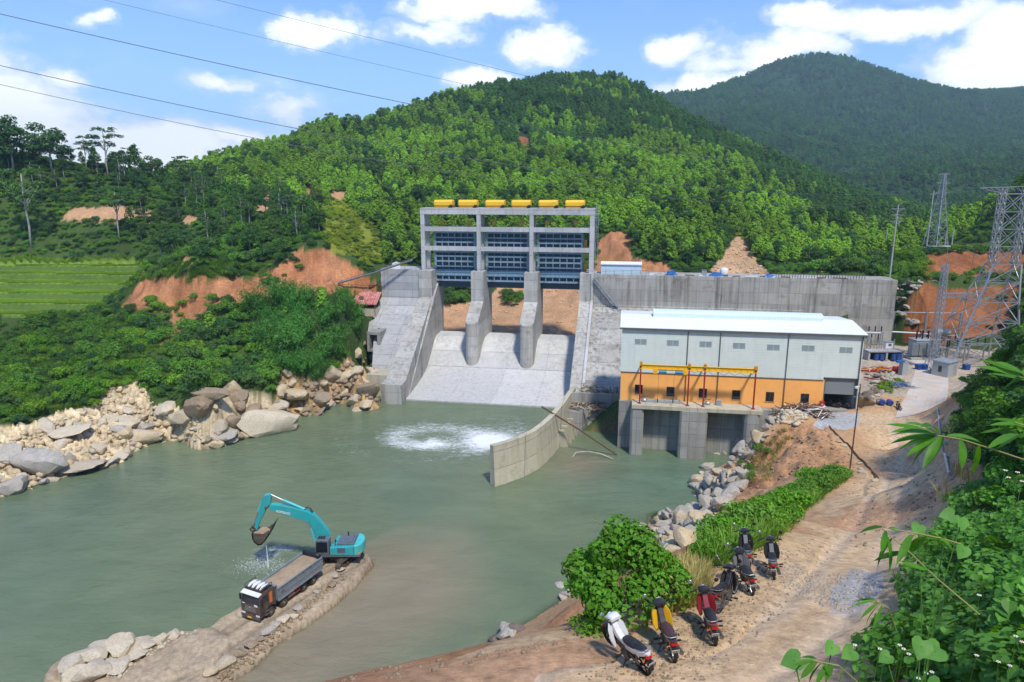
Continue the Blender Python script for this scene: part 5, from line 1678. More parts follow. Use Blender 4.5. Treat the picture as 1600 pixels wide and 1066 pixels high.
def switch_frame(x, y, n, w_, h, ih, label, rz_=0.0):
 t = empty('disconnector', (x, y, 9.35), rz_, label, 'disconnector', 'switching frames in the switchyard')
 m = MB()
 for s in (-1, 1):
  m.bar((s * w_ / 2, 0, -.2), (s * w_ / 2, 0, h), .2)
 m.box((0, 0, h), (w_ + .6, .3, .2)); m.box((0, .5, h + .02), (w_ + .6, .12, .14))
 m.bar((-w_ / 2, 0, .4), (w_ / 2, 0, h - .2), .08)
 m.build('support', M['steel'], t)
 for k in range(n):
  x_ = -w_ / 2 + w_ * k / max(1, n - 1)
  m = MB(); ins(m, (x_, 0, h + .1), ih, .17); m.build('insulator', M['ceramic'], t)
  m = MB(); m.box((x_, 0, h + .15 + ih), (.5, .25, .12)); m.bar((x_, 0, h + .2 + ih), (x_ + w_ / max(1, n - 1) * .4, .1, h + .35 + ih), .06); m.build('terminal', M['steel'], t)
for args in ((72.5, 138.5, 5, 4.2, 2.6, .8, 'low switching frame with five insulators behind the white cabinet'), (76.0, 140.0, 3, 2.6, 3.6, 1.1, 'switching frame on tall legs left of the transformer'), (82.5, 128.5, 3, 3.0, 2.9, 1.3, 'switching frame just right of the slim lattice mast'),
    (86.3, 129.0, 3, 3.2, 2.9, 1.6, 'switching frame under the big lattice tower'), (88.0, 133.5, 4, 4.0, 3.2, 1.5, 'switching frame behind the big lattice tower'), (84.0, 135.0, 3, 3.0, 3.4, 1.4, 'switching frame in front of the round oil tank'),
    (91.5, 131.0, 3, 3.0, 2.8, 1.4, 'switching frame between the legs of the big lattice tower')):
 switch_frame(*args)
for k, (x, y) in enumerate(((70.6, 137.0), (74.3, 136.5), (75.4, 135.8))):
 m = MB(); m.bar((x, y, 9.2), (x, y, 12.8 + .4 * k), .14); m.box((x, y, 12.8 + .4 * k), (.9, .2, .14))
 tag(m.build('steel_post', M['steel']), ['thin steel post nearest the powerhouse gable', 'thin steel post in the middle of the yard behind the cabinet', 'tallest thin steel post left of the transformer'][k], 'post')
def box_thing(name, x, y, z, s, label, cat, mm, rz_=0, parts=()):
 t = empty(name, (x, y, z), rz_, label, cat)
 m = MB(); m.span((-s[0] / 2, -s[1] / 2, 0), (s[0] / 2, s[1] / 2, s[2])); m.build('body', M[mm], t, bevel=.03)
 for nm, a_, b_, pm in parts:
  m = MB(); m.span(a_, b_); m.build(nm, M[pm], t)
 return t
box_thing('substation_kiosk', 78.3, 119.6, hz1(78.3, 119.6) - .05, (3.2, 2.8, 2.7), 'grey concrete kiosk with a flat lid beside the concrete road', 'kiosk', 'grey_box', .55,
   [('lid', (-1.75, -1.55, 2.7), (1.75, 1.55, 2.85), 'steel'), ('door', (.3, -1.43, .1), (1.3, -1.4, 2.2), 'steel'), ('window', (-1.62, -.3, .9), (-1.6, .3, 2.0), 'glass_dark')])
box_thing('switch_cabinet', 74.3, 131.5, 11.4, (1.6, .9, 1.3), 'white cabinet standing on the slab above the blue drums', 'cabinet', 'white', .1, [('lid', (-.9, -.55, 1.3), (.9, .55, 1.42), 'steel'), ('door', (-.25, -.48, .5), (.35, -.45, 1.0), 'steel_dark')])
t = empty('drum_shelter', (73.0, 130.3, 9.35), .03, 'low concrete shelter with blue drums inside beside the powerhouse gable', 'shelter')
m = MB(); m.span((-3.6, -1.0, 1.7), (3.4, 1.2, 1.95)); m.build('roof_slab', M['conc_grey'], t)
for x in (-3.4, .1, 3.2):
 m = MB(); m.span((x - .18, -.9, -.2), (x + .18, 1.1, 1.7)); m.build('pier', M['conc_grey'], t)
m = MB(); m.span((-3.4, 1.0, -.2), (3.2, 1.15, 1.7)); m.build('back_wall', M['steel_dark'], t)
def drum(x, y, z, label, mm='blue_drum', lying=None, s=1.0, lid=True):
 t = empty('drum', (x, y, z), 0, label, 'drum')
 m = MB()
 m.lathe([(.27 * s, 0), (.29 * s, .02), (.29 * s, .28), (.305 * s, .3), (.29 * s, .32), (.29 * s, .58), (.305 * s, .6), (.29 * s, .62), (.29 * s, .88), (.27 * s, .9)], n=18)
 m.build('body', M[mm], t, smooth=True, angle=40)
 m = MB(); m.lathe([(.25 * s, .9), (.25 * s, .91)], n=16); m.lathe([(.04, .91), (.04, .94)], (.12, 0, 0), 8); m.build('lid', M[mm], t)
 if lying:
  t.rotation_euler = lying
 return t
for k, (x, y, lab) in enumerate(((71.2, 129.7, 'blue drum at the left inside the low concrete shelter'), (72.2, 129.6, 'second blue drum inside the low concrete shelter'), (74.6, 129.7, 'blue drum in the right bay of the low concrete shelter'), (75.5, 129.6, 'rightmost blue drum in the low concrete shelter'))):
 drum(x, y, 9.4, lab, s=1.35).scale = (1.3, 1.3, 1.5)
for k, (px_, py_, lab) in enumerate(((1397.6, 577, 'red drum left of the grey pillar box'), (1403, 577, 'red drum touching the grey pillar box'))):
 x, y, z = on_ground(px_, py_, 121.5)
 drum(x, y, z, lab, 'red', s=1.3).scale = (1, 1, 1.25)
x, y, z = on_ground(1411, 581, 119.5)
box_thing('pillar_box', x, y, z, (1.2, 1.0, 2.4), 'tall grey pillar box with a blue motor on top beside the concrete road', 'cabinet', 'grey_box', .2, [('motor', (-1.6, -.3, 2.4), (-.1, .3, 2.75), 'blue_tarp'), ('lid', (-.65, -.55, 2.4), (.65, .55, 2.47), 'steel')])
for px_, py_, lab in ((1436, 571, 'blue plastic bin beside the grey kiosk'), (1444, 571, 'second blue bin leaning on the slim lattice mast'), (1511, 566, 'blue bin between the legs of the big lattice tower')):
 x, y, z = on_ground(px_, py_, 123.5)
 box_thing('bin', x, y, z, (1.0, .9, 1.0), lab, 'bin', 'blue_drum', .2, [('lid', (-.55, -.5, 1.0), (.55, .5, 1.06), 'blue_tarp')])
cx_, cy_, _ = atz(1327, 741, 14.3)
cz_ = hz1(cx_, cy_)
ztop = aty(1343, 600, cy_)[2]
hh_ = ztop - cz_
t = empty('camera_pole', (cx_, cy_, cz_), 0, 'slender steel pole with a white dome camera beside the dirt road', 'camera pole')
t.rotation_euler = (0, R(0.6), 0)
m = MB(); m.cyl((0, 0, -.4), (0, 0, hh_), .075, 10, .055); m.build('shaft', M['rust'], t, smooth=True, angle=40)
m = MB(); m.bar((-.55, 0, hh_ - 1.3), (.55, 0, hh_ - 1.3), .05); m.box((.1, .1, hh_ - 1.1), (.25, .2, .4)); m.build('bracket', M['steel'], t)
m = MB(); m.bar((0, 0, hh_ - .25), (-.4, -.1, hh_ - .2), .06); m.lathe([(.05, .22), (.15, .2), (.16, .05), (.14, 0)], (-.42, -.1, hh_ - .45), 12); m.build('camera', M['white'], t)
m = MB(); m.lathe([(.13, 0), (.11, -.09), (.05, -.14)], (-.42, -.1, hh_ - .45), 12); m.build('dome', M['black'], t)
def ground_line(pxs, n=24, lift=.1):
 P = [tuple(np.array(a_) * (1 - k / n) + np.array(b_) * k / n) for a_, b_ in zip(pxs[:-1], pxs[1:]) for k in range(n)] + [pxs[-1]]
 G = pix_ground([p[0] for p in P], [p[1] for p in P])
 return [(g[0], g[1], g[2] + lift) for g in G if not np.isnan(g[2])]
gl1 = ground_line([(1296, 668, 9.2), (1330, 702, 11.5), (1372, 749, 15.4)], 10, .14)
m = MB(); m.tube(gl1, .085, 8)
tag(m.build('pipe', M['rust']), 'dark pipe laid along the left shoulder of the road down to the powerhouse yard', 'pipe')
gl2 = ground_line([(1464, 640, 9.8), (1470, 690, 12.2), (1483, 747, 16.2)], 10, .2)
m = MB(); m.tube(gl2, .09, 8)
tag(m.build('pipe', M['steel']), 'pale thin pipe on short supports along the right side of the dirt road', 'pipe')
# ---- clutter on the bank between yard and concrete road
for k, (px_, py_, rot, lab) in enumerate(((1369, 626, (R(90), 0, 1.2), 'dark drum lying at the left of the row on the bank'), (1376, 630, (R(90), 0, -.2), 'blue drum lying end-on with a white band'), (1388, 632, (R(90), 0, -.2), 'blue drum lying end-on next to the parked motorbike'))):
 x, y, z = on_ground(px_, py_ + 3, 101)
 drum(x, y, z + .42, lab, 'blue_drum' if k else 'steel_dark', rot, 1.45)
x, y, z = on_ground(1408, 598, 112)
t = empty('scrap_heap', (x, y, z), .2, 'blue and grey steel frames heaped at the edge of the concrete road', 'scrap heap')
for nm, mm, n_ in (('blue_frames', M['blue_tarp'], 16), ('grey_frames', M['steel'], 18)):
 m = MB()
 for k in range(n_):
  a_ = RNG.uniform(0, 3.14); c_ = Vector((RNG.uniform(-1.6, 1.4), RNG.uniform(-.9, .9), RNG.uniform(.1, .7))); d = Vector((math.cos(a_), math.sin(a_), RNG.uniform(-.3, .3))) * RNG.uniform(.4, 1.1)
  m.bar(c_ - d, c_ + d, .08)
 m.build(nm, mm, t)
t = empty('ladder', (x + 2.6, y - .4, z + .15), .1, 'small steel ladder frame lying on the concrete road', 'ladder')
m = MB()
for yy in (-.8, -.3, .3, .8):
 m.bar((-1.6, yy, 0), (1.4, yy, 0), .07)
m.bar((1.4, -.8, 0), (1.4, -.3, 0), .07); m.bar((1.4, .3, 0), (1.4, .8, 0), .07); m.bar((-1.6, -.8, 0), (-1.6, .8, 0), .07)
m.build('rails', M['steel'], t)
x, y, z = on_ground(1362, 568, 122)
t = empty('scaffold_heap', (x, y, z), 0, 'red and yellow scaffold parts lying on the yard edge by the gable', 'scrap heap')
for nm, mm, n_ in (('red_tubes', M['red'], 22), ('yellow_clamps', M['yellow'], 10)):
 m = MB()
 for k in range(n_):
  a_ = RNG.normal(-.2, .5); c_ = Vector((RNG.uniform(-1.8, 3.2), RNG.uniform(-1.6, .8), RNG.uniform(.05, .5))); d = Vector((math.cos(a_), math.sin(a_), RNG.uniform(-.1, .1))) * RNG.uniform(.5, 1.5)
  m.bar(c_ - d, c_ + d, .1)
 m.build(nm, mm, t)
m = MB(); a_ = on_ground(1352, 572, 117); b_ = on_ground(1392, 578, 113)
m.bar((a_[0], a_[1], a_[2] + .4), (b_[0], b_[1], b_[2] + .5), .22)
tag(m.build('red_beam', M['red']), 'long red beam along the top of the stone bank', 'beam')
cl = [(1442, 560, 9.5), (1456, 580, 9.5), (1452, 605, 9.5), (1441, 635, 9.8), (1438, 652, 10.1)]
W0 = [2.6, 2.6, 2.7, 3.0, 3.1]
cp = [atz(*p) for p in cl]
vs, fs = [], []
nseg = 40
for i in range(nseg + 1):
 f = i / nseg * (len(cp) - 1)
 k = min(int(f), len(cp) - 2)
 g_ = f - k
 p_ = cp[k] * (1 - g_) + cp[k + 1] * g_
 d = cp[k + 1] - cp[k]
 d = d / np.linalg.norm(d[:2])
 nn = np.array([-d[1], d[0], 0])
 w_ = W0[k] * (1 - g_) + W0[k + 1] * g_
 for s in np.linspace(-1, 1, 9):
  q = p_ + nn * s * w_
  vs.append((q[0], q[1], hz1(q[0], q[1]) + .05))
for i in range(nseg):
 for k in range(8):
  a_ = i * 9 + k
  fs.append((a_, a_ + 1, a_ + 10, a_ + 9))
m = MB(); m.add(vs, fs)
M['road_conc'] = mat('dusty_concrete_road', (0.52, 0.47, 0.41), 0.9, 0, .12, .4, ((0.50, 0.33, 0.21), .65, .35))
tag(m.build('concrete_road', M['road_conc']), kind='structure')
up = [aty(1462, 388, 196), aty(1500, 387, 214), aty(1524, 381, 236), aty(1538, 377, 262)]
vs, fs = [], []
for i in range(31):
 f = i / 30 * 3
 k = min(int(f), 2)
 p_ = up[k] * (1 - f + k) + up[k + 1] * (f - k)
 d = up[k + 1] - up[k]; d = d / np.linalg.norm(d[:2]); nn = np.array([-d[1], d[0], 0])
 for s_ in (-2.6, -1, 1, 2.6):
  q = p_ + nn * s_
  vs.append((q[0], q[1], p_[2] + .5))
for i in range(30):
 for k in range(3):
  fs.append((i * 4 + k, i * 4 + k + 1, i * 4 + k + 5, i * 4 + k + 4))
m = MB(); m.add(vs, fs)
tag(m.build('upper_road', mat('grey_road', (.42, .42, .41), .9, 0, .1, .5)), kind='structure')
# ---- wires
wire_m = mat('conductor', (0.10, 0.11, 0.12), .5, .4)
def wire(P0, mid, P2, r, label, n=60):
 """a conductor hanging in the upright plane through its two ends; mid = a photo pixel it passes"""
 P0, P2 = np.array(P0, float), np.array(P2, float)
 d = P2[:2] - P0[:2]
 rr_ = ray(*mid)
 A2 = np.array([[rr_[0], -d[0]], [rr_[1], -d[1]]])
 tt_, s = np.linalg.solve(A2, P0[:2])
 zm = H + rr_[2] * tt_
 lin = P0[2] + (P2[2] - P0[2]) * s
 c = (zm - lin) / (s * (1 - s))
 pts = []
 for k in range(n + 1):
  f = k / n
  pts.append((P0[0] + d[0] * f, P0[1] + d[1] * f, P0[2] + (P2[2] - P0[2]) * f + c * f * (1 - f)))
 m = MB(); m.tube(pts, r, 5)
 tag(m.build('power_line', wire_m), label, 'wire', 'wires strung across the sky')
def arm(s, f, ln):
 c_, s_ = math.cos(.35), math.sin(.35)
 return (lx + c_ * s * ln, ly + s_ * s * ln, lzb + f * HT)
wire(aty(-160, -16, 95), (630, 160.5), arm(-1, .875, 3.0), .055, 'longest dark wire crossing the upper left of the sky')
wire(aty(-160, 65, 100), (485, 205), arm(-1, .75, 3.2), .055, 'second dark wire crossing the sky at left, just below the longest one')
wire(aty(-160, 95, 110), (415, 219), arm(-1, .61, 3.4), .045, 'lowest wire over the left hillside trees')
wire(aty(60, -25, 120), (700, 126), arm(1, .875, 3.0), .03, 'thin faint wire running from the top left edge to the wooded hill')
wire(aty(250, -22, 130), (770, 106), arm(1, .985, 2.4), .035, 'thin faint wire highest in the sky, left of centre')
wire(arm(-1, .61, 3.4), (1500, 300), tuple(TWR + Vector((-6, 0, 33.0))), .05, 'wire from the transmission tower to the left tip of the big tower crossarm')
wire(arm(1, .61, 3.4), (1530, 303), tuple(TWR + Vector((2, 0, 33.2))), .05, 'wire from the transmission tower to the right of the big tower crossarm')
wire(tuple(TWR + Vector((-5.5, 0, 32.8))), (1512, 455), (86.3, 129.0, 14.6), .035, 'down lead from the big tower to the switching frame under it')
wire(tuple(TWR + Vector((4, 0, 33.2))), (1600, 292), aty(1720, 255, 110), .06, 'wire leaving the big tower crossarm past the right edge')
# ---------------------------------------------------------------- tipper truck on the haul road
M['truck_brown'] = mat('dark_brown_cab_paint', (0.055, 0.036, 0.032), 0.35, 0, .25, 1.5, ((0.24, 0.17, 0.11), .35, 2.2), coat=.3)
M['truck_grey'] = mat('grey_blue_body_paint', (0.20, 0.245, 0.285), 0.5, 0.1, .12, 1.0, ((0.25, 0.18, 0.12), .35, 1.6))
M['truck_red'] = mat('red_chassis_paint', (0.33, 0.05, 0.03), 0.55, 0, .2, 2.0, ((0.25, 0.18, 0.12), .5, 2.5))
M['sand'] = mat('river_sand', (0.36, 0.265, 0.165), 0.95, 0, .22, 2.5, ((0.22, 0.16, 0.10), .5, 1.3), .8)
M['chrome'] = mat('dull_chrome', (0.5, 0.5, 0.5), 0.3, .8, .1, 3)
M['lamp_glass'] = mat('lamp_glass', (0.62, 0.64, 0.64), 0.15, .2)
M['rim'] = mat('dusty_rim', (0.30, 0.26, 0.21), 0.7, .2, .25, 6)
M['orange_paint'] = mat('orange_sticker', (0.65, 0.16, 0.04), 0.5)
fw = atz(423, 961, .95)
rw = atz(489.5, 911, .95)
hd = unit_ = (fw - rw)[:2] / np.linalg.norm((fw - rw)[:2])
lf = np.array([-hd[1], hd[0]])
WB = 6.2
front_axle = fw[:2] - lf * 1.08
tz = float(np.median(gh(front_axle[0] - hd[0] * np.linspace(0, 6.2, 9), front_axle[1] - hd[1] * np.linspace(0, 6.2, 9)))) + .02
tr_ = empty('tipper_truck', (front_axle[0], front_axle[1], tz), math.atan2(hd[1], hd[0]), 'grey four axle tipper truck loaded with sand standing on the gravel haul road', 'truck')
def truck_wheel(x, y, dual=False):
 m = MB()
 s = 1 if y > 0 else -1
 for off in ((0,) if not dual else (0, -.34)):
  yy = y + s * off
  m.lathe([(.30, -.14), (.44, -.15), (.51, -.11), (.53, -.05), (.53, .05), (.51, .11), (.44, .15), (.30, .14)], (x, yy, .53), 24, 'y')
 o = m.build('wheel', M['rubber'], tr_, smooth=True, angle=35)
 m = MB()
 m.lathe([(.31, -.02), (.31, .13), (.27, .15), (.22, .06), (.13, .05), (.12, .16), (.05, .17)] if s > 0 else [(.05, -.17), (.12, -.16), (.13, -.05), (.22, -.06), (.27, -.15), (.31, -.13), (.31, .02)], (x, y, .53), 20, 'y')
 m.build('rim', M['rim'], o, smooth=True, angle=35)
for x in (0, -1.8):
 for s in (-1, 1):
  truck_wheel(x, s * 1.06)
for x in (-4.75, -6.2):
 for s in (-1, 1):
  truck_wheel(x, s * 1.0, True)
m = MB()
for s in (-1, 1):
 m.span((-7.2, s * .48 - .06, .78), (1.1, s * .48 + .06, 1.05))
for x in (-7, -5.5, -3.3, -1, .6):
 m.span((x, -.45, .8), (x + .12, .45, 1.0))
for x in (0, -1.8, -4.75, -6.2):
 m.cyl((x, -1.0, .53), (x, 1.0, .53), .09, 8)
m.build('chassis', M['truck_red'], tr_)
m = MB()
prof = [(1.42, .62), (1.45, 1.35), (1.40, 1.95), (1.16, 2.92), (.95, 3.08), (-.55, 3.08), (-.72, 2.9), (-.72, 1.0), (-.52, 1.0), (-.45, 1.18), (-.2, 1.26), (.22, 1.26), (.5, 1.12), (.60, .62)]
m.prism(prof, 'y', -1.22, 1.22)
m.build('cab', M['truck_brown'], tr_, bevel=.05, seg=2)
m = MB(); m.add([(1.418, -1.08, 2.0), (1.418, 1.08, 2.0), (1.185, 1.02, 2.86), (1.185, -1.02, 2.86)], [(0, 1, 2, 3)]); m.build('windscreen', M['glass_dark'], tr_)
for s in (-1, 1):
 m = MB(); m.add([(1.15, s * 1.228, 2.0), (.3, s * 1.228, 2.0), (.3, s * 1.228, 2.72), (.98, s * 1.228, 2.72)], [(0, 1, 2, 3) if s < 0 else (3, 2, 1, 0)]); m.build('side_window', M['glass_dark'], tr_)
 m = MB(); m.span((-.25, s * 1.222, 1.6), (.12, s * 1.235, 2.75)); m.build('side_panel', M['orange_paint'], tr_)
 m = MB(); m.box((1.25, s * 1.42, 2.3), (.12, .2, .62)); m.bar((1.2, s * 1.2, 2.65), (1.25, s * 1.42, 2.55), .04); m.bar((1.2, s * 1.2, 1.95), (1.25, s * 1.42, 2.05), .04); m.build('mirror', M['black'], tr_, bevel=.03)
 m = MB(); m.box((1.46, s * .92, .80), (.10, .46, .24)); m.build('headlight', M['lamp_glass'], tr_, bevel=.03)
 m = MB(); m.box((.55, s * 1.2, .65), (.5, .25, .06)); m.box((.55, s * 1.2, .98), (.45, .2, .05)); m.build('step', M['steel_dark'], tr_)
m = MB()
for k in range(4):
 m.box((1.455, 0, 1.22 + k * .15), (.04, 1.5 - .08 * k, .05))
m.build('grille', M['chrome'], tr_)
m = MB(); m.lathe([(.12, 0), (.12, .03)], (1.46, 0, 1.62), 14, 'x'); m.build('badge', M['chrome'], tr_)
m = MB(); m.box((1.46, 0, .62), (.16, 2.4, .34)); m.box((1.47, 0, .46), (.12, 2.2, .1)); m.build('bumper', M['truck_brown'], tr_, bevel=.04)
m = MB(); m.box((1.55, -.1, .56), (.02, .5, .16)); m.build('number_plate', M['yellow'], tr_)
m = MB(); m.box((1.2, 0, 2.98), (.5, 2.3, .06), M=Matrix.Rotation(R(18), 3, 'Y')); m.build('sun_visor', M['white'], tr_)
m = MB(); m.box((1.45, .75, 1.9), (.03, .42, .2)); m.box((1.445, -.85, 1.88), (.03, .3, .1)); m.build('screen_sticker', M['white'], tr_)
t = empty('roof_load', tuple((tr_.matrix_basis @ Vector((.2, 0, 3.11)))), tr_.rotation_euler.z, 'white rolled sheets and dark gear lashed on the truck cab roof', 'load')
m = MB()
for y, r_ in ((-.7, .18), (-.2, .2), (.35, .19), (.8, .15)):
 m.tube([(-.55, y, .2), (-.2, y + .05, .28), (.2, y - .05, .26), (.6, y, .17)], [r_ * .7, r_, r_ * .95, r_ * .6], 9)
m.build('rolled_sheets', M['white'], t, smooth=True)
m = MB()
for s in (-1, 1):
 m.bar((-.7, s * 1.05, .06), (.7, s * 1.05, .06), .05); m.bar((-.7, s * 1.05, .42), (.7, s * 1.05, .42), .04)
for x in (-.7, 0, .7):
 m.bar((x, -1.05, .02), (x, 1.05, .02), .05)
 for s in (-1, 1):
  m.bar((x, s * 1.05, .0), (x, s * 1.05, .42), .04)
m.build('roof_rack', M['black'], t)
m = MB()
X0, X1, Z0_, Z1_ = -7.55, -.95, 1.15, 2.55
m.span((X0, -1.25, Z0_), (X1, 1.25, Z0_ + .1))
for s in (-1, 1):
 m.span((X0, s * 1.25, Z0_), (X1, s * 1.17, Z1_))
m.span((X1 - .08, -1.17, Z0_), (X1, 1.17, Z1_ + .35))
m.build('tipper_body', M['truck_grey'], tr_)
m = MB()
for s in (-1, 1):
 for k in range(6):
  x = X0 + .25 + k * 1.2
  m.span((x, s * 1.25, Z0_), (x + .12, s * 1.33, Z1_))
 m.span((X0, s * 1.25, Z1_ - .1), (X1, s * 1.34, Z1_ + .03)); m.span((X0, s * 1.25, Z0_), (X1, s * 1.35, Z0_ + .14)); m.span((X0, s * 1.25, 1.75), (X1, s * 1.30, 1.82))
m.build('side_ribs', M['truck_grey'], tr_)
m = MB(); m.span((X0 - .08, -1.3, Z0_ + .1), (X0, 1.3, Z1_ - .1)); m.build('tailgate', M['truck_grey'], tr_)
m = MB(); m.span((X1 - .02, -1.2, Z1_ + .3), (X1 + .75, 1.2, Z1_ + .4)); m.build('head_guard', M['truck_grey'], tr_)
m = MB()
for s in (-1, 1):
 m.span((-3.9, s * 1.345, 1.17), (-3.0, s * 1.352, 1.27)); m.span((-6.8, s * 1.345, 1.17), (-5.9, s * 1.352, 1.27)); m.span((-1.9, s * 1.305, 1.9), (-1.2, s * 1.312, 2.0))
m.build('red_marker', M['truck_red'], tr_)
for s in (-1, 1):
 m = MB(); m.cyl((-3.4, s * .85, .72), (-2.5, s * .85, .72), .26, 14); m.build('fuel_tank', M['steel'], tr_, smooth=True, angle=40)
 m = MB(); m.bar((-4.1, s * 1.15, .62), (-2.4, s * 1.15, .62), .06); m.bar((-4.1, s * 1.15, .88), (-2.4, s * 1.15, .88), .06); m.bar((-4.1, s * 1.15, .6), (-4.1, s * 1.1, 1.15), .06); m.bar((-2.4, s * 1.15, .6), (-2.4, s * 1.1, 1.15), .06); m.build('side_guard', M['truck_red'], tr_)
 m = MB()
 for xc in (-4.75, -6.2):
  for k in range(8):
   a0, a1 = math.pi * (.12 + .76 * k / 8), math.pi * (.12 + .76 * (k + 1) / 8)
   m.bar((xc + .64 * math.cos(a0), s * 1.05, .53 + .62 * math.sin(a0)), (xc + .64 * math.cos(a1), s * 1.05, .53 + .62 * math.sin(a1)), .62, .03)
 m.build('mudguard', M['black'], tr_)
m = MB(); m.tube([(X0 + .15, 1.1, Z1_ + .1), (X0 + .12, .6, Z1_ + .22), (X0 + .15, 0, Z1_ + .16), (X0 + .12, -.6, Z1_ + .22), (X0 + .15, -1.1, Z1_ + .1)], .22, 9); m.build('rolled_cover', M['black'], tr_, smooth=True)
gx_, gy_ = np.meshgrid(np.linspace(X0 + .05, X1 - .1, 56), np.linspace(-1.16, 1.16, 22))
hzp = 2.30 + .38 * np.exp(-((gx_ + 4.6) / 2.0) ** 2) * (1 - (gy_ / 1.3) ** 2) + .22 * np.exp(-((gx_ + 2.2) / 1.0) ** 2) * (1 - (gy_ / 1.3) ** 2) + .07 * fbm(gx_ * 1.5, gy_ * 1.5, 4, 91)
ii_ = np.arange(gx_.size).reshape(gx_.shape)
sme = np_mesh('sand', np.stack([gx_.ravel(), gy_.ravel(), hzp.ravel()], 1), np.stack([ii_[:-1, :-1].ravel(), ii_[:-1, 1:].ravel(), ii_[1:, 1:].ravel(), ii_[1:, :-1].ravel()], 1), True)
sme.materials.append(M['sand'])
so_ = link('sand', sme)
so_.matrix_basis = tr_.matrix_basis.copy()
tag(so_, 'brown river sand heaped in the tipper body', 'sand', None, 'stuff')
# ---------------------------------------------------------------- excavator
M['teal'] = mat('teal_paint', (0.012, 0.38, 0.39), 0.42, 0, .12, .8, ((0.12, 0.12, 0.085), .5, 1.6), coat=.25)
M['teal_light'] = mat('pale_teal_paint', (0.05, 0.50, 0.49), 0.4, 0, .08, .8, ((0.16, 0.16, 0.12), .4, 1.4), coat=.2)
M['mud_steel'] = mat('muddy_steel', (0.075, 0.058, 0.045), 0.8, .2, .4, 3.0, ((0.20, 0.145, 0.09), .6, 2.0))
M['deck_grey'] = mat('engine_deck_grey', (0.12, 0.14, 0.16), .5, .1, .15, 2.0)
EY = 70.6
ex0 = aty(532, 868, EY)
ex_z = float(gh(np.array([ex0[0]]), np.array([ex0[1]]))[0])
ex_z = max(ex_z, .35)
exc = empty('excavator', (ex0[0], EY, ex_z), math.pi, 'teal tracked excavator at the end of the haul road swinging its bucket over the river', 'excavator')
def ex(px, py, dy=0.0):
 p = aty(px, py, EY - dy)
 return (-(p[0] - ex0[0]), p[2] - ex_z)
def c8(x, y, dy=0.0):
 return ex(380 + x / 8.886, 760 + y / 8.886, dy)
un_a = math.atan2(hd[1], hd[0]) - math.pi
m = MB()
Mr = Matrix.Rotation(un_a, 3, 'Z')
def und(p):
 return tuple(Mr @ Vector(p))
for s in (-1, 1):
 mt = MB()
 L2, rr_ = 1.75, .45
 prof = [(L2 + rr_ * math.sin(a_), rr_ + rr_ * math.cos(a_)) for a_ in np.linspace(0, math.pi, 9)] + [(-L2 - rr_ * math.sin(a_), rr_ - rr_ * math.cos(a_)) for a_ in np.linspace(0, math.pi, 9)]
 inner = [(x * .93, (z - rr_) * .8 + rr_) for x, z in prof]
 rings = []
 n_ = len(prof)
 vs, fs = [], []
 for k, (x, z) in enumerate(prof):
  vs += [und((x, s * 1.3 - .3, z)), und((x, s * 1.3 + .3, z)), und((inner[k][0], s * 1.3 + .3, inner[k][1])), und((inner[k][0], s * 1.3 - .3, inner[k][1]))]
 for k in range(n_):
  j = (k + 1) % n_
  for q in range(4):
   fs.append((k * 4 + q, k * 4 + (q + 1) % 4, j * 4 + (q + 1) % 4, j * 4 + q))
 mt.add(vs, fs)
 for k in range(17):
  x = -L2 + 2 * L2 * k / 16
  for z in (0.0, 2 * rr_):
   mt.box(und((x, s * 1.3, z + (.02 if z else 0))), (.07, .6, .06), M=Mr)
 tk = mt.build('track', M['mud_steel'], exc)
 mt = MB()
 for k in range(7):
  x = -1.6 + 3.2 * k / 6
  mt.cyl(und((x, s * 1.3 - .2, .24)), und((x, s * 1.3 + .2, .24)), .17, 10)
 for x in (-L2, L2):
  mt.cyl(und((x, s * 1.3 - .22, rr_)), und((x, s * 1.3 + .22, rr_)), .36, 14)
 mt.build('rollers', M['mud_steel'], tk)
m = MB(); m.box((0, 0, .75), (2.2, 2.2, .5), M=Mr); m.cyl((0, 0, .9), (0, 0, 1.25), .75, 20); m.build('undercarriage', M['mud_steel'], exc)
m = MB(); m.span((-2.6, -1.5, 1.2), (2.3, 1.5, 1.42)); m.build('turntable_frame', M['deck_grey'], exc)
m = MB()
m.prism([(.75, 1.42), (.75, 2.32), (-1.9, 2.45), (-1.9, 1.42)], 'y', .55, 1.55)
m.prism([(.6, 1.42), (.6, 2.2), (-1.9, 2.45), (-1.9, 1.42)], 'y', -1.5, .55)
m.build('engine_house', M['teal'], exc, bevel=.06)
m = MB()
arc = [(-1.9, 1.5)] + [(-1.9 - .95 * math.sin(a_), 1.5 * math.cos(a_)) for a_ in np.linspace(.25, math.pi - .25, 11)] + [(-1.9, -1.5)]
m.prism([(x, y) for x, y in arc], 'z', 1.28, 2.55)
m.build('counterweight', M['teal_light'], exc, bevel=.14, seg=3)
m = MB(); m.span((-1.85, -1.2, 2.42), (.0, 1.1, 2.62)); m.span((-1.6, -.9, 2.62), (-.3, .8, 2.68)); m.build('engine_hood', M['deck_grey'], exc, bevel=.05)
m = MB(); m.cyl((-.9, -.6, 2.6), (-.9, -.6, 3.15), .07, 10); m.build('exhaust', M['black'], exc)
m = MB()
for k in range(9):
 m.box((-.55, 1.56, 1.75 + k * .07), (.9, .03, .035))
m.build('air_grille', M['deck_grey'], exc)
m = MB(); m.box((-2.35, 1.18, 1.42), (.5, .3, .22)); m.build('warning_patch', M['orange_paint'], exc)
m = MB(); m.bar((.15, 1.3, 2.5), (.15, 1.3, 3.15), .05); m.bar((.15, 1.3, 3.15), (-.2, 1.3, 2.95), .04); m.box((.1, 1.35, 3.05), (.08, .22, .34)); m.build('rear_mirror', M['black'], exc)
m = MB()
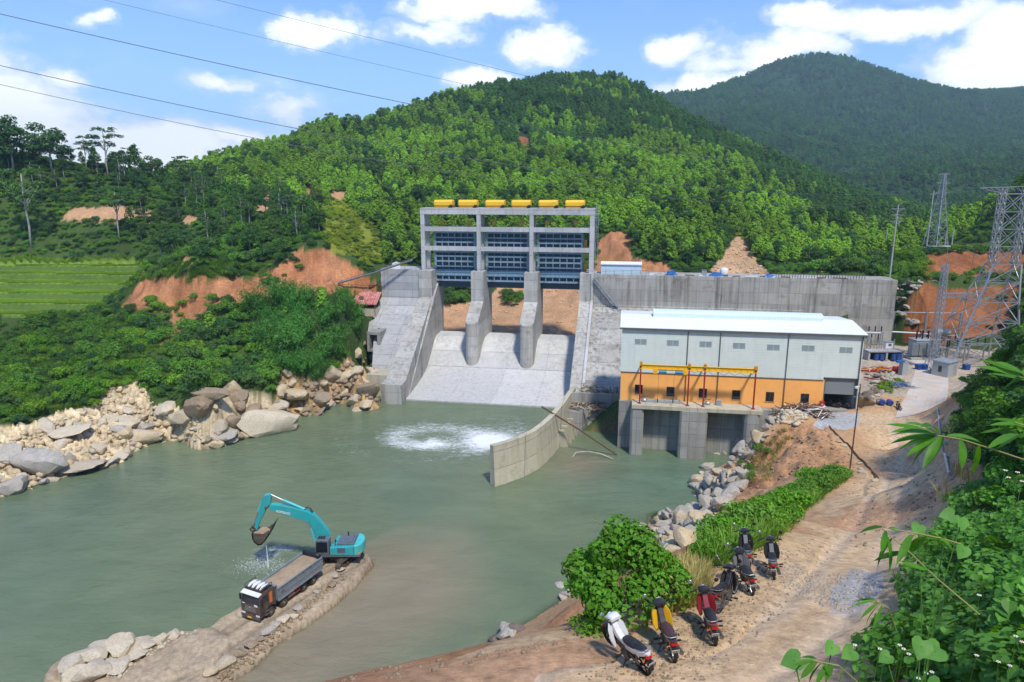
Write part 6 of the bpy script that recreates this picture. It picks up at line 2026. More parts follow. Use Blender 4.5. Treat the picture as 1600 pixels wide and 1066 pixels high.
cp_ = [(.85, 1.42), (2.35, 1.42), (2.42, 1.95), (2.2, 3.15), (2.05, 3.22), (.95, 3.22), (.85, 3.1)]
m.prism(cp_, 'y', .45, 1.52)
m.build('cab', M['deck_grey'], exc, bevel=.06)
m = MB(); m.add([(1.0, 1.528, 1.75), (2.25, 1.528, 1.75), (2.10, 1.528, 3.0), (1.0, 1.528, 3.0)], [(0, 1, 2, 3)]); m.build('side_window', M['glass_dark'], exc)
m = MB(); m.add([(2.402, .55, 2.1), (2.402, 1.42, 2.1), (2.235, 1.42, 3.05), (2.235, .55, 3.05)], [(0, 1, 2, 3)]); m.build('windscreen', M['glass_dark'], exc)
m = MB(); m.bar((1.62, 1.54, 1.5), (1.62, 1.54, 3.1), .06); m.bar((2.3, 1.54, 1.45), (2.15, 1.54, 3.1), .05); m.build('door_pillar', M['black'], exc)
m = MB()
for k in range(3):
 m.box((2.0 - k * .28, .9, 3.25), (.2, .6, .04))
m.build('roof_hatch', M['black'], exc)
BW = .32
def plate(pts, y0, y1, name, mm, bev=.04):
 m = MB()
 m.prism([c8(x, y) for x, y in pts], 'y', y0, y1)
 return m.build(name, M[mm], exc, bevel=bev)
boom = plate([(366, 296), (382, 248), (440, 240), (560, 258), (720, 288), (880, 332), (985, 378), (1060, 452), (1180, 600), (1215, 660), (1180, 705), (1010, 700), (985, 600), (955, 545), (915, 500), (840, 458), (640, 396), (460, 336), (375, 306)], -BW, BW, 'boom', 'teal')
arm_ = plate([(258, 165), (300, 112), (372, 106), (398, 138), (382, 228), (332, 300), (285, 400), (222, 520), (205, 592), (160, 592), (178, 500), (214, 380), (246, 270), (262, 210)], -BW * .85, BW * .85, 'arm', 'teal')
m = MB(); a_, b_ = c8(330, 285), c8(380, 262); m.cyl((a_[0], -BW * 1.2, a_[1]), (a_[0], BW * 1.2, a_[1]), .16, 12); m.build('arm_pin', M['mud_steel'], exc)
def ram(p0, p1, p2, y, name, r=.13):
 a_, b_, c_ = c8(*p0), c8(*p1), c8(*p2)
 m = MB(); m.cyl((a_[0], y, a_[1]), (b_[0], y, b_[1]), r, 12)
 o = m.build(name, M['teal_light'], exc, smooth=True, angle=40)
 m = MB(); m.cyl((b_[0], y, b_[1]), (c_[0], y, c_[1]), r * .55, 10); m.build('piston_rod', M['chrome'], o, smooth=True, angle=40)
ram((860, 322), (545, 188), (388, 116), 0, 'arm_ram', .15)
ram((262, 195), (205, 355), (140, 555), 0, 'bucket_ram', .11)
for y in (-.55, .55):
 ram((1010, 720), (960, 560), (905, 445), y, 'boom_ram', .13)
m = MB()
for y in (-.25, .25):
 for p0, p1 in (((105, 582), (150, 545)), ((105, 582), (170, 640)), ((150, 545), (190, 585))):
  a_, b_ = c8(*p0), c8(*p1)
  m.bar((a_[0], y, a_[1]), (b_[0], y, b_[1]), .07, .16)
m.build('bucket_link', M['mud_steel'], exc)
outer = [(150, 605), (158, 680), (190, 738), (238, 775), (292, 765), (345, 705), (400, 610), (440, 510)]
oo = [c8(*p) for p in outer]
cx0, cz0 = c8(265, 640)
inn = [(cx0 + (x - cx0) * .86, cz0 + (z - cz0) * .86) for x, z in oo]
WBK = .78
m = MB()
for s in (-1, 1):
 a0, a1 = (s * WBK, s * (WBK - .06)) if s > 0 else (s * (WBK - .06), s * WBK)
 m.prism(oo[:-1] + [c8(385, 565), c8(300, 622)], 'y', min(a0, a1), max(a0, a1))
vs, fs = [], []
for (x, z), (xi, zi) in zip(oo, inn):
 vs += [(x, -WBK, z), (x, WBK, z), (xi, WBK, zi), (xi, -WBK, zi)]
for k in range(len(oo) - 1):
 for q in range(4):
  fs.append((k * 4 + q, k * 4 + (q + 1) % 4, k * 4 + 4 + (q + 1) % 4, k * 4 + 4 + q))
m.add(vs, fs)
bk_ = m.build('bucket', M['mud_steel'], exc)
m = MB()
t0, t1 = c8(430, 525), c8(452, 480)
for k in range(5):
 y = -WBK + .12 + k * (2 * WBK - .24) / 4
 m.prism([(t0[0] - .06, t0[1]), (t0[0] + .06, t0[1] + .03), (t1[0], t1[1])], 'y', y - .07, y + .07)
m.build('teeth', M['mud_steel'], bk_)
m = MB()
lp = [c8(168, 618), c8(230, 600), c8(300, 612), c8(352, 640), c8(330, 680), c8(250, 720), c8(185, 690)]
m.prism(lp, 'y', -WBK + .07, WBK - .07)
ob_ = m.build('river_gravel', M['sand'])
ob_.matrix_basis = exc.matrix_basis.copy()
tag(ob_, 'wet gravel lying in the excavator bucket', 'gravel', None, 'stuff')
m = MB()
for y in (-.12, .12):
 pts = [c8(x, yv) for x, yv in ((850, 318), (890, 292), (930, 310), (965, 365))]
 m.tube([(a_, y, b_) for a_, b_ in pts], .04, 6)
m.build('hydraulic_hose', M['black'], exc)
fc = bpy.data.curves.new('lettering', 'FONT')
fc.body = 'KOBELCO'
fc.size = .62
fc.extrude = .004
fc.offset = .012
fc.materials.append(M['white'])
fo_ = bpy.data.objects.new('lettering_source', fc)
COL.objects.link(fo_)
pa, pb = c8(470, 338, 0), c8(658, 376, 0)
ang = math.atan2(pb[1] - pa[1], pb[0] - pa[0])
dirx = Vector((pb[0] - pa[0], 0, pb[1] - pa[1])).normalized()
yax = Vector((-1, 0, 0))
up_ = Vector((0, 1, 0)).cross(dirx)
up_ = -up_ if up_.z < 0 else up_
ltm = Matrix(((dirx.x, up_.x, 0, pa[0]), (0, 0, 1, BW + .006), (dirx.z, up_.z, 0, pa[1]), (0, 0, 0, 1)))
bpy.context.view_layer.update()
wd = math.hypot(pb[0] - pa[0], pb[1] - pa[1])
if fo_.dimensions.x > 0:
 fc.size *= wd / fo_.dimensions.x
bpy.context.view_layer.update()
lme = bpy.data.meshes.new_from_object(fo_.evaluated_get(bpy.context.evaluated_depsgraph_get()))
bpy.data.objects.remove(fo_)
lo_ = link('lettering', lme, M['white'], boom)
lo_.matrix_local = ltm
bq = exc.matrix_basis @ Vector((c8(318, 720)[0], .2, c8(318, 720)[1]))
m = MB()
m.tube([tuple(bq), (bq.x + .03, bq.y, bq.z * .6), (bq.x + .06, bq.y, 0.0)], [.025, .035, .07], 8)
M['spray'] = mat('white_water', (0.75, 0.78, 0.77), .35)
vs, fs = [], []
rs = np.random.default_rng(77)
for k in range(1800):
 q = rs.normal(size=2)
 c_ = np.array([bq.x - .6 + q[0] * 1.5, bq.y - .2 + q[1] * .9, abs(rs.normal(0, .7)) * math.exp(-abs(q[0]) * .6)])
 s = rs.uniform(.01, .032)
 d = rs.normal(size=(4, 3)) * s
 b0 = len(vs)
 vs += [tuple(c_ + e) for e in d]
 fs += [(b0, b0 + 1, b0 + 2), (b0, b0 + 2, b0 + 3), (b0, b0 + 3, b0 + 1), (b0 + 1, b0 + 3, b0 + 2)]
m.add(vs, fs)
tag(m.build('splash', M['spray']), 'white spray where water pours from the bucket into the river', 'splash', None, 'stuff')
# ---------------------------------------------------------------- motorbikes
M['seat_black'] = mat('black_seat_vinyl', (0.014, 0.014, 0.016), .5, 0, .2, 5, ((0.12, 0.09, 0.07), .2, 6))
M['engine'] = mat('dusty_alloy', (0.13, 0.12, 0.11), .55, .5, .3, 8, ((0.22, 0.16, 0.11), .4, 6))
M['plate'] = mat('number_plate_white', (0.68, 0.69, 0.68), .5, 0, .04, 10)
M['tail_red'] = mat('tail_lamp_red', (0.35, 0.012, 0.012), .25)
BIKE_PAINT = {'white': (0.70, 0.71, 0.73), 'yellow': (0.72, 0.40, 0.015), 'red': (0.22, 0.012, 0.02), 'black': (0.018, 0.018, 0.02), 'grey': (0.16, 0.165, 0.17), 'silver': (0.42, 0.42, 0.44), 'maroon': (0.10, 0.012, 0.016)}
BP = {k: mat('bike_paint_' + k, v, .3, 0, .06, 3, ((0.20, 0.15, 0.10), .16, 5), coat=.4) for k, v in BIKE_PAINT.items()}
def bike(p, head, main, second, label, seat='seat_black', spokes=True, lean=9, style='under', mirrors=True, s=1.03, group='motorbikes parked along the road edge'):
 t = empty('motorbike', (p[0], p[1], p[2]), 0, label, 'motorbike', group)
 t.rotation_euler = (Matrix.Rotation(head, 4, 'Z') @ Matrix.Rotation(R(-lean), 4, 'X')).to_euler()
 t.scale = (s, s, s)
 RW, RT = .285, .045
 FX = 1.24
 for x in (0, FX):
  m = MB(); n = 28
  prof = [(RW - .055, -.035), (RW - .02, -.045), (RW, -.02), (RW, .02), (RW - .02, .045), (RW - .055, .035)]
  vs, fs = [], []
  for k in range(n):
   a_ = 2 * math.pi * k / n
   vs += [(x + r_ * math.cos(a_), y, RW + r_ * math.sin(a_)) for r_, y in prof]
  for k in range(n):
   for j in range(6):
    fs.append((k * 6 + j, k * 6 + (j + 1) % 6, ((k + 1) % n) * 6 + (j + 1) % 6, ((k + 1) % n) * 6 + j))
  m.add(vs, fs)
  wo = m.build('wheel', M['rubber'], t, smooth=True, angle=50)
  m = MB()
  vs, fs = [], []
  pr = [(RW - .062, -.028), (RW - .048, -.03), (RW - .048, .03), (RW - .062, .028)]
  for k in range(n):
   a_ = 2 * math.pi * k / n
   vs += [(x + r_ * math.cos(a_), y, RW + r_ * math.sin(a_)) for r_, y in pr]
  for k in range(n):
   for j in range(4):
    fs.append((k * 4 + j, k * 4 + (j + 1) % 4, ((k + 1) % n) * 4 + (j + 1) % 4, ((k + 1) % n) * 4 + j))
  m.add(vs, fs)
  m.cyl((x, -.07, RW), (x, .07, RW), .045, 12)
  ns = 18 if spokes else 6
  for k in range(ns):
   a_ = 2 * math.pi * k / ns
   sy = .03 if k % 2 else -.03
   m.bar((x + .04 * math.cos(a_), sy, RW + .04 * math.sin(a_)), (x + (RW - .055) * math.cos(a_), sy * .3, RW + (RW - .055) * math.sin(a_)), .007 if spokes else .03, .007 if spokes else .022)
  m.build('rim', M['chrome'] if spokes else M['black'], wo)
 m = MB()
 for y in (-.085, .085):
  m.cyl((FX, y, RW), (FX - .20, y, .80), .024, 10)
 m.bar((FX - .19, -.11, .79), (FX - .19, .11, .79), .05)
 m.cyl((FX - .20, 0, .72), (FX - .26, 0, .95), .03, 8)
 m.build('fork', M['engine'], t)
 m = MB()
 ring = []
 for k in range(7):
  a_ = R(20 + k * 22)
  c_, s_ = math.cos(a_), math.sin(a_)
  rr_ = RW + .03
  ring.append([(FX + rr_ * c_, -.06, RW + rr_ * s_), (FX + (rr_ + .025) * c_, 0, RW + (rr_ + .025) * s_), (FX + rr_ * c_, .06, RW + rr_ * s_), (FX + (rr_ - .012) * c_, 0, RW + (rr_ - .012) * s_)])
 m.loft(ring)
 m.build('front_mudguard', second, t, smooth=True, angle=50)
 m = MB()
 m.tube([(FX - .34, -.36, 1.0), (FX - .28, -.2, 1.0), (FX - .26, 0, .97), (FX - .28, .2, 1.0), (FX - .34, .36, 1.0)], .013, 8)
 for y in (-1, 1):
  m.tube([(FX - .36, y * .38, .995), (FX - .31, y * .26, 1.0)], .022, 8)
  m.bar((FX - .27, y * .2, 1.02), (FX - .25, y * .37, 1.01), .01)
 m.build('handlebar', M['black'], t)
 m = MB()
 pr = [(FX - .10, .86), (FX - .06, .93), (FX - .12, 1.02), (FX - .26, 1.08), (FX - .36, 1.03), (FX - .36, .95), (FX - .24, .88)]
 m.loft([[(x, y, .96 + (z - .96) * k) for x, z in pr] for y, k in ((-.15, .45), (-.11, .9), (0, 1.08), (.11, .9), (.15, .45))])
 m.build('head_cowl', main if style == 'sport' else BP['black'], t, smooth=True, angle=60)
 m = MB(); m.lathe([(.02, 0), (.075, .0), (.08, .02), (.05, .045), (.01, .05)], (FX - .10, 0, .935), 14, 'x'); m.build('headlight', M['lamp_glass'], t, smooth=True)
 if mirrors:
  for y in (-1, 1):
   m = MB(); m.tube([(FX - .28, y * .2, 1.0), (FX - .24, y * .28, 1.15), (FX - .26, y * .34, 1.22)], .008, 6)
   m.lathe([(.01, 0), (.06, 0), (.062, .012), (.01, .02)], (FX - .28, y * .35, 1.24), 12, 'x'); m.build('mirror', M['chrome'] if y > 0 else M['black'], t, smooth=True)
 for y in (-1, 1):
  m = MB()
  pr = [(FX - .22, .16, .86), (FX - .30, .24, .74), (FX - .40, .27, .52), (FX - .46, .22, .34), (FX - .40, .15, .34), (FX - .30, .13, .50), (FX - .20, .09, .72)]
  m.loft([[(x, y * yy, z) for x, yy, z in pr], [(x - .035, y * (yy - .02), z) for x, yy, z in pr]])
  m.build('leg_shield', main, t, smooth=True, angle=50)
 m = MB()
 pr = [(FX - .24, .88), (FX - .16, .74), (FX - .30, .52), (FX - .52, .42), (FX - .80, .46), (FX - .80, .56), (FX - .55, .56), (FX - .40, .66)]
 m.prism(pr, 'y', -.075, .075)
 m.build('centre_cover', main if style != 'yellow' else second, t, bevel=.02)
 m = MB()
 m.box((.52, 0, .33), (.30, .22, .20)); m.cyl((.66, 0, .36), (.84, 0, .40), .075, 10); m.cyl((.46, -.15, .30), (.46, .15, .30), .10, 14); m.cyl((.58, -.14, .28), (.58, .14, .28), .085, 14)
 for k in range(5):
  m.box((.68 + k * .03, 0, .375 + k * .007), (.012, .19, .19))
 m.build('engine', M['engine'], t)
 m = MB(); m.tube([(.82, -.06, .36), (.80, -.10, .20), (.60, -.13, .17), (.30, -.15, .22), (.0, -.16, .30)], .018, 8); m.cyl((.26, -.16, .235), (-.22, -.17, .34), .048, 12, .055); m.build('exhaust', M['engine'], t, smooth=True, angle=40)
 m = MB()
 for y in (-.09, .09):
  m.bar((0, y, RW), (.46, y, .32), .03, .04); m.cyl((.05, y * 1.2, .32), (.10, y * 1.2, .64), .028, 8)
 m.bar((0.0, .10, .33), (.42, .10, .36), .02, .09)
 m.build('swing_arm', M['engine'], t)
 m = MB()
 m.bar((.62, -.26, .21), (.62, .26, .21), .025); m.bar((.30, -.24, .30), (.30, .24, .30), .022)
 for y in (-1, 1):
  m.box((.62, y * .28, .215), (.06, .12, .03)); m.box((.30, y * .25, .305), (.05, .10, .025))
 m.bar((.50, .10, .24), (.40, .30, 0.0), .018)
 m.build('footrests', M['black'], t)
 m = MB()
 sec = []
 for x, w_, z, th in ((.60, .09, .67, .08), (.50, .125, .70, .09), (.34, .14, .71, .09), (.20, .135, .735, .09), (.02, .12, .77, .08), (-.12, .085, .79, .05)):
  sec.append([(x, -w_, z - th), (x, -w_, z - .03), (x, -w_ * .7, z), (x, 0, z + .008), (x, w_ * .7, z), (x, w_, z - .03), (x, w_, z - th)])
 m.loft(sec)
 m.build('seat', M[seat], t, smooth=True, angle=60)
 m = MB()
 sec = []
 for x, w_, z0, z1 in ((.62, .07, .44, .62), (.45, .13, .44, .62), (.20, .145, .50, .65), (-.02, .13, .56, .69), (-.20, .085, .66, .75), (-.28, .04, .70, .75)):
  sec.append([(x, -w_ * .85, z0), (x, -w_, (z0 + z1) / 2), (x, -w_, z1), (x, w_, z1), (x, w_, (z0 + z1) / 2), (x, w_ * .85, z0)])
 m.loft(sec)
 m.build('tail_panel', main if style in ('sport', 'under') else second, t, smooth=True, angle=45)
 m = MB(); m.tube([(.08, -.15, .72), (-.14, -.14, .80), (-.24, -.06, .83), (-.24, .06, .83), (-.14, .14, .80), (.08, .15, .72)], .014, 8); m.build('grab_rail', M['chrome'], t)
 m = MB(); m.loft([[(-.24, -.09, .62), (-.24, .09, .62), (-.22, .09, .70), (-.22, -.09, .70)], [(-.30, -.06, .63), (-.30, .06, .63), (-.27, .06, .69), (-.27, -.06, .69)]]); m.build('tail_lamp', M['tail_red'], t)
 for y in (-1, 1):
  m = MB(); m.bar((-.2, y * .06, .60), (-.24, y * .17, .60), .014); m.box((-.25, y * .17, .60), (.03, .035, .03)); m.build('indicator', M['orange_paint'], t)
 ring = []
 m = MB()
 for k in range(6):
  a_ = R(75 + k * 20)
  c_, s_ = math.cos(a_), math.sin(a_)
  rr_ = RW + .045
  ring.append([(rr_ * c_, -.065, RW + rr_ * s_), ((rr_ + .02) * c_, 0, RW + (rr_ + .02) * s_), (rr_ * c_, .065, RW + rr_ * s_), ((rr_ - .012) * c_, 0, RW + (rr_ - .012) * s_)])
 m.loft(ring)
 m.bar((-.20, 0, .66), (-.33, 0, .40), .10, .03)
 m.build('rear_mudguard', M['black'], t, smooth=True, angle=50)
 Mp = Matrix.Rotation(R(-24), 3, 'Y')
 m = MB(); m.box((-.335, 0, .50), (.006, .19, .145), M=Mp); po = m.build('number_plate', M['plate'], t)
 m = MB()
 for row, zz in ((4, .032), (4, -.032)):
  for k in range(row):
   c_ = Mp @ Vector((-.006, -.06 + k * .04, zz))
   m.box((-.335 + c_.x, c_.y, .50 + c_.z), (.003, .022, .042), M=Mp)
   c2 = Mp @ Vector((-.008, -.06 + k * .04, zz + (.008 if k % 2 else -.008)))
 m.build('digits', M['steel_dark'], po)
 return t
def bike_at(rear, front, *a, **k):
 P = pix_ground([rear[0], front[0]], [rear[1], front[1]])
 d = P[1] - P[0]
 return bike((P[0][0], P[0][1], P[0][2] - .02), math.atan2(d[1], d[0]), *a, **k)
M['seat_brown'] = mat('brown_seat_vinyl', (0.07, 0.032, 0.028), .5, 0, .2, 5)
bike_at((1006, 1050), (938, 1010), BP['white'], BP['white'], 'white sporty motorbike with a red front mudguard at the left end of the row', style='sport', spokes=False)
bike_at((1053, 1031), (1034, 999), BP['yellow'], BP['black'], 'yellow motorbike with a brown seat, second from the left of the row', seat='seat_brown', style='yellow')
bike_at((1117, 1005), (1103, 974), BP['red'], BP['silver'], 'dark red motorbike with silver tail, third from the left of the row', style='under')
bike_at((1124, 957), (1150, 936), BP['black'], BP['maroon'], 'black motorbike parked crosswise behind the dark red one', style='under')
bike_at((1174, 928), (1147, 901), BP['grey'], BP['black'], 'dusty grey motorbike with a long black seat in the middle of the row', style='yellow')
bike_at((1171, 888), (1164, 868), BP['black'], BP['grey'], 'black motorbike with grey side panels farthest back beside the thicket', style='yellow')
bike_at((1210, 905), (1205, 884), BP['black'], BP['grey'], 'black and grey motorbike standing alone at the right end of the row', style='yellow')
bike_at((1407, 642), (1399, 632), BP['black'], BP['black'], 'black motorbike parked beside the lying blue drums', s=1.15, group=None, style='under')
for u, v, a_, lab in ((59.9, -17.2, 2.4, 'dark motorbike inside the roller door, nearer the middle'), (61.2, -17.4, 2.0, 'dark motorbike just inside the right jamb of the roller door')):
 q = dw(u, v, 8.16)
 bike(tuple(q), a_, BP['black'], BP['silver'], lab, s=1.2, group=None, spokes=False)
for o in bpy.data.objects:
 if o.parent and o.parent.get('label', '').startswith('white sporty') and o.name.startswith('front_mudguard'):
  o.data.materials.clear()
  o.data.materials.append(BP['red'])
 if o.parent and o.parent.get('label', '').startswith('white sporty') and o.name.startswith('leg_shield'):
  pass
# ---------------------------------------------------------------- rocks
def rock_mesh(seed, flat=0.75, planes=16, rough=0.05, sub=3):
 import bmesh
 r = np.random.default_rng(seed)
 bm = bmesh.new()
 bmesh.ops.create_icosphere(bm, subdivisions=sub, radius=1)
 D = np.array([v.co[:] for v in bm.verts])
 n = r.normal(size=(planes, 3)); n /= np.linalg.norm(n, axis=1)[:, None]
 dd = r.uniform(.62, 1.0, planes)
 dots = D @ n.T
 q = np.where(dots > .05, dd[None, :] / np.maximum(dots, .05), 9)
 rad = -np.log(np.exp(-26 * np.minimum(q, 1.4)).sum(1)) / 26
 rad = np.clip(rad, .45, 1.25)
 P = D * rad[:, None]
 P += D * (rough * 1.4 * fbm(P[:, 0] * 2.3 + P[:, 2] * 1.7 + seed, P[:, 1] * 2.3 - P[:, 2] * 1.3, 4, seed)[:, None])
 P *= np.array([r.uniform(.85, 1.2), r.uniform(.8, 1.1), flat * r.uniform(.8, 1.15)])
 for v, p in zip(bm.verts, P):
  v.co = p
 me = bpy.data.meshes.new('boulder')
 bm.to_mesh(me)
 bm.free()
 me.polygons.foreach_set('use_smooth', [True] * len(me.polygons))
 me.set_sharp_from_angle(angle=R(22))
 return me
def rock_mat(name, c1, c2, c3, dark=(0.09, 0.075, 0.055), moss=0.0):
 m = bpy.data.materials.new(name)
 m.use_nodes = True
 t = NT(m.node_tree)
 b = t.n('ShaderNodeBsdfPrincipled', ins={'Roughness': 0.9, 'Specular IOR Level': 0.2})
 o = t.n('ShaderNodeOutputMaterial')
 t.l(b.outputs[0], o.inputs[0])
 gp = t.n('ShaderNodeNewGeometry').outputs['Position']
 oi = t.n('ShaderNodeObjectInfo').outputs['Random']
 n1 = t.noise(gp, 0.9, 6, 0.65)
 n2 = t.noise(gp, 5.0, 7, 0.7)
 col = t.mix(t.ramp(n1, [(.35, 0.), (.65, 1.)]), c1, c2)
 col = t.mix(t.math('MULTIPLY', oi, .75), col, c3)
 col = t.mix(t.ramp(n2, [(.5, 0.), (.75, .7)]), col, dark)
 v = t.n('ShaderNodeTexVoronoi', feature='DISTANCE_TO_EDGE', ins={'Scale': 0.8, 'Vector': gp})
 col = t.mix(t.ramp(v.outputs['Distance'], [(0.0, .28), (.03, 0.)]), col, dark)
 t.l(col, b.inputs['Base Color'])
 bp = t.n('ShaderNodeBump', ins={'Strength': .8, 'Distance': .12, 'Height': t.math('ADD', n2, n1)})
 t.l(bp.outputs[0], b.inputs['Normal'])
 return m
M['rock_ochre'] = rock_mat('ochre_rock', (0.62, 0.50, 0.32), (0.50, 0.38, 0.22), (0.46, 0.40, 0.31), (0.16, 0.115, 0.06))
M['rock_pale'] = rock_mat('pale_rock', (0.66, 0.57, 0.41), (0.56, 0.46, 0.30), (0.50, 0.44, 0.35), (0.2, 0.15, 0.09))
M['rock_grey'] = rock_mat('grey_rock', (0.47, 0.43, 0.37), (0.36, 0.325, 0.27), (0.43, 0.38, 0.31), (0.11, 0.095, 0.075))
M['rock_brown'] = rock_mat('brown_rock', (0.36, 0.27, 0.17), (0.27, 0.19, 0.115), (0.31, 0.25, 0.18), (0.09, 0.065, 0.04))
M['rock_dark'] = rock_mat('dark_wet_rock', (0.20, 0.165, 0.13), (0.15, 0.125, 0.10), (0.23, 0.19, 0.15), (0.06, 0.05, 0.04))
ROCKS = {}
for mk in ('rock_ochre', 'rock_pale', 'rock_grey', 'rock_brown', 'rock_dark'):
 ROCKS[mk] = []
for s in range(7):
 base = rock_mesh(100 + s, .72 if s < 5 else .5)
 for mk in ROCKS:
  me = base.copy()
  me.materials.append(M[mk])
  ROCKS[mk].append(me)
def rock(p, size, mk, label, group=None, k=None, sink=.3, rz_=None, sc=(1, 1, 1), tilt=.25, name='boulder'):
 me = ROCKS[mk][int(RNG.integers(0, 7)) if k is None else k]
 o = bpy.data.objects.new(name, me)
 COL.objects.link(o)
 o.location = (p[0], p[1], p[2] + size * (.5 - sink) * sc[2])
 o.rotation_euler = (RNG.normal(0, tilt), RNG.normal(0, tilt), RNG.uniform(0, 6.28) if rz_ is None else rz_)
 o.scale = (size / 2 * sc[0] * 1.1, size / 2 * sc[1] * 1.1, size / 2 * sc[2] * 1.1)
 return tag(o, label, 'rock', group)
def poly_sample(poly, n):
 xs = [p[0] for p in poly]; ys = [p[1] for p in poly]
 out = np.zeros((0, 2))
 while len(out) < n:
  a_ = np.stack([RNG.uniform(min(xs), max(xs), n * 3), RNG.uniform(min(ys), max(ys), n * 3)], 1)
  out = np.concatenate([out, a_[in_poly(a_[:, 0], a_[:, 1], poly)]])
 return out[:n]
def scatter(poly, n, smin, smax, mks, label, group, min_gap=0.55, sink=.35, power=2.0, zmax=99, tilt=.3, ymax=1e9, name='boulder'):
 px_ = poly_sample(poly, n * 4)
 P = pix_ground(px_[:, 0], px_[:, 1])
 done = []
 for p in P:
  if np.isnan(p[2]) or p[2] > zmax or p[1] > ymax:
   continue
  s = smin + (smax - smin) * RNG.uniform(0, 1) ** power
  if any(math.hypot(p[0] - q[0], p[1] - q[1]) < min_gap * (s + q[3]) / 2 for q in done):
   continue
  done.append((p[0], p[1], p[2], s))
  if len(done) >= n:
   break
 for q in done:
  rock(q, q[3], mks[int(RNG.integers(0, len(mks)))], label, group, sink=sink, tilt=tilt, name=name)
 return done
def rubble(name, poly, n, smin, smax, mk, ymax=1e9, lift=0.0, extra=None):
 """small stones nobody could count: one mesh"""
 px_ = poly_sample(poly, n)
 P = pix_ground(px_[:, 0], px_[:, 1])
 P = P[~np.isnan(P[:, 2]) & (P[:, 1] < ymax)]
 if extra is not None:
  P = np.concatenate([P, extra])
 V0, F0 = [], []
 import bmesh
 protos = []
 for s in range(4):
  me = rock_mesh(300 + s, .7, 12, .05, 1)
  co = np.zeros(len(me.vertices) * 3, np.float32); me.vertices.foreach_get('co', co)
  fa = np.zeros(len(me.polygons) * 3, np.int32); me.polygons.foreach_get('vertices', fa)
  protos.append((co.reshape(-1, 3), fa.reshape(-1, 3)))
 b_ = 0
 for i, p in enumerate(P):
  co, fa = protos[i % 4]
  s = smin + (smax - smin) * RNG.uniform(0, 1) ** 2.5
  a_ = RNG.uniform(0, 6.28); c, s_ = math.cos(a_), math.sin(a_)
  q = co * s / 2
  q = np.stack([q[:, 0] * c - q[:, 1] * s_, q[:, 0] * s_ + q[:, 1] * c, q[:, 2]], 1) + p + np.array([0, 0, s * .12 + lift])
  V0.append(q); F0.append(fa + b_); b_ += len(co)
 me = np_mesh(name, np.concatenate(V0), np.concatenate(F0))
 o = link(name, me, M[mk])
 return tag(o, kind='stuff')
def big(px_, py_, w_px, mk, label, k, sc=(1, 1, .7), sink=.25, rz_=0.3):
 p = pix_ground([px_], [py_])[0]
 d = math.sqrt(p[0] ** 2 + p[1] ** 2 + (p[2] - H) ** 2)
 return rock(p, w_px * d / FPX, mk, label, None, k, sink, rz_, sc, .08)
big(412, 668, 72, 'rock_pale', 'huge smooth pale boulder at the waterline below the bamboo', 0, (1.05, .9, .95), .36)
big(62, 732, 50, 'rock_grey', 'large grey boulder near the left edge of the rocky shore', 1, (1.1, .8, .75), .2)
big(128, 738, 52, 'rock_ochre', 'tan flat boulder at the water right of the large grey one', 5, (1.1, .8, .6), .25)
big(24, 762, 34, 'rock_grey', 'small whitish boulder at the water at the left edge', 3, (1, .9, .85), .2)
big(10, 718, 40, 'rock_grey', 'grey boulder cut by the left picture edge above the shore', 2, (1, .9, .8), .25)
big(216, 688, 46, 'rock_ochre', 'rounded tan boulder in the middle of the rocky shore', 0, (1.1, .9, .7), .3)
big(190, 664, 48, 'rock_pale', 'broad pale slab high on the rocky shore', 6, (1.3, .8, .5), .3)
big(356, 688, 25, 'rock_grey', 'small grey rock standing in the water left of the huge boulder', 4, (1, 1, .9), .1)
big(292, 660, 40, 'rock_ochre', 'tan block left of the dark overhang on the shore', 3, (1, .8, .8), .25)
big(375, 634, 30, 'rock_brown', 'upright brown block above the huge pale boulder', 4, (.8, .7, 1.1), .2)
big(330, 626, 34, 'rock_brown', 'wide brown rock under the overhanging shrubs', 1, (1.3, .8, .6), .3)
big(462, 618, 44, 'rock_ochre', 'wide ochre ledge in the cliff under the bamboo', 6, (1.2, .8, .7), .3)
big(500, 632, 30, 'rock_brown', 'brown block at the foot of the ochre cliff', 2, (1, .8, .8), .3)
big(110, 680, 42, 'rock_pale', 'pale cracked slab on the upper left shore', 5, (1.2, .8, .6), .3)
scatter([(0, 775), (0, 690), (52, 672), (148, 640), (168, 615), (216, 605), (250, 640), (300, 640), (320, 690), (290, 694), (200, 716), (120, 742)], 84, .9, 3.6, ['rock_ochre', 'rock_pale', 'rock_pale', 'rock_ochre', 'rock_grey'], 'angular tan boulder bedded in the rocky left shore', 'boulders on the left shore', .5, .42, 2.0)
scatter([(304, 620), (340, 615), (432, 616), (440, 574), (488, 604), (552, 560), (575, 524), (600, 520), (596, 628), (545, 634), (465, 652), (440, 670), (330, 690)], 48, 1.4, 4.4, ['rock_ochre', 'rock_brown', 'rock_brown', 'rock_ochre'], 'ochre brown block in the cliff below the bamboo thicket', 'blocks of the cliff below the bamboo', .5, .45, 1.5, name='rock_block')
SH = [(a, b - 5) for a, b in SHORE_L[1:]] + [(a, b + 2) for a, b in SHORE_L[1:]][::-1]
scatter(SH, 42, .6, 2.2, ['rock_ochre', 'rock_grey', 'rock_brown'], 'small stone along the waterline of the left shore', 'stones along the left waterline', .5, .3, 1.6, name='shore_stone')
rubble('rubble', [(-60, 790), (0, 690), (52, 668), (148, 640), (168, 615), (216, 605), (250, 640), (300, 640), (330, 694), (290, 698), (200, 720), (120, 746), (0, 782)], 900, .25, 1.7, 'rock_ochre')
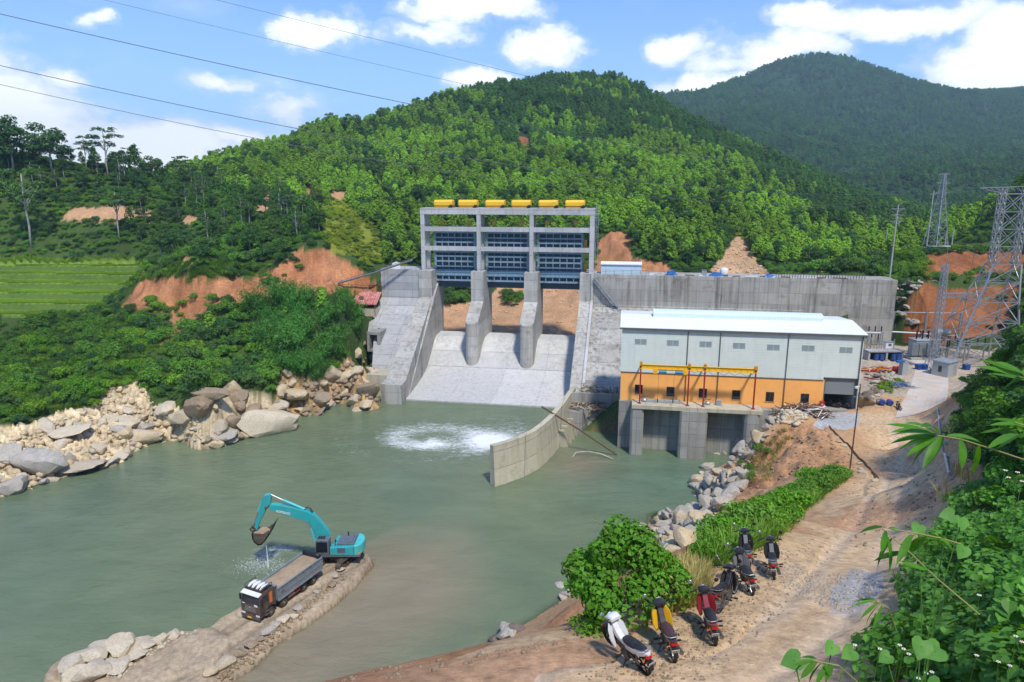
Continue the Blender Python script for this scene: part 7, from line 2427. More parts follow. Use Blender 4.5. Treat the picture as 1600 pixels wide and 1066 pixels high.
RIP = [(1122, 714), (1108, 722), (1084, 762), (1050, 797), (1010, 827), (985, 845), (1005, 872), (1050, 866), (1092, 838), (1132, 798), (1164, 758), (1176, 716), (1196, 680), (1212, 656), (1186, 668)]
scatter(RIP, 118, 1.0, 2.4, ['rock_grey', 'rock_grey', 'rock_grey', 'rock_ochre'], 'grey angular boulder in the rock slope beside the tailrace', 'boulders of the rock slope beside the tailrace', .48, .25, 1.2, 99, .5)
rubble('rubble', RIP + [(1160, 690)], 900, .3, 1.1, 'rock_grey')
rubble('rubble', [(1196, 660), (1215, 640), (1262, 638), (1262, 655), (1240, 664)], 220, .3, 1.2, 'rock_pale')
rubble('rubble', [(1180, 700), (1230, 655), (1285, 665), (1330, 725), (1250, 735), (1160, 780)], 260, .12, .6, 'rock_brown')
scatter([(940, 893), (905, 915), (880, 938), (872, 930), (905, 900), (930, 880)], 16, .8, 1.8, ['rock_brown', 'rock_grey'], 'brown boulder at the water under the round bush', 'boulders at the water under the round bush', .5, .25, 2.0, 4.0)
scatter([(750, 1015), (775, 1000), (800, 985), (815, 982), (790, 1005), (770, 1020)], 6, .9, 1.9, ['rock_dark', 'rock_grey'], 'dark boulder at the water below the near road edge', 'boulders at the water below the road edge', .5, .25, 2.0, 2.5)
scatter([(1000, 838), (1030, 850), (1060, 860), (1050, 885), (1010, 890), (990, 860)], 14, .9, 1.9, ['rock_grey', 'rock_ochre'], 'pale grey boulder between the round bush and the thicket', 'boulders between the round bush and the thicket', .5, .3)
SPR = [(338, 958, 26, 'rock_brown', 'large rounded boulder at the left edge of the haul road'), (326, 966, 14, 'rock_brown', 'small boulder beside the large one at the left edge of the haul road'), (300, 986, 12, 'rock_brown', 'small boulder on the left verge of the haul road behind the white lumps'),
  (533, 893, 12, 'rock_pale', 'pale stone at the excavator end of the right verge'), (524, 903, 10, 'rock_grey', 'grey stone just in front of the excavator track'), (519, 914, 11, 'rock_brown', 'dark stone in the shallows right of the haul road'), (507, 920, 12, 'rock_brown', 'brown stone on the right verge by the rear wheels'),
  (494, 925, 8, 'rock_grey', 'small grey stone on the right verge'), (466, 952, 13, 'rock_grey', 'grey boulder on the right verge beside the cab'), (460, 966, 12, 'rock_pale', 'cream boulder at the right waterline of the haul road'), (443, 972, 18, 'rock_pale', 'cracked pale boulder right of the truck'),
  (431, 980, 12, 'rock_grey', 'split grey boulder behind the cracked pale one'), (420, 988, 17, 'rock_grey', 'white streaked boulder standing on the right verge'), (407, 1000, 12, 'rock_brown', 'low brown boulder on the right verge'), (392, 1012, 18, 'rock_brown', 'flat brown boulder at the right edge of the road'),
  (372, 1024, 20, 'rock_brown', 'wide brown lump on the right verge near the bottom'), (350, 1042, 24, 'rock_ochre', 'broad tan lump on the right verge at the bottom edge'), (452, 1003, 12, 'rock_brown', 'brown stone standing alone in the muddy shallows'), (330, 1054, 20, 'rock_ochre', 'tan lump cut by the bottom edge')]
for a_ in SPR:
 big(a_[0], a_[1], a_[2], a_[3], a_[4], None, (1, .9, .8), .2, None)
for i, (px_, py_, w_) in enumerate(((118, 1042, 34), (140, 1030, 34), (165, 1022, 34), (196, 1016, 44), (225, 1010, 30), (150, 1052, 42), (185, 1046, 30), (112, 1060, 30), (215, 1026, 24), (250, 1004, 20), (272, 996, 16))):
 big(px_, py_, w_, 'rock_pale', 'whitish boulder heaped at the lower left tip of the haul road', None, (1.1, .9, .7), .25, None)['group'] = 'whitish boulders at the tip of the haul road'
rubble('rubble', [(100, 1050), (150, 1012), (240, 1000), (340, 955), (350, 962), (250, 1015), (180, 1060)], 500, .15, .8, 'rock_pale')
rubble('rubble', [(330, 1064), (400, 1008), (450, 970), (535, 892), (545, 900), (470, 965), (410, 1018), (350, 1066)], 420, .12, .6, 'rock_brown')
scatter([(1400, 440), (1442, 440), (1436, 462), (1408, 492), (1385, 500), (1398, 470)], 40, 1.0, 1.9, ['rock_grey'], 'grey stone in the rubble facing at the right end of the dam', 'stones of the rubble facing at the dam end', .5, .3, 1.0, name='facing_stone')
scatter([(1352, 585), (1360, 575), (1398, 580), (1395, 600), (1375, 618), (1356, 628)], 26, .8, 1.9, ['rock_grey', 'rock_grey', 'rock_dark'], 'grey boulder in the stone bank beside the powerhouse gable', 'boulders of the stone bank by the gable', .5, .3, name='facing_stone')
rubble('rubble', [(1352, 590), (1360, 575), (1400, 580), (1395, 600), (1365, 630)], 200, .3, .9, 'rock_grey')
rubble('rubble', [(440, 580), (490, 606), (552, 562), (600, 520), (600, 625), (545, 634), (445, 664), (432, 620)], 500, .3, 1.8, 'rock_brown', 150)
scatter([(575, 530), (602, 520), (604, 600), (598, 632), (572, 628)], 12, 1.2, 2.6, ['rock_ochre', 'rock_brown'], 'brown boulder at the foot of the left abutment', 'boulders at the left abutment', .45, .4, 1.2)
rubble('rubble', [(580, 500), (600, 500), (604, 560), (600, 580), (580, 580)], 120, .5, 1.6, 'rock_brown')
rubble('rubble', UPSTREAM, 500, .2, 1.1, 'rock_ochre', 260)
rubble('rubble', [(1100, 440), (1150, 376), (1200, 430), (1210, 440)], 300, .3, 1.4, 'rock_ochre', 260)
rubble('gravel', [(1200, 905), (1240, 880), (1290, 900), (1350, 890), (1385, 920), (1330, 960), (1290, 950)], 1500, .02, .13, 'rock_grey', 60)
rubble('gravel', [(980, 990), (1060, 950), (1150, 860), (1220, 850), (1250, 870), (1180, 940), (1100, 1040)], 700, .02, .14, 'rock_brown', 60)
rubble('gravel', [(1320, 700), (1400, 690), (1480, 760), (1420, 860), (1330, 860)], 500, .03, .25, 'rock_brown', 90)
rubble('earth_clods', [(530, 1066), (594, 1042), (700, 1028), (850, 1002), (925, 986), (930, 996), (850, 1014), (700, 1044), (600, 1066)], 160, .03, .2, 'rock_brown', 40)
rubble('earth_clods', [(880, 1066), (1000, 1000), (1110, 930), (1240, 850), (1300, 790), (1340, 800), (1280, 900), (1200, 980), (1100, 1066)], 1300, .015, .12, 'rock_brown', 60)
for i, (px_, py_) in enumerate(((1312, 690), (1320, 697), (1333, 710), (1345, 724), (1349, 733), (1352, 739), (1362, 745), (1371, 751))):
 p = pix_ground([px_ - 3], [py_])[0]
 rock(p, RNG.uniform(.5, .9), 'rock_ochre', 'flat stone wedged along the dark pipe on the road shoulder', 'stones along the pipe on the shoulder', None, .3, None, (1.2, .8, .5), .1, 'stone')
for i, (px_, py_) in enumerate(((1470, 655), (1473, 668), (1476, 690), (1480, 715), (1484, 738), (1485, 748))):
 p = pix_ground([px_ + 3], [py_])[0]
 rock(p, RNG.uniform(.35, .6), 'rock_grey', 'small stone propping the pale pipe right of the road', 'stones under the pale pipe', None, .3, None, (1, .8, .7), .1, 'stone')
# ---------------------------------------------------------------- vegetation
LM = {
 'hill': leaf_mat('leaves_plantation', (0.110, 0.205, 0.026), (0.066, 0.150, 0.022), (0.185, 0.270, 0.036), .22, gain=1.75),  # brighter, yellower tone puts the hill's sunlit patches into the leaf colour
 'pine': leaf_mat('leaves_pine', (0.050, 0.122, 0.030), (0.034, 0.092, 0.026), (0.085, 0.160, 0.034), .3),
 'dark': leaf_mat('leaves_dark_broad', (0.044, 0.098, 0.030), (0.062, 0.122, 0.034), (0.036, 0.082, 0.032), .4),
 'shrub': leaf_mat('leaves_shrub', (0.070, 0.165, 0.026), (0.044, 0.120, 0.022), (0.120, 0.205, 0.036), .6),
 'bamboo': leaf_mat('leaves_bamboo', (0.050, 0.145, 0.034), (0.034, 0.105, 0.028), (0.072, 0.165, 0.032), .5),
 'bright': leaf_mat('leaves_bright', (0.110, 0.215, 0.022), (0.070, 0.165, 0.018), (0.150, 0.235, 0.028), .7),
 'creeper': leaf_mat('leaves_creeper', (0.062, 0.175, 0.016), (0.036, 0.118, 0.014), (0.110, 0.215, 0.022), .8),
 'yellow': leaf_mat('leaves_yellow_green', (0.20, 0.26, 0.028), (0.14, 0.21, 0.025), (0.26, 0.29, 0.035), .6),
 'near': leaf_mat('leaves_heart', (0.065, 0.185, 0.034), (0.036, 0.125, 0.032), (0.120, 0.235, 0.034), 22.0, .36, .5, 1.4),
 'near2': leaf_mat('leaves_weed', (0.085, 0.185, 0.035), (0.055, 0.130, 0.030), (0.120, 0.215, 0.040), 12.0, .35, .5, 1.5),
 'bamboo_near': leaf_mat('leaves_bamboo_near', (0.060, 0.190, 0.018), (0.035, 0.125, 0.018), (0.110, 0.230, 0.022), 18.0, .4, .45, 1.2),
 'dry': leaf_mat('dry_grass', (0.26, 0.21, 0.09), (0.17, 0.15, 0.06), (0.30, 0.25, 0.11), 2.0, .3),
 'rice': leaf_mat('rice_blades', (0.16, 0.25, 0.03), (0.13, 0.21, 0.025), (0.20, 0.28, 0.04), 2.0, .4),
 'grass': leaf_mat('grass_blades', (0.085, 0.165, 0.025), (0.060, 0.125, 0.020), (0.130, 0.195, 0.035), 2.0, .35),
}
def unit(a):
 return a / np.maximum(np.linalg.norm(a, axis=-1, keepdims=True), 1e-9)
def leaves(C, N, size, aspect=.5, droop=0.0, fold=.25, rng=RNG, jit=.35):
 """leaf blades at C facing N: two triangles folded along the midrib"""
 n = len(C)
 N = unit(N)
 A = rng.normal(size=(n, 3))
 T = unit(np.cross(N, A))
 T[:, 2] -= droop
 T = unit(T - N * (T * N).sum(1)[:, None] * .6)
 S = unit(np.cross(T, N))
 L = size * rng.uniform(1 - jit, 1 + jit, n)[:, None]
 W = L * aspect
 b = C - T * L * .5
 tip = C + T * L * .5 - N * L * .12
 l = C - S * W * .5 + N * W * fold
 r = C + S * W * .5 + N * W * fold
 V0 = np.stack([b, r, tip, l], 1).reshape(-1, 3)
 F0 = np.arange(n * 4).reshape(n, 4)
 return V0, F0
def clump_points(clumps, per_area, rng=RNG, inner=.72, up=.5):
 """points over the shells of ellipsoid clumps [(c, (rx, ry, rz))...]"""
 Cs, Ns = [], []
 for c, r in clumps:
  r = np.array(r)
  n = max(6, int(per_area * (r[0] * r[1] + r[0] * r[2] + r[1] * r[2]) / 3 * 12.6))
  d = unit(rng.normal(size=(n, 3)))
  d = d[d[:, 2] > -.55] if len(d) > 4 else d
  k = rng.uniform(inner, 1.08, len(d))[:, None]
  Cs.append(np.array(c) + d * r * k)
  Ns.append(unit(d / r) * 1.25 + np.array([0, 0, up]) + rng.normal(size=d.shape) * .32)
 return np.concatenate(Cs), np.concatenate(Ns)
def crown_mesh(name, clumps, per_area, size, mat_, aspect=.55, droop=.2, inner=.72, up=.5, rng=RNG, extra=None):
 C, N = clump_points(clumps, per_area, rng, inner, up)
 v, f = leaves(C, N, size, aspect, droop, rng=rng)
 me = np_mesh(name, v, f)
 me.materials.append(LM[mat_])
 return me
def dome_clumps(rng, n, R0, Hh, base=.0, cr=(.3, .5), squash=.8):
 out = []
 for i in range(n):
  a = rng.uniform(0, 6.28)
  t = rng.uniform(0, 1)
  rr_ = R0 * math.sqrt(rng.uniform(0.02, 1)) * .8
  z = base + (Hh - base) * (.25 + .65 * (1 - (rr_ / R0) ** 1.6)) * rng.uniform(.65, 1.0)
  s = R0 * rng.uniform(*cr)
  out.append(((rr_ * math.cos(a), rr_ * math.sin(a), z), (s, s, s * squash)))
 return out
def trunk_mesh(pts, r0, r1, limbs=(), mat_='bark', n=6):
 m = MB()
 m.tube(pts, r0, n, True, r1)
 for a, b, r in limbs:
  mid = tuple((np.array(a) + np.array(b)) / 2 + np.array([0, 0, .1]))
  m.tube([a, mid, b], r, 5, True, r * .4)
 me = m.mesh('trunk', [M[mat_]], smooth=True)
 return me
r9 = np.random.default_rng(91)
def hill_tree(seed, mat_, h=7.5, R0=2.3, n=16, per=7.0, size=.62, pointy=.8):
 r = np.random.default_rng(seed)
 cl = []
 for i in range(n):
  t = (i + .5) / n
  z = h * (.28 + .68 * t)
  rad = R0 * (1 - t ** 1.7) * pointy + .25
  a = i * 2.4 + r.uniform(-.5, .5)
  s = R0 * r.uniform(.34, .5) * (1.1 - .45 * t)
  cl.append(((rad * .62 * math.cos(a), rad * .62 * math.sin(a), z), (s, s, s * .85)))
 return crown_mesh('crown', cl, per, size, mat_, .7, .15, .7, .6, r)
def broad_tree(seed, mat_, h=9, R0=3.4, n=18, per=6, size=.6, base=.35):
 r = np.random.default_rng(seed)
 cl = []
 for i in range(n):
  a = r.uniform(0, 6.28)
  q = math.sqrt(r.uniform(0, 1))
  z = h * (base + (1 - base) * r.uniform(.15, 1) * (1 - .55 * q * q))
  s = R0 * r.uniform(.26, .42)
  cl.append(((R0 * .8 * q * math.cos(a), R0 * .8 * q * math.sin(a), z), (s, s, s * .7)))
 return crown_mesh('crown', cl, per, size, mat_, .6, .2, .6, .6, r), cl
def limbs_for(cl, h0, k=7):
 L = []
 for c, r_ in cl[:k]:
  L.append(((0, 0, min(c[2] - .4, h0 * (.45 + .4 * RNG.uniform()))), tuple(c), .07))
 return L
def umbrella_tree(seed, mat_, h=11, R0=3.0):
 """bare pale trunk with flat tiers of foliage"""
 r = np.random.default_rng(seed)
 cl = []
 for tier, (z, rad, n) in enumerate(((h * .66, R0 * .75, 5), (h * .80, R0, 7), (h * .93, R0 * .7, 5))):
  for i in range(n):
   a = i * 6.28 / n + r.uniform(-.4, .4)
   s = R0 * r.uniform(.22, .36)
   cl.append(((rad * r.uniform(.4, .9) * math.cos(a), rad * r.uniform(.4, .9) * math.sin(a), z + r.uniform(-.4, .4)), (s, s, s * .4)))
 return crown_mesh('crown', cl, 7, .5, mat_, .5, .25, .5, .8, r), cl
PROTO = {}
def add_proto(kind, crown, trunk):
 PROTO.setdefault(kind, []).append((crown, trunk))
for s in range(4):
 add_proto('hill', hill_tree(400 + s, 'hill', 7.6, 2.5, 15, 6.0, .66), trunk_mesh([(0, 0, -.6), (.05, 0, 2), (0, .05, 5)], .16, .06))
for s in range(3):
 add_proto('pine', hill_tree(420 + s, 'pine', 8.6, 2.2, 15, 6.0, .62, .9), trunk_mesh([(0, 0, -.6), (.05, 0, 2), (0, .05, 6)], .17, .06))
for s in range(3):
 c_, cl_ = broad_tree(440 + s, 'dark', 9.5, 3.6, 20, 6.5, .55)
 add_proto('broad', c_, trunk_mesh([(0, 0, -.6), (.1, 0, 2), (0, .15, 4.5), (.1, .1, 6.5)], .24, .09, limbs_for(cl_, 6), 'bark_pale'))
for s in range(3):
 c_, cl_ = umbrella_tree(460 + s, 'dark')
 add_proto('umbrella', c_, trunk_mesh([(0, 0, -.6), (.15, 0, 3), (0, .15, 7), (.1, .1, 10.2)], .17, .07, limbs_for(cl_, 9, 9), 'bark_pale'))
def shrub_mesh(seed, mat_, R0=1.5, Hh=1.7, n=14, per=30, size=.22, aspect=.5, stems=True, droop=.35, cr=(.24, .42)):
 r = np.random.default_rng(seed)
 cl = dome_clumps(r, n, R0, Hh, .15, cr)
 C, N = clump_points(cl, per, r, .6, .5)
 v, f = leaves(C, N, size, aspect, droop, rng=r)
 me = np_mesh('shrub', v, f)
 me.materials.append(LM[mat_])
 return me
def bamboo_mesh(seed, mat_, h=5.0, n=34, per=46, size=.34):
 """many arching culms, leaves hanging in sprays along their outer half"""
 r = np.random.default_rng(seed)
 Cs, Ns = [], []
 for i in range(n):
  a = r.uniform(0, 6.28)
  lean = r.uniform(.25, 1.0) ** 1.0 * h * .55
  hh_ = h * r.uniform(.6, 1.05)
  t = r.uniform(.30, 1.0, per)
  x = lean * t ** 2.2
  z = hh_ * (t - .28 * t ** 4 * (lean / h * 2))
  c = np.stack([x * math.cos(a), x * math.sin(a), z], 1) + r.normal(size=(per, 3)) * .26
  Cs.append(c)
  Ns.append(np.stack([np.full(per, math.cos(a)) * .7, np.full(per, math.sin(a)) * .7, np.full(per, .6)], 1) + r.normal(size=(per, 3)) * .5)
 v, f = leaves(np.concatenate(Cs), np.concatenate(Ns), size, .26, .9, rng=r)
 me = np_mesh('bamboo_clump', v, f)
 me.materials.append(LM[mat_])
 return me
def grass_mesh(seed, mat_, n=40, h=.55, R0=.35, w=.03):
 r = np.random.default_rng(seed)
 vs, fs = [], []
 for i in range(n):
  a, q = r.uniform(0, 6.28), R0 * math.sqrt(r.uniform())
  b = np.array([q * math.cos(a), q * math.sin(a), -.05])
  d = np.array([math.cos(a + r.normal(0, .8)), math.sin(a + r.normal(0, .8)), 0]) * r.uniform(.1, .6) * h
  hh_ = h * r.uniform(.5, 1.1)
  s = np.array([-d[1], d[0], 0]); s = s / (np.linalg.norm(s) + 1e-6) * w
  k = len(vs)
  vs += [b - s, b + s, b + d * .45 + [0, 0, hh_ * .65] + s * .7, b + d * .45 + [0, 0, hh_ * .65] - s * .7, b + d + [0, 0, hh_ * .95]]
  fs += [(k, k + 1, k + 2, k + 3), (k + 3, k + 2, k + 4, k + 4)]
 me = bpy.data.meshes.new('grass_tuft')
 me.from_pydata([tuple(map(float, p)) for p in vs], [], [f if f[2] != f[3] else f[:3] for f in fs])
 me.materials.append(LM[mat_])
 me.update()
 return me
SHRUB = {k: [shrub_mesh(500 + 10 * i + s, k, 1.5, 1.7, 15, 30, .24, .5) for s in range(3)] for i, k in enumerate(('shrub', 'dark', 'bright', 'creeper', 'yellow'))}
BAMB = [bamboo_mesh(600 + s, 'bamboo') for s in range(3)]
GRASS = [grass_mesh(620 + s, 'grass', 34, .6, .4, .02) for s in range(2)]
DRYG = [grass_mesh(630 + s, 'dry', 26, .7, .4, .018) for s in range(2)]
# ---- scattering machinery
def visible_mask():
 """which ground vertices could be seen from the camera's neighbourhood (a generous margin is kept)"""
 el = np.arctan2(gz - H + 7.5, rr)
 el2 = np.arctan2(gz - H, rr)
 run = np.maximum.accumulate(el2, axis=0)
 return el > run - .006
VIS = visible_mask()
def is_vis(x, y):
 ti = np.clip(np.interp(np.arctan2(x, y), TH, np.arange(len(TH))), 0, len(TH) - 1).round().astype(int)
 ri = np.clip(np.interp(np.hypot(x, y), RR, np.arange(len(RR))), 0, len(RR) - 1).round().astype(int)
 return VIS[ri, ti]
def jitter_grid(x0, x1, y0, y1, sp):
 X, Y = np.meshgrid(np.arange(x0, x1, sp), np.arange(y0, y1, sp))
 X = X + RNG.uniform(-.48, .48, X.shape) * sp
 Y = Y + RNG.uniform(-.48, .48, Y.shape) * sp
 return X.ravel(), Y.ravel()
NOVEG = SCARS + [RED_CLIFF, RED_PATH, RED_BEHIND, TAN_SCAR, UPSTREAM, HILL_PATH, SLIP, TERRACE_POLY, [(1395, 520), (1425, 470), (1440, 440), (1432, 400), (1610, 394), (1610, 500), (1470, 528)]]
def bare(px, py):
 m = np.zeros(px.shape, bool)
 for p in NOVEG:
  m |= in_poly(px, py, p)
 return m
def in_frame(px, py, mx=140, my=160):
 return (px > -mx) & (px < 1600 + mx) & (py > -my) & (py < 1066 + my)
def scatter_gn(name, protos, P, scale, rot, idx, mats_label=None):
 """instances of unlinked prototypes on a point mesh, one object"""
 me = bpy.data.meshes.new(name)
 me.vertices.add(len(P))
 me.vertices.foreach_set('co', P.astype(np.float32).ravel())
 for nm, ty, val in (('sc', 'FLOAT', scale), ('rt', 'FLOAT', rot), ('ix', 'INT', idx)):
  a = me.attributes.new(nm, ty, 'POINT')
  a.data.foreach_set('value', np.asarray(val, dtype=np.int32 if ty == 'INT' else np.float32))
 ob = link(name, me)
 ng = bpy.data.node_groups.new(name, 'GeometryNodeTree')
 ng.interface.new_socket('Geometry', in_out='INPUT', socket_type='NodeSocketGeometry')
 ng.interface.new_socket('Geometry', in_out='OUTPUT', socket_type='NodeSocketGeometry')
 N = ng.nodes
 gi, go = N.new('NodeGroupInput'), N.new('NodeGroupOutput')
 g2i = N.new('GeometryNodeGeometryToInstance')
 for me_p in reversed(protos):
  po = bpy.data.objects.new(name + '_source', me_p)
  oi = N.new('GeometryNodeObjectInfo')
  oi.inputs['Object'].default_value = po
  oi.inputs['As Instance'].default_value = True
  ng.links.new(oi.outputs['Geometry'], g2i.inputs[0])
 iop = N.new('GeometryNodeInstanceOnPoints')
 iop.inputs['Pick Instance'].default_value = True
 ng.links.new(gi.outputs[0], iop.inputs['Points'])
 ng.links.new(g2i.outputs[0], iop.inputs['Instance'])
 def na(nm, ty):
  a = N.new('GeometryNodeInputNamedAttribute')
  a.data_type = ty
  a.inputs[0].default_value = nm
  return a.outputs[0]
 ng.links.new(na('ix', 'INT'), iop.inputs['Instance Index'])
 ng.links.new(na('sc', 'FLOAT'), iop.inputs['Scale'])
 cb = N.new('ShaderNodeCombineXYZ')
 ng.links.new(na('rt', 'FLOAT'), cb.inputs[2])
 e2r = N.new('FunctionNodeEulerToRotation')
 ng.links.new(cb.outputs[0], e2r.inputs[0])
 ng.links.new(e2r.outputs[0], iop.inputs['Rotation'])
 ng.links.new(iop.outputs[0], go.inputs[0])
 md = ob.modifiers.new('scatter', 'NODES')
 md.node_group = ng
 return tag(ob, kind='stuff')
def place_tree(kind, p, s, label, cat='tree', group=None, name='tree', rz_=None):
 crown, trunk = PROTO[kind][int(RNG.integers(0, len(PROTO[kind])))]
 t = empty(name, (p[0], p[1], p[2]), RNG.uniform(0, 6.28) if rz_ is None else rz_, label, cat, group)
 t.scale = (s * RNG.uniform(.9, 1.1), s * RNG.uniform(.9, 1.1), s)
 link('crown', crown, None, t)
 link('trunk', trunk, None, t)
 return t
def place_bush(me, p, s, label, cat='shrub', group=None, name='shrub', sz=1.0, rz_=None):
 o = bpy.data.objects.new(name, me)
 COL.objects.link(o)
 o.location = (p[0], p[1], p[2] - .12 * s)
 o.rotation_euler = (RNG.normal(0, .08), RNG.normal(0, .08), RNG.uniform(0, 6.28) if rz_ is None else rz_)
 o.scale = (s, s, s * sz)
 return tag(o, label, cat, group)
X, Y = jitter_grid(-330, 560, 188, 640, 3.7)
thin = RNG.uniform(0, 1, X.shape) < np.clip(380 / np.hypot(X, Y), .42, 1)
X, Y = X[thin], Y[thin]
Z = gh(X, Y)
px, py = to_px(X, Y, Z)
keep = in_frame(px, py, 60, 60) & is_vis(X, Y) & ~bare(px, py) & (px > 300 + np.clip((300 - Y) * 1.2, -40, 200)) & ~in_poly(px, py, YELLOW)
keep &= ~((px > 1395) & (Y < 235)) & ~((px > 575) & (px < 1420) & (Y < 196)) & ~((px < 600) & (Y < 232))
keep &= ~((py > 418) & (Y < 215))
X, Y, Z, px, py = X[keep], Y[keep], Z[keep], px[keep], py[keep]
dist = np.hypot(X, Y)
tone = fbm(X / 45, Y / 45, 3, 81) + .25 * fbm(X / 12, Y / 12, 2, 82)
pine = (tone + (dist - 430) / 260 + np.where(px > 1180, .25, 0)) > .12  # pines gather higher up; their darker tone also paints the cloud shade there
order = np.argsort(dist)
NEAR_N = 150
near_i = order[:NEAR_N]
for i in near_i:
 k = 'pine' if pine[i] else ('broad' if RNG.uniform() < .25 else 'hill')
 lab = {'pine': 'dark conical tree at the front of the wooded hill behind the dam', 'hill': 'bright green tree at the front of the wooded hill behind the dam', 'broad': 'dark spreading tree at the front of the wooded hill behind the dam'}[k]
 place_tree(k, (X[i], Y[i], Z[i]), RNG.uniform(.55, .95) * (.8 if k == 'broad' else 1), lab, 'tree', 'trees at the foot of the wooded hill')
far = order[NEAR_N:]
hp = [c for c, _ in PROTO['hill']] + [c for c, _ in PROTO['pine']] + [c for c, _ in PROTO['broad']]
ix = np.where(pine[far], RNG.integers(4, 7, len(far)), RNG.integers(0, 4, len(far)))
ix = np.where(RNG.uniform(0, 1, len(far)) < .10, RNG.integers(7, 10, len(far)), ix)
sc = RNG.uniform(.42, 1.08, len(far)) * np.where(dist[far] > 420, 1.1, .98)
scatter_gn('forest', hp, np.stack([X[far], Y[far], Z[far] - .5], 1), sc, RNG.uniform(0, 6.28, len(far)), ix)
X, Y = jitter_grid(-700, 1750, 560, 1950, 9.0)
Z = gh(X, Y)
px, py = to_px(X, Y, Z)
keep = in_frame(px, py, 60, 40) & is_vis(X, Y) & (px > 960)
X, Y, Z = X[keep], Y[keep], Z[keep]
d_ = np.hypot(X, Y)
n_ = len(X)
tn = fbm(X / 90, Y / 90, 4, 85)
cov = RNG.uniform(0, 1, n_) < np.clip(.80 + tn * .9, .3, 1)
X, Y, Z, d_, n_ = X[cov], Y[cov], Z[cov], d_[cov], int(cov.sum())
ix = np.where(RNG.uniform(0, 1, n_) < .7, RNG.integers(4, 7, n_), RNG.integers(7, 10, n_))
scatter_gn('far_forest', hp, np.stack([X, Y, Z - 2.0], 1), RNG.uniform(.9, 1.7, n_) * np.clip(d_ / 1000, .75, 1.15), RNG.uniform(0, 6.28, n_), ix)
X, Y = jitter_grid(-240, 230, 90, 300, 2.05)
Z = gh(X, Y)
px, py = to_px(X, Y, Z)
keep = in_frame(px, py, 120, 60) & is_vis(X, Y) & ~bare(px, py) & (Z > 1.5)
u_, v_ = duv(X, Y)
keep &= ~((u_ > -34) & (u_ < 84) & (v_ > -45) & (v_ < 36))
keep &= ~in_poly(px, py, LEFT_ROCK) & ~in_poly(px, py, YARD) & ~in_poly(X, Y, YARD)
keep &= ~((px > 1150) & (Y < 150))
keep &= ~((px > 1440) & (py > 380) & (py < 396) & (Y > 185))
keep &= ~in_poly(px, py, [(0, 490), (60, 486), (70, 520), (0, 525)])
X, Y, Z, px, py = X[keep], Y[keep], Z[keep], px[keep], py[keep]
n_ = len(X)
yl = in_poly(px, py, [(490, 335), (535, 305), (575, 340), (625, 385), (640, 430), (520, 405)]) | in_poly(px, py, [(1130, 330), (1180, 330), (1260, 400), (1150, 380)])
ix = np.where(yl & (RNG.uniform(0, 1, n_) < .85), RNG.integers(9, 12, n_), np.where(RNG.uniform(0, 1, n_) < .5, RNG.integers(0, 3, n_), RNG.integers(3, 6, n_)))
ix = np.where((RNG.uniform(0, 1, n_) < .10) & ~yl, RNG.integers(6, 9, n_), ix)
sp_ = SHRUB['shrub'] + SHRUB['dark'] + SHRUB['bright'] + SHRUB['yellow']
scatter_gn('undergrowth', sp_, np.stack([X, Y, Z - .2], 1), RNG.uniform(.5, 1.15, n_) * np.where(yl, .8, 1), RNG.uniform(0, 6.28, n_), ix)
X, Y = jitter_grid(-230, -20, 172, 300, 6.4)
Z = gh(X, Y)
px, py = to_px(X, Y, Z)
keep = in_frame(px, py, 40, 60) & is_vis(X, Y) & ~bare(px, py) & (px < 500) & (py < 412) & (py > 215) & ~in_poly(px, py, TERRACE_POLY) & ~in_poly(px, py, YELLOW)
keep &= ~in_poly(px, py, [(-50, 372), (215, 372), (240, 400), (-50, 410)])
X, Y, Z, px, py = X[keep], Y[keep], Z[keep], px[keep], py[keep]
sel = np.argsort(np.hypot(X, Y))[:190]
for i in sel:
 q = RNG.uniform()
 crest = py[i] < 300
 if q < .16:
  place_tree('umbrella', (X[i], Y[i], Z[i]), RNG.uniform(.6, .95), 'tall pale trunked tree with thin flat tiers of leaves on the left hillside', 'tree', 'thin tall trees on the left hillside')
 elif q < .72:
  place_tree('broad', (X[i], Y[i], Z[i]), RNG.uniform(.45, .85) * (1.05 if crest else .85), 'dark bushy tree in the wood on the left hillside', 'tree', 'dark trees on the left hillside')
 else:
  place_tree('pine', (X[i], Y[i], Z[i]), RNG.uniform(.5, .9), 'narrow dark green tree in the wood on the left hillside', 'tree', 'narrow trees on the left hillside')
for px_, pb, pt, Yg, k, lab in ((82, 268, 186, 236, 'broad', 'tall dense dark tree against the white cloud, tallest of the left skyline'), (20, 262, 178, 232, 'broad', 'dark tree at the left picture edge rising against the white cloud'), (168, 262, 196, 240, 'umbrella', 'slender tree with a flat layered crown against the cloud'),
        (136, 268, 212, 240, 'umbrella', 'smaller layered tree left of the slender flat crowned one'), (214, 285, 222, 246, 'pine', 'pointed dark tree on the left skyline beside the blue gap'), (290, 300, 242, 256, 'umbrella', 'thin umbrella shaped tree where the left skyline meets the hill'),
        (384, 362, 284, 200, 'pine', 'narrow creeper clad dark tree standing above the left thicket'), (42, 345, 262, 205, 'umbrella', 'bare pale trunk rising from the shrubs at far left'), (184, 352, 288, 205, 'umbrella', 'thin trunked tree in front of the orange path cut'),
        (-30, 260, 160, 225, 'broad', 'big dark tree partly outside the left edge'), (244, 290, 240, 250, 'broad', 'rounded dark tree right of the pointed one on the skyline')):
 q = aty(px_, pb, Yg)
 zb = hz1(q[0], q[1])
 ht = aty(px_, pt, Yg)[2] - zb
 hh_ = {'broad': 9.6, 'umbrella': 11.0, 'pine': 9.0}[k]
 place_tree(k, (q[0], q[1], zb), ht / hh_, lab, 'tree')
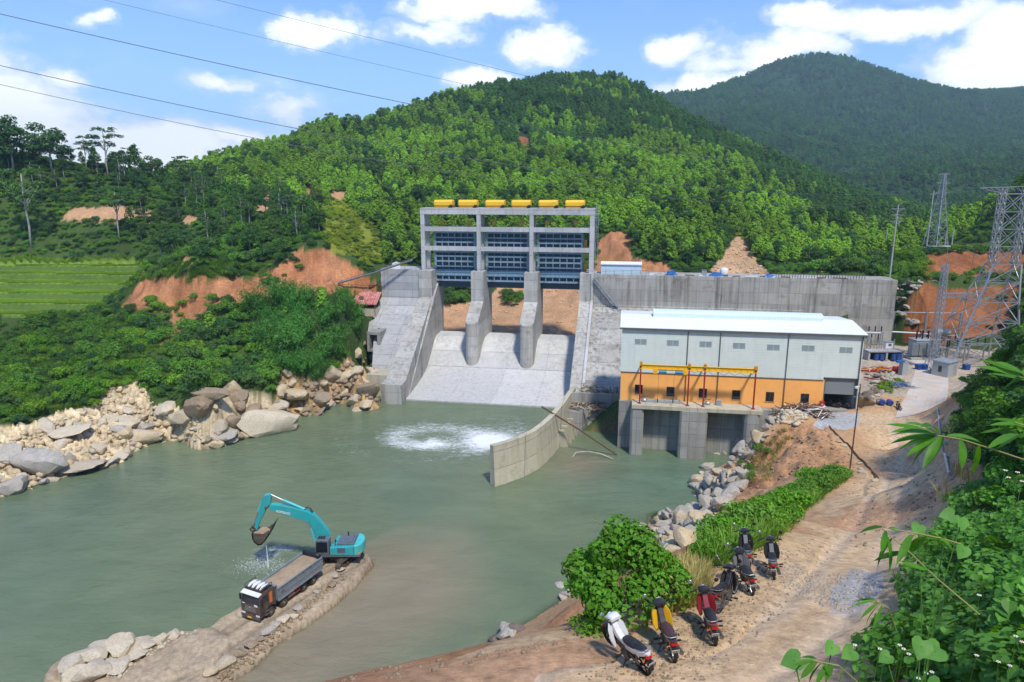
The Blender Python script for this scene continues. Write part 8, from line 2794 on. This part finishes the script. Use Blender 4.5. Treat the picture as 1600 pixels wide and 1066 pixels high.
def thicket(poly, n, smin, smax, kinds, label, cat, group, gap=.8, name='shrub', ymax=1e9, sz=1.0):
 c = poly_sample(poly, n * 5)
 P = pix_ground(c[:, 0], c[:, 1])
 done = []
 for p in P:
  if np.isnan(p[2]) or p[1] > ymax or p[2] < .4:
   continue
  s = RNG.uniform(smin, smax)
  if any(math.hypot(p[0] - q[0], p[1] - q[1]) < gap * (s + q[2]) for q in done):
   continue
  done.append((p[0], p[1], s))
  mes = kinds[int(RNG.integers(0, len(kinds)))]
  place_bush(mes[int(RNG.integers(0, len(mes)))], p, s, label, cat, group, name, sz)
  if len(done) >= n:
   break
 return done
thicket([(0, 655), (0, 520), (90, 492), (180, 495), (250, 505), (268, 540), (240, 560), (216, 596), (165, 602), (145, 628), (95, 636), (50, 652)], 62, .9, 1.9, [SHRUB['shrub'], SHRUB['shrub'], SHRUB['creeper'], SHRUB['bright']], 'mid green shrub in the slope between the terraces and the rocky shore', 'shrub', 'shrubs between terraces and rocky shore', .62)
thicket([(225, 590), (262, 552), (300, 510), (340, 482), (372, 478), (400, 520), (420, 560), (430, 606), (340, 608), (300, 612), (278, 632), (250, 632)], 36, 1.1, 2.2, [SHRUB['shrub'], SHRUB['dark'], SHRUB['shrub'], SHRUB['bright']], 'leafy shrub in the thicket above the tan cliff of the left bank', 'shrub', 'shrubs above the left cliff', .55)
thicket([(370, 500), (400, 482), (440, 470), (500, 470), (556, 488), (572, 520), (566, 552), (490, 590), (440, 570), (410, 540)], 30, 1.1, 1.75, [BAMB], 'dense arching bamboo clump at the cliff edge left of the dam', 'bamboo', 'bamboo clumps left of the dam', .9, 'bamboo_clump')
thicket([(440, 585), (490, 592), (552, 550), (566, 535), (552, 560), (490, 604), (446, 600)], 10, .8, 1.2, [BAMB, SHRUB['creeper']], 'green clump hanging over the ochre cliff', 'shrub', 'clumps hanging over the ochre cliff', .5)
thicket([(300, 425), (295, 380), (330, 345), (400, 345), (470, 360), (470, 388), (430, 415), (390, 432)], 40, 1.0, 2.0, [SHRUB['dark'], SHRUB['shrub'], SHRUB['dark']], 'dark bushy shrub on the shoulder above the red cliff', 'shrub', 'bushes above the red cliff', .55)
thicket([(196, 486), (206, 470), (300, 474), (400, 466), (470, 456), (470, 474), (400, 486), (330, 492), (240, 500)], 20, .6, 1.3, [SHRUB['shrub'], SHRUB['dark'], SHRUB['bright']], 'small shrub along the foot of the red cliff', 'shrub', 'shrubs at the foot of the red cliff', .5)
thicket([(398, 432), (432, 424), (462, 402), (470, 430), (440, 455), (405, 455)], 9, .5, 1.1, [SHRUB['shrub'], SHRUB['dark']], 'shrub clinging to the middle of the red cliff', 'shrub', 'shrubs on the red cliff face', .55)
for px_, py_, s, k, lab in ((174, 472, 1.25, 'dark', 'round dark bush alone at the terrace edge'), (212, 440, .8, 'shrub', 'small bush on the corner of the red cliff'), (312, 560, 1.5, 'bright', 'bright yellow green sapling in the left thicket'), (322, 612, 1.0, 'bright', 'yellow green bush hanging over the tan cliff'),
       (228, 512, 1.9, 'dark', 'rounded dark bush left of the red earth path'), (120, 408, 1.2, 'dark', 'brownish bush at the top of the terraces'), (10, 640, 1.6, 'dark', 'dark bush at the left edge above the shore')):
 p = pix_ground([px_], [py_])[0]
 place_bush(SHRUB[k][0], p, s, lab, 'bush', None, 'bush')
for px_, py_, s, lab in ((330, 520, .62, 'slim tree with a thin crown standing at the left end of the bamboo'), (450, 500, .6, 'feathery tree top rising out of the bamboo'), (505, 492, .62, 'tree top rising out of the bamboo near the dam')):
 p = pix_ground([px_], [py_])[0]
 place_tree('hill', p, s, lab)
def big_bush(px_, py_, R0, Hh, mat_, label, seed, n=46, per=34, size=.2, aspect=.75, dy=0):
 r = np.random.default_rng(seed)
 p = pix_ground([px_], [py_])[0]
 cl = dome_clumps(r, n, R0, Hh, .0, (.16, .3), .9)
 C, N = clump_points(cl, per, r, .75, .4)
 v, f = leaves(C, N, size, aspect, .6, rng=r)
 me = np_mesh('bush', v, f)
 me.materials.append(LM[mat_])
 o = link('bush', me)
 o.location = (p[0], p[1] + dy, p[2] - .3)
 m = MB()
 for k in range(int(n * .8)):
  c_ = np.array(cl[k % n][0]); a_ = r.uniform(0, 6.28); L = R0 * r.uniform(.2, .5)
  d = np.array([math.cos(a_), math.sin(a_), r.uniform(-.3, .9)]) * L
  m.tube([tuple(c_ * .9), tuple(c_ + d * .6 + [0, 0, .08]), tuple(c_ + d)], .012, 4, False, .005)
 tw = m.mesh('dry_twigs', [LM['dry']])
 link('dry_twigs', tw, None, o)
 side = C[:, 0] - C[:, 1] * .3 + r.normal(size=len(C)) * R0 * .35 > R0 * .62
 v, f = leaves(C[side][::3] * 1.01, N[side][::3], size * .8, .4, .8, rng=r)
 dm = np_mesh('withered_leaves', v, f)
 dm.materials.append(LM['dry'])
 link('withered_leaves', dm, None, o)
 return tag(o, label, 'bush')
big_bush(978, 962, 1.95, 3.5, 'creeper', 'big round bush of broad leaves at the road edge above the river', 701, 60, 62, .16)
big_bush(1045, 946, .95, 1.3, 'bright', 'lighter feathery bush touching the right side of the big round bush', 702, 26, 60, .13, .4)
big_bush(925, 984, .9, .85, 'creeper', 'low leafy bush below the big round bush beside the white motorbike', 703, 22, 60, .13)
thicket([(1096, 878), (1104, 862), (1122, 852), (1152, 828), (1200, 790), (1262, 752), (1318, 744), (1290, 760), (1255, 787), (1225, 812), (1190, 838), (1150, 850), (1118, 880), (1102, 888)], 60, .40, 1.0, [SHRUB['creeper'], SHRUB['creeper'], SHRUB['shrub']], 'broad leaved green shrub in the strip between rock slope and dirt road', 'shrub', 'shrubs between the rock slope and the road', .5)
thicket([(694, 452), (740, 448), (738, 486), (698, 488)], 7, 1.3, 2.2, [SHRUB['dark'], SHRUB['shrub']], 'dark green bush on the bank seen through the left dam bay', 'bush', 'bushes seen through the left bay', .4, 'bush')
thicket([(786, 456), (818, 450), (818, 490), (792, 492)], 5, 1.2, 2.0, [SHRUB['dark'], SHRUB['shrub']], 'green bush on the bank seen through the middle dam bay', 'bush', 'bushes seen through the middle bay', .4, 'bush')
thicket([(1150, 715), (1170, 690), (1215, 700), (1195, 735), (1160, 760)], 7, .35, .7, [SHRUB['shrub']], 'small weed patch on the earth mound by the rock slope', 'shrub', 'weeds on the earth mound', .8)
thicket([(1350, 600), (1380, 588), (1410, 595), (1400, 618), (1365, 622)], 6, .4, .75, [SHRUB['bright']], 'small green bush on the bank between yard and concrete road', 'shrub', 'bushes on the bank by the gable', .8)
thicket([(1400, 430), (1400, 405), (1440, 400), (1450, 425), (1425, 436)], 10, 1.0, 2.0, [SHRUB['shrub'], SHRUB['bright']], 'bright shrub above the right end of the dam', 'shrub', 'shrubs above the dam end', .5)
thicket([(1440, 434), (1470, 428), (1540, 430), (1600, 424), (1600, 440), (1450, 446)], 16, .6, 1.2, [SHRUB['bright'], SHRUB['shrub']], 'green shrub on the ledge across the red cut', 'shrub', 'shrubs on the red cut ledge', .6)
thicket([(1260, 428), (1290, 405), (1330, 400), (1390, 405), (1392, 432)], 22, 1.0, 2.2, [SHRUB['dark'], SHRUB['shrub']], 'dark shrub behind the dam crest near the concrete pole', 'shrub', 'shrubs behind the dam crest', .55)
thicket([(1340, 500), (1395, 470), (1430, 505), (1400, 525), (1345, 520)], 8, .4, .9, [SHRUB['bright']], 'light green weed on the slope at the dam end', 'shrub', 'weeds on the slope at the dam end', .8)
def grass_field(name, polys, n, protos, smin, smax, ymax=1e9, keepf=None):
 P = []
 for poly, k in zip(polys, n):
  c = poly_sample(poly, k)
  p = pix_ground(c[:, 0], c[:, 1])
  P.append(p[~np.isnan(p[:, 2]) & (p[:, 1] < ymax) & (p[:, 2] > .5)])
 P = np.concatenate(P)
 k = len(P)
 return scatter_gn(name, protos, P, RNG.uniform(smin, smax, k), RNG.uniform(0, 6.28, k), RNG.integers(0, len(protos), k))
c = poly_sample([(-40, 404), (225, 404), (232, 420), (200, 446), (165, 470), (110, 492), (-40, 496)], 26000)
P = pix_ground(c[:, 0], c[:, 1])
st_ = terrace_step(P[:, 0], P[:, 1])
P = P[(st_ - np.floor(st_) < .6) & (c[:, 1] > 409)]
RICE = [grass_mesh(625, 'rice', 30, .5, .45, .03)]
scatter_gn('rice', RICE, P, RNG.uniform(.8, 1.2, len(P)), RNG.uniform(0, 6.28, len(P)), np.zeros(len(P)))
grass_field('grass', [[(60, 650), (100, 580), (170, 540), (240, 560), (215, 596), (165, 606), (145, 630), (96, 640)], [(-20, 530), (100, 492), (190, 494), (250, 500), (255, 545), (0, 650)], [(200, 440), (280, 412), (390, 405), (395, 432), (300, 428)], [(1100, 890), (1124, 858), (1260, 752), (1325, 744), (1190, 846)]], [2200, 2600, 1200, 700], GRASS, .8, 1.7)
grass_field('dry_grass', [[(1020, 960), (1075, 890), (1100, 905), (1075, 945)], [(60, 650), (170, 540), (240, 560), (145, 630)], [(1150, 760), (1190, 690), (1240, 670), (1200, 750)]], [420, 260, 160], DRYG, .6, 1.2)
# ---------------------------------------------------------------- hillside plants right of the camera
def P3(px, py, t):
 return CAM + ray(px, py) * t
def heart_leaves(C, N, size, rng, tipdir=None):
 """broad heart-shaped leaves, each of four faces, folded a little along the midrib"""
 n = len(C)
 N = unit(N)
 if tipdir is None:
  T = rng.normal(size=(n, 3)); T[:, 2] -= .8
 else:
  T = tipdir + rng.normal(size=(n, 3)) * .3
 T = unit(T - N * (T * N).sum(1)[:, None])
 S = np.cross(T, N)
 L = (size * rng.uniform(.6, 1.25, n))[:, None]
 pts = []
 for t_, w_, dz in ((0.0, 0, 0), (.28, 0, -.02), (.55, 0, -.05), (.80, 0, -.09), (1.0, 0, -.14), (-.12, -.20, .04), (-.04, -.42, .07), (.22, -.54, .08), (.55, -.42, .03), (.80, -.20, -.04), (-.12, .20, .04), (-.04, .42, .07), (.22, .54, .08), (.55, .42, .03), (.80, .20, -.04)):
  pts.append(C + T * L * (t_ - .3) + S * L * w_ * .95 + N * L * dz)
 V0 = np.stack(pts, 1).reshape(-1, 3)
 q = np.array([[0, 1, 6, 5], [1, 2, 7, 6], [2, 3, 8, 7], [3, 4, 9, 8], [0, 10, 11, 1], [1, 11, 12, 2], [2, 12, 13, 3], [3, 13, 14, 4]])
 F0 = (np.arange(n)[:, None, None] * 15 + q[None]).reshape(-1, 4)
 return V0, F0
def heart_plant(seed, R0=.55, Hh=.6, n=90, size=.12, mat_='near'):
 r = np.random.default_rng(seed)
 a = r.uniform(0, 6.28, n); q = R0 * np.sqrt(r.uniform(0, 1, n)); z = Hh * (r.uniform(.25, 1, n)) * (1 - .45 * (q / R0) ** 2)
 C = np.stack([q * np.cos(a), q * np.sin(a), z], 1)
 N = np.stack([np.cos(a) * q / R0 * .7, np.sin(a) * q / R0 * .7 - .3, np.full(n, .9)], 1) + r.normal(size=(n, 3)) * .3
 v, f = heart_leaves(C, N, size, r)
 m = MB()
 for k in range(0, n, 3):
  m.tube([(C[k, 0] * .25, C[k, 1] * .25, -.1), (C[k, 0] * .7, C[k, 1] * .7, C[k, 2] * .7), tuple(C[k])], .004, 4, False)
 sv, sf = np.array(m.v), m.f
 me = bpy.data.meshes.new('leafy_vine')
 me.from_pydata(np.concatenate([v, sv]).tolist(), [], f.tolist() + [tuple(i + len(v) for i in q_) for q_ in sf])
 me.materials.append(LM[mat_])
 me.update()
 return me
def weed_plant(seed, h=.7, n=26, size=.07, flowers=0, mat_='near2'):
 """upright weed with lobed leaves in threes, some with white daisies"""
 r = np.random.default_rng(seed)
 m = MB()
 Cs, Ns = [], []
 heads = []
 for k in range(n // 3):
  a, l = r.uniform(0, 6.28), r.uniform(.05, .4) * h
  hh_ = h * r.uniform(.6, 1.1)
  top = np.array([l * math.cos(a), l * math.sin(a), hh_])
  b0 = np.array([r.normal(0, .08), r.normal(0, .08), -.05])
  m.tube([tuple(b0), tuple(b0 * .4 + top * .5 + [0, 0, .05]), tuple(top)], .004, 4, False)
  for j in range(9):
   f_ = r.uniform(.3, 1)
   c = b0 * (1 - f_) + top * f_
   for q in range(3):
    Cs.append(c + r.normal(size=3) * .05); Ns.append(np.array([0, 0, 1]) + r.normal(size=3) * .5)
  heads.append(top)
 v, f = leaves(np.array(Cs), np.array(Ns), size, .42, .3, rng=r)
 sv, sf = np.array(m.v), m.f
 me = bpy.data.meshes.new('weed')
 me.from_pydata(np.concatenate([v, sv]).tolist(), [], f.tolist() + [tuple(i + len(v) for i in q_) for q_ in sf])
 me.materials.append(LM[mat_])
 me.update()
 return me, heads
HEART = [heart_plant(800 + s, .55, .6, 70, .17) for s in range(3)]
HEART_S = [heart_plant(810 + s, .9, .85, 190, .19) for s in range(3)]
WEEDS = [weed_plant(820 + s, .65, 36, .06)[0] for s in range(3)]
FERN = [grass_mesh(840 + s, 'grass', 40, .7, .3, .012) for s in range(2)]
thicket([(1497, 640), (1508, 600), (1545, 575), (1575, 540), (1580, 480), (1615, 440), (1640, 700), (1600, 740), (1530, 735), (1508, 700)], 60, .55, 1.25, [SHRUB['dark'], SHRUB['shrub'], SHRUB['dark'], SHRUB['creeper']], 'dense green bush on the slope right of the dirt road', 'bush', 'bushes on the slope right of the road', .5, 'bush')
thicket([(1560, 470), (1600, 440), (1650, 420), (1650, 560), (1580, 560)], 30, .8, 1.6, [SHRUB['dark'], SHRUB['shrub']], 'dark bush at the right picture edge beside the big tower', 'bush', 'bushes at the right edge by the tower', .5, 'bush')
def near_plants(poly, n, meshes, smin, smax, label, cat, group, name, gap=.5, tmax=60):
 c = poly_sample(poly, n * 6)
 P = pix_ground(c[:, 0], c[:, 1])
 done = []
 for p in P:
  if np.isnan(p[2]) or p[1] > tmax:
   continue
  s = RNG.uniform(smin, smax)
  if any(math.hypot(p[0] - q[0], p[1] - q[1]) < gap * (s + q[2]) for q in done):
   continue
  done.append((p[0], p[1], s))
  o = bpy.data.objects.new(name, meshes[int(RNG.integers(0, len(meshes)))])
  COL.objects.link(o)
  o.location = (p[0], p[1], p[2] - .03)
  o.rotation_euler = (RNG.normal(0, .12), RNG.normal(0, .12), RNG.uniform(0, 6.28))
  o.scale = (s, s, s * RNG.uniform(.85, 1.15))
  tag(o, label, cat, group)
  if len(done) >= n:
   break
 return done
SLOPE = [(1600, 700), (1560, 735), (1515, 770), (1480, 810), (1468, 850), (1440, 900), (1430, 960), (1400, 1000), (1340, 1040), (1320, 1080), (1640, 1080), (1640, 700)]
near_plants(SLOPE, 85, HEART_S, .55, 1.0, 'broad leaved vine clump on the slope right of the road', 'vine', 'vine clumps on the near slope', 'leafy_vine', .42)
near_plants([(1640, 760), (1540, 800), (1480, 880), (1440, 960), (1330, 1050), (1310, 1085), (1640, 1085)], 110, HEART, .5, 1.0, 'large heart shaped leaves of a vine near the camera', 'vine', 'heart leaved vines near the camera', 'leafy_vine', .20, 9)
near_plants([(1640, 800), (1500, 860), (1440, 940), (1310, 1040), (1290, 1085), (1640, 1085)], 70, WEEDS, .5, .95, 'feathery green weed among the vines in the near corner', 'weed', 'weeds in the near corner', 'weed', .25, 9)
near_plants([(1640, 780), (1480, 880), (1320, 1040), (1320, 1085), (1640, 1085)], 36, FERN, .4, .8, 'tuft of thin grass among the weeds in the near corner', 'grass tuft', 'grass tufts in the near corner', 'grass_tuft', .25, 9)
near_plants([(1500, 720), (1530, 690), (1500, 640), (1512, 610), (1540, 640), (1560, 720), (1490, 790), (1470, 800)], 22, DRYG, .8, 1.6, 'dry brown grass tuft on the cut bank right of the road', 'grass tuft', 'dry tufts on the cut bank', 'grass_tuft', .3)
M['petal'] = mat('white_petal', (0.80, 0.80, 0.76), .6)
M['pollen'] = mat('yellow_pollen', (0.70, 0.42, 0.02), .7)
for px_, py_ in ((1576, 746), (1590, 738), (1597, 752), (1406, 1008), (1420, 1022), (1375, 1014), (1383, 1022), (1526, 1024), (1587, 994), (1597, 1003), (1447, 1052), (1456, 1050), (1435, 1060), (1336, 1008), (1560, 1034), (1578, 1040), (1571, 735), (1412, 1014), (1530, 930)):
 g = pix_ground([px_], [min(1064, py_ + 60)])[0]
 tt_ = min(6.5, max(2.2, (g[1] if not np.isnan(g[1]) else 3) * 1.0)) * .93
 p = P3(px_, py_, tt_)
 zg = hz1(p[0], p[1])
 t = empty('daisy', (p[0], p[1], max(zg, p[2] - .6)), RNG.uniform(0, 6.28), 'small white daisy with a yellow centre on a thin stalk', 'flower', 'white daisies in the near corner')
 hh_ = p[2] - max(zg, p[2] - .6)
 m = MB(); m.tube([(0, 0, 0), (.02, 0, hh_ * .5), (0, 0, hh_)], .0025, 4); m.build('stalk', LM['near2'], t)
 m = MB()
 for k in range(6):
  a_ = k * 1.047
  c_, s_ = math.cos(a_), math.sin(a_)
  m.add([(.004 * c_, .004 * s_, hh_), (.014 * c_ - .006 * s_, .014 * s_ + .006 * c_, hh_ + .003), (.021 * c_, .021 * s_, hh_ - .001), (.014 * c_ + .006 * s_, .014 * s_ - .006 * c_, hh_ + .003)], [(0, 1, 2, 3)])
 m.build('petals', M['petal'], t)
 m = MB(); m.lathe([(.007, 0), (.006, .005), (.002, .007)], (0, 0, hh_), 8); m.build('centre', M['pollen'], t)
def blade(m, a, b, w, sag=.12, n=6, up=np.array([0, -.4, 1.0])):
 a, b = np.array(a, float), np.array(b, float)
 d = b - a
 L = np.linalg.norm(d)
 s = np.cross(d / L, up); s /= np.linalg.norm(s) + 1e-9
 nn = np.cross(s, d / L)
 vs, fs = [], []
 for i in range(n + 1):
  f = i / n
  ww = w * (math.sin(math.pi * min(1, f * 1.15 + .05)) ** .75 if f < .9 else (1 - f) * 4.0 * .32) * (1 if i < n else 0) + .0006
  c = a + d * f + np.array([0, 0, -sag * L * f * f]) + nn * (sag * L * .35 * math.sin(math.pi * f))
  vs += [tuple(c - s * ww + nn * ww * .35), tuple(c), tuple(c + s * ww + nn * ww * .35)]
 for i in range(n):
  for k in (0, 1):
   fs.append((i * 3 + k, i * 3 + k + 1, i * 3 + k + 4, i * 3 + k + 3))
 m.add(vs, fs)
def spray(label, t0, twig, blades, w=.012, sag=.10):
 """twig = [(px, py, distance)], blades = [(base, tip, distance offset of the tip)]"""
 pts = [P3(*q) for q in twig]
 base = pts[-1]
 t = empty('bamboo_branch', tuple(base), 0, label, 'bamboo branch')
 m = MB(); m.tube([tuple(p - base) for p in pts], .0035, 6, True, .002); m.build('twig', LM['dry'], t)
 for (bx, by), (ex_, ey), dt in blades:
  m = MB()
  blade(m, P3(bx, by, t0) - base, P3(ex_, ey, t0 + dt) - base, w * RNG.uniform(.85, 1.2), sag * RNG.uniform(.5, 1.4))
  me = m.mesh('leaf', [LM['bamboo_near']], True)
  link('leaf', me, None, t)
spray('long bamboo spray with a fan of blades reaching over the dirt road', 2.3, [(1650, 735, 2.6), (1560, 705, 2.4), (1500, 686, 2.3), (1462, 680, 2.3)],
  [((1462, 679), (1370, 656), .1), ((1464, 677), (1402, 652), -.15), ((1462, 680), (1376, 667), -.1), ((1460, 680), (1377, 676), .2), ((1460, 681), (1378, 690), 0), ((1462, 682), (1391, 705), .1), ((1464, 683), (1405, 716), -.1), ((1468, 682), (1420, 728), .15), ((1470, 682), (1436, 738), -.05),
  ((1473, 683), (1447, 731), .1), ((1466, 677), (1432, 655), -.2), ((1480, 681), (1545, 690), .1), ((1500, 686), (1503, 738), .0), ((1530, 696), (1515, 745), .1), ((1545, 700), (1600, 668), .1)], .0125)
spray('bamboo twig with a few hanging blades in front of the lower road', 2.6, [(1530, 960, 2.7), (1465, 905, 2.65), (1420, 862, 2.6), (1378, 826, 2.6)],
  [((1378, 824), (1335, 834), .1), ((1384, 829), (1376, 868), .0), ((1394, 842), (1370, 888), .1), ((1424, 836), (1396, 886), -.1), ((1416, 864), (1357, 876), .1), ((1410, 880), (1455, 893), .0), ((1440, 840), (1420, 865), .1), ((1387, 840), (1388, 900), .05), ((1450, 890), (1400, 882), .1)], .013)
spray('upper thin twig carrying small blades over the road', 2.6, [(1500, 850, 2.7), (1470, 841, 2.65), (1430, 833, 2.6), (1390, 826, 2.6)],
  [((1448, 838), (1425, 864), .05), ((1470, 841), (1492, 862), 0), ((1405, 829), (1384, 824), 0)], .010)
spray('dark bamboo tip at the bottom edge beside the road', 2.4, [(1350, 1075, 2.5), (1310, 1040, 2.4), (1270, 1032, 2.4)],
  [((1272, 1032), (1230, 1040), 0), ((1268, 1032), (1236, 1054), .1), ((1276, 1034), (1246, 1064), 0), ((1284, 1036), (1262, 1070), .1), ((1292, 1038), (1272, 1074), 0), ((1275, 1030), (1245, 1026), .1), ((1300, 1038), (1288, 1068), .0), ((1285, 1034), (1300, 1062), .0)], .010)
spray('fine drooping spray between the gravel patch and the vines', 2.6, [(1400, 985, 2.7), (1388, 950, 2.6), (1366, 938, 2.6)],
  [((1368, 938), (1326, 946), 0), ((1370, 939), (1330, 938), .1), ((1372, 942), (1340, 968), 0), ((1374, 944), (1350, 980), .1), ((1378, 946), (1362, 988), 0), ((1366, 937), (1340, 934), .1)], .006)
spray('bright broad grass blades at the right edge below the tower', 3.0, [(1660, 640, 3.0), (1600, 592, 3.0), (1580, 580, 3.0)],
  [((1600, 588), (1520, 556), .1), ((1604, 592), (1508, 566), .0), ((1605, 596), (1530, 580), .2), ((1600, 585), (1545, 560), .0), ((1590, 590), (1640, 560), .1), ((1600, 590), (1560, 612), .1)], .016, .05)
spray('pair of long bright blades over the dark bushes at right', 3.0, [(1640, 690, 3.0), (1600, 664, 3.0), (1585, 660, 3.0)],
  [((1600, 662), (1538, 652), .1), ((1600, 664), (1535, 662), .0), ((1590, 672), (1520, 676), .1), ((1598, 678), (1550, 705), .1)], .014, .05)
for px_, py_, t_, lab in ((1484, 805, 3.4, 'broad pale heart leaf standing out at the left edge of the vines'), (1300, 1012, 2.6, 'pair of blue green heart leaves at the bottom edge'), (1440, 1010, 3.0, 'largest blue green heart leaf in the near corner')):
 p = P3(px_, py_, t_)
 zg = hz1(p[0], p[1])
 t = empty('heart_leaf_plant', (p[0], p[1], zg), 0, lab, 'plant')
 r = np.random.default_rng(int(px_))
 hh_ = max(.1, p[2] - zg)
 C = np.array([[0, 0, hh_], [.10, .05, hh_ - .06], [-.11, .06, hh_ - .10], [.05, -.06, hh_ - .16]])
 N = np.array([[0, -.75, .8], [.2, -.6, .8], [-.2, -.7, .8], [0, -.8, .6]])
 for c_, n_ in zip(C, N):
  v, f = heart_leaves(c_[None], n_[None], .088, r, np.array([[-.6, -.2, -.5]]))
  me = np_mesh('leaf', v, f, True); me.materials.append(LM['near']); link('leaf', me, None, t)
 m = MB()
 for c in C:
  m.tube([(0, 0, -.05), (c[0] * .3, c[1] * .3 + .03, c[2] * .6), tuple(c)], .003, 4)
 m.build('stalk', LM['near2'], t)
# ---------------------------------------------------------------- the air of the valley
hm = bpy.data.materials.new('haze')
hm.use_nodes = True
t = NT(hm.node_tree)
pv = t.n('ShaderNodeVolumePrincipled', ins={'Color': (0.55, 0.78, 0.88, 1), 'Density': 0.0002, 'Anisotropy': 0.2})
o = t.n('ShaderNodeOutputMaterial')
t.l(pv.outputs[0], o.inputs['Volume'])
zmin, zmax = float(gz.min()) - 1.0, float(gz.max()) + 25
m = MB(); m.span((-3700, -1600, zmin), (3700, 3700, zmax))
ho = m.build('haze', hm)
tag(ho, kind='stuff')
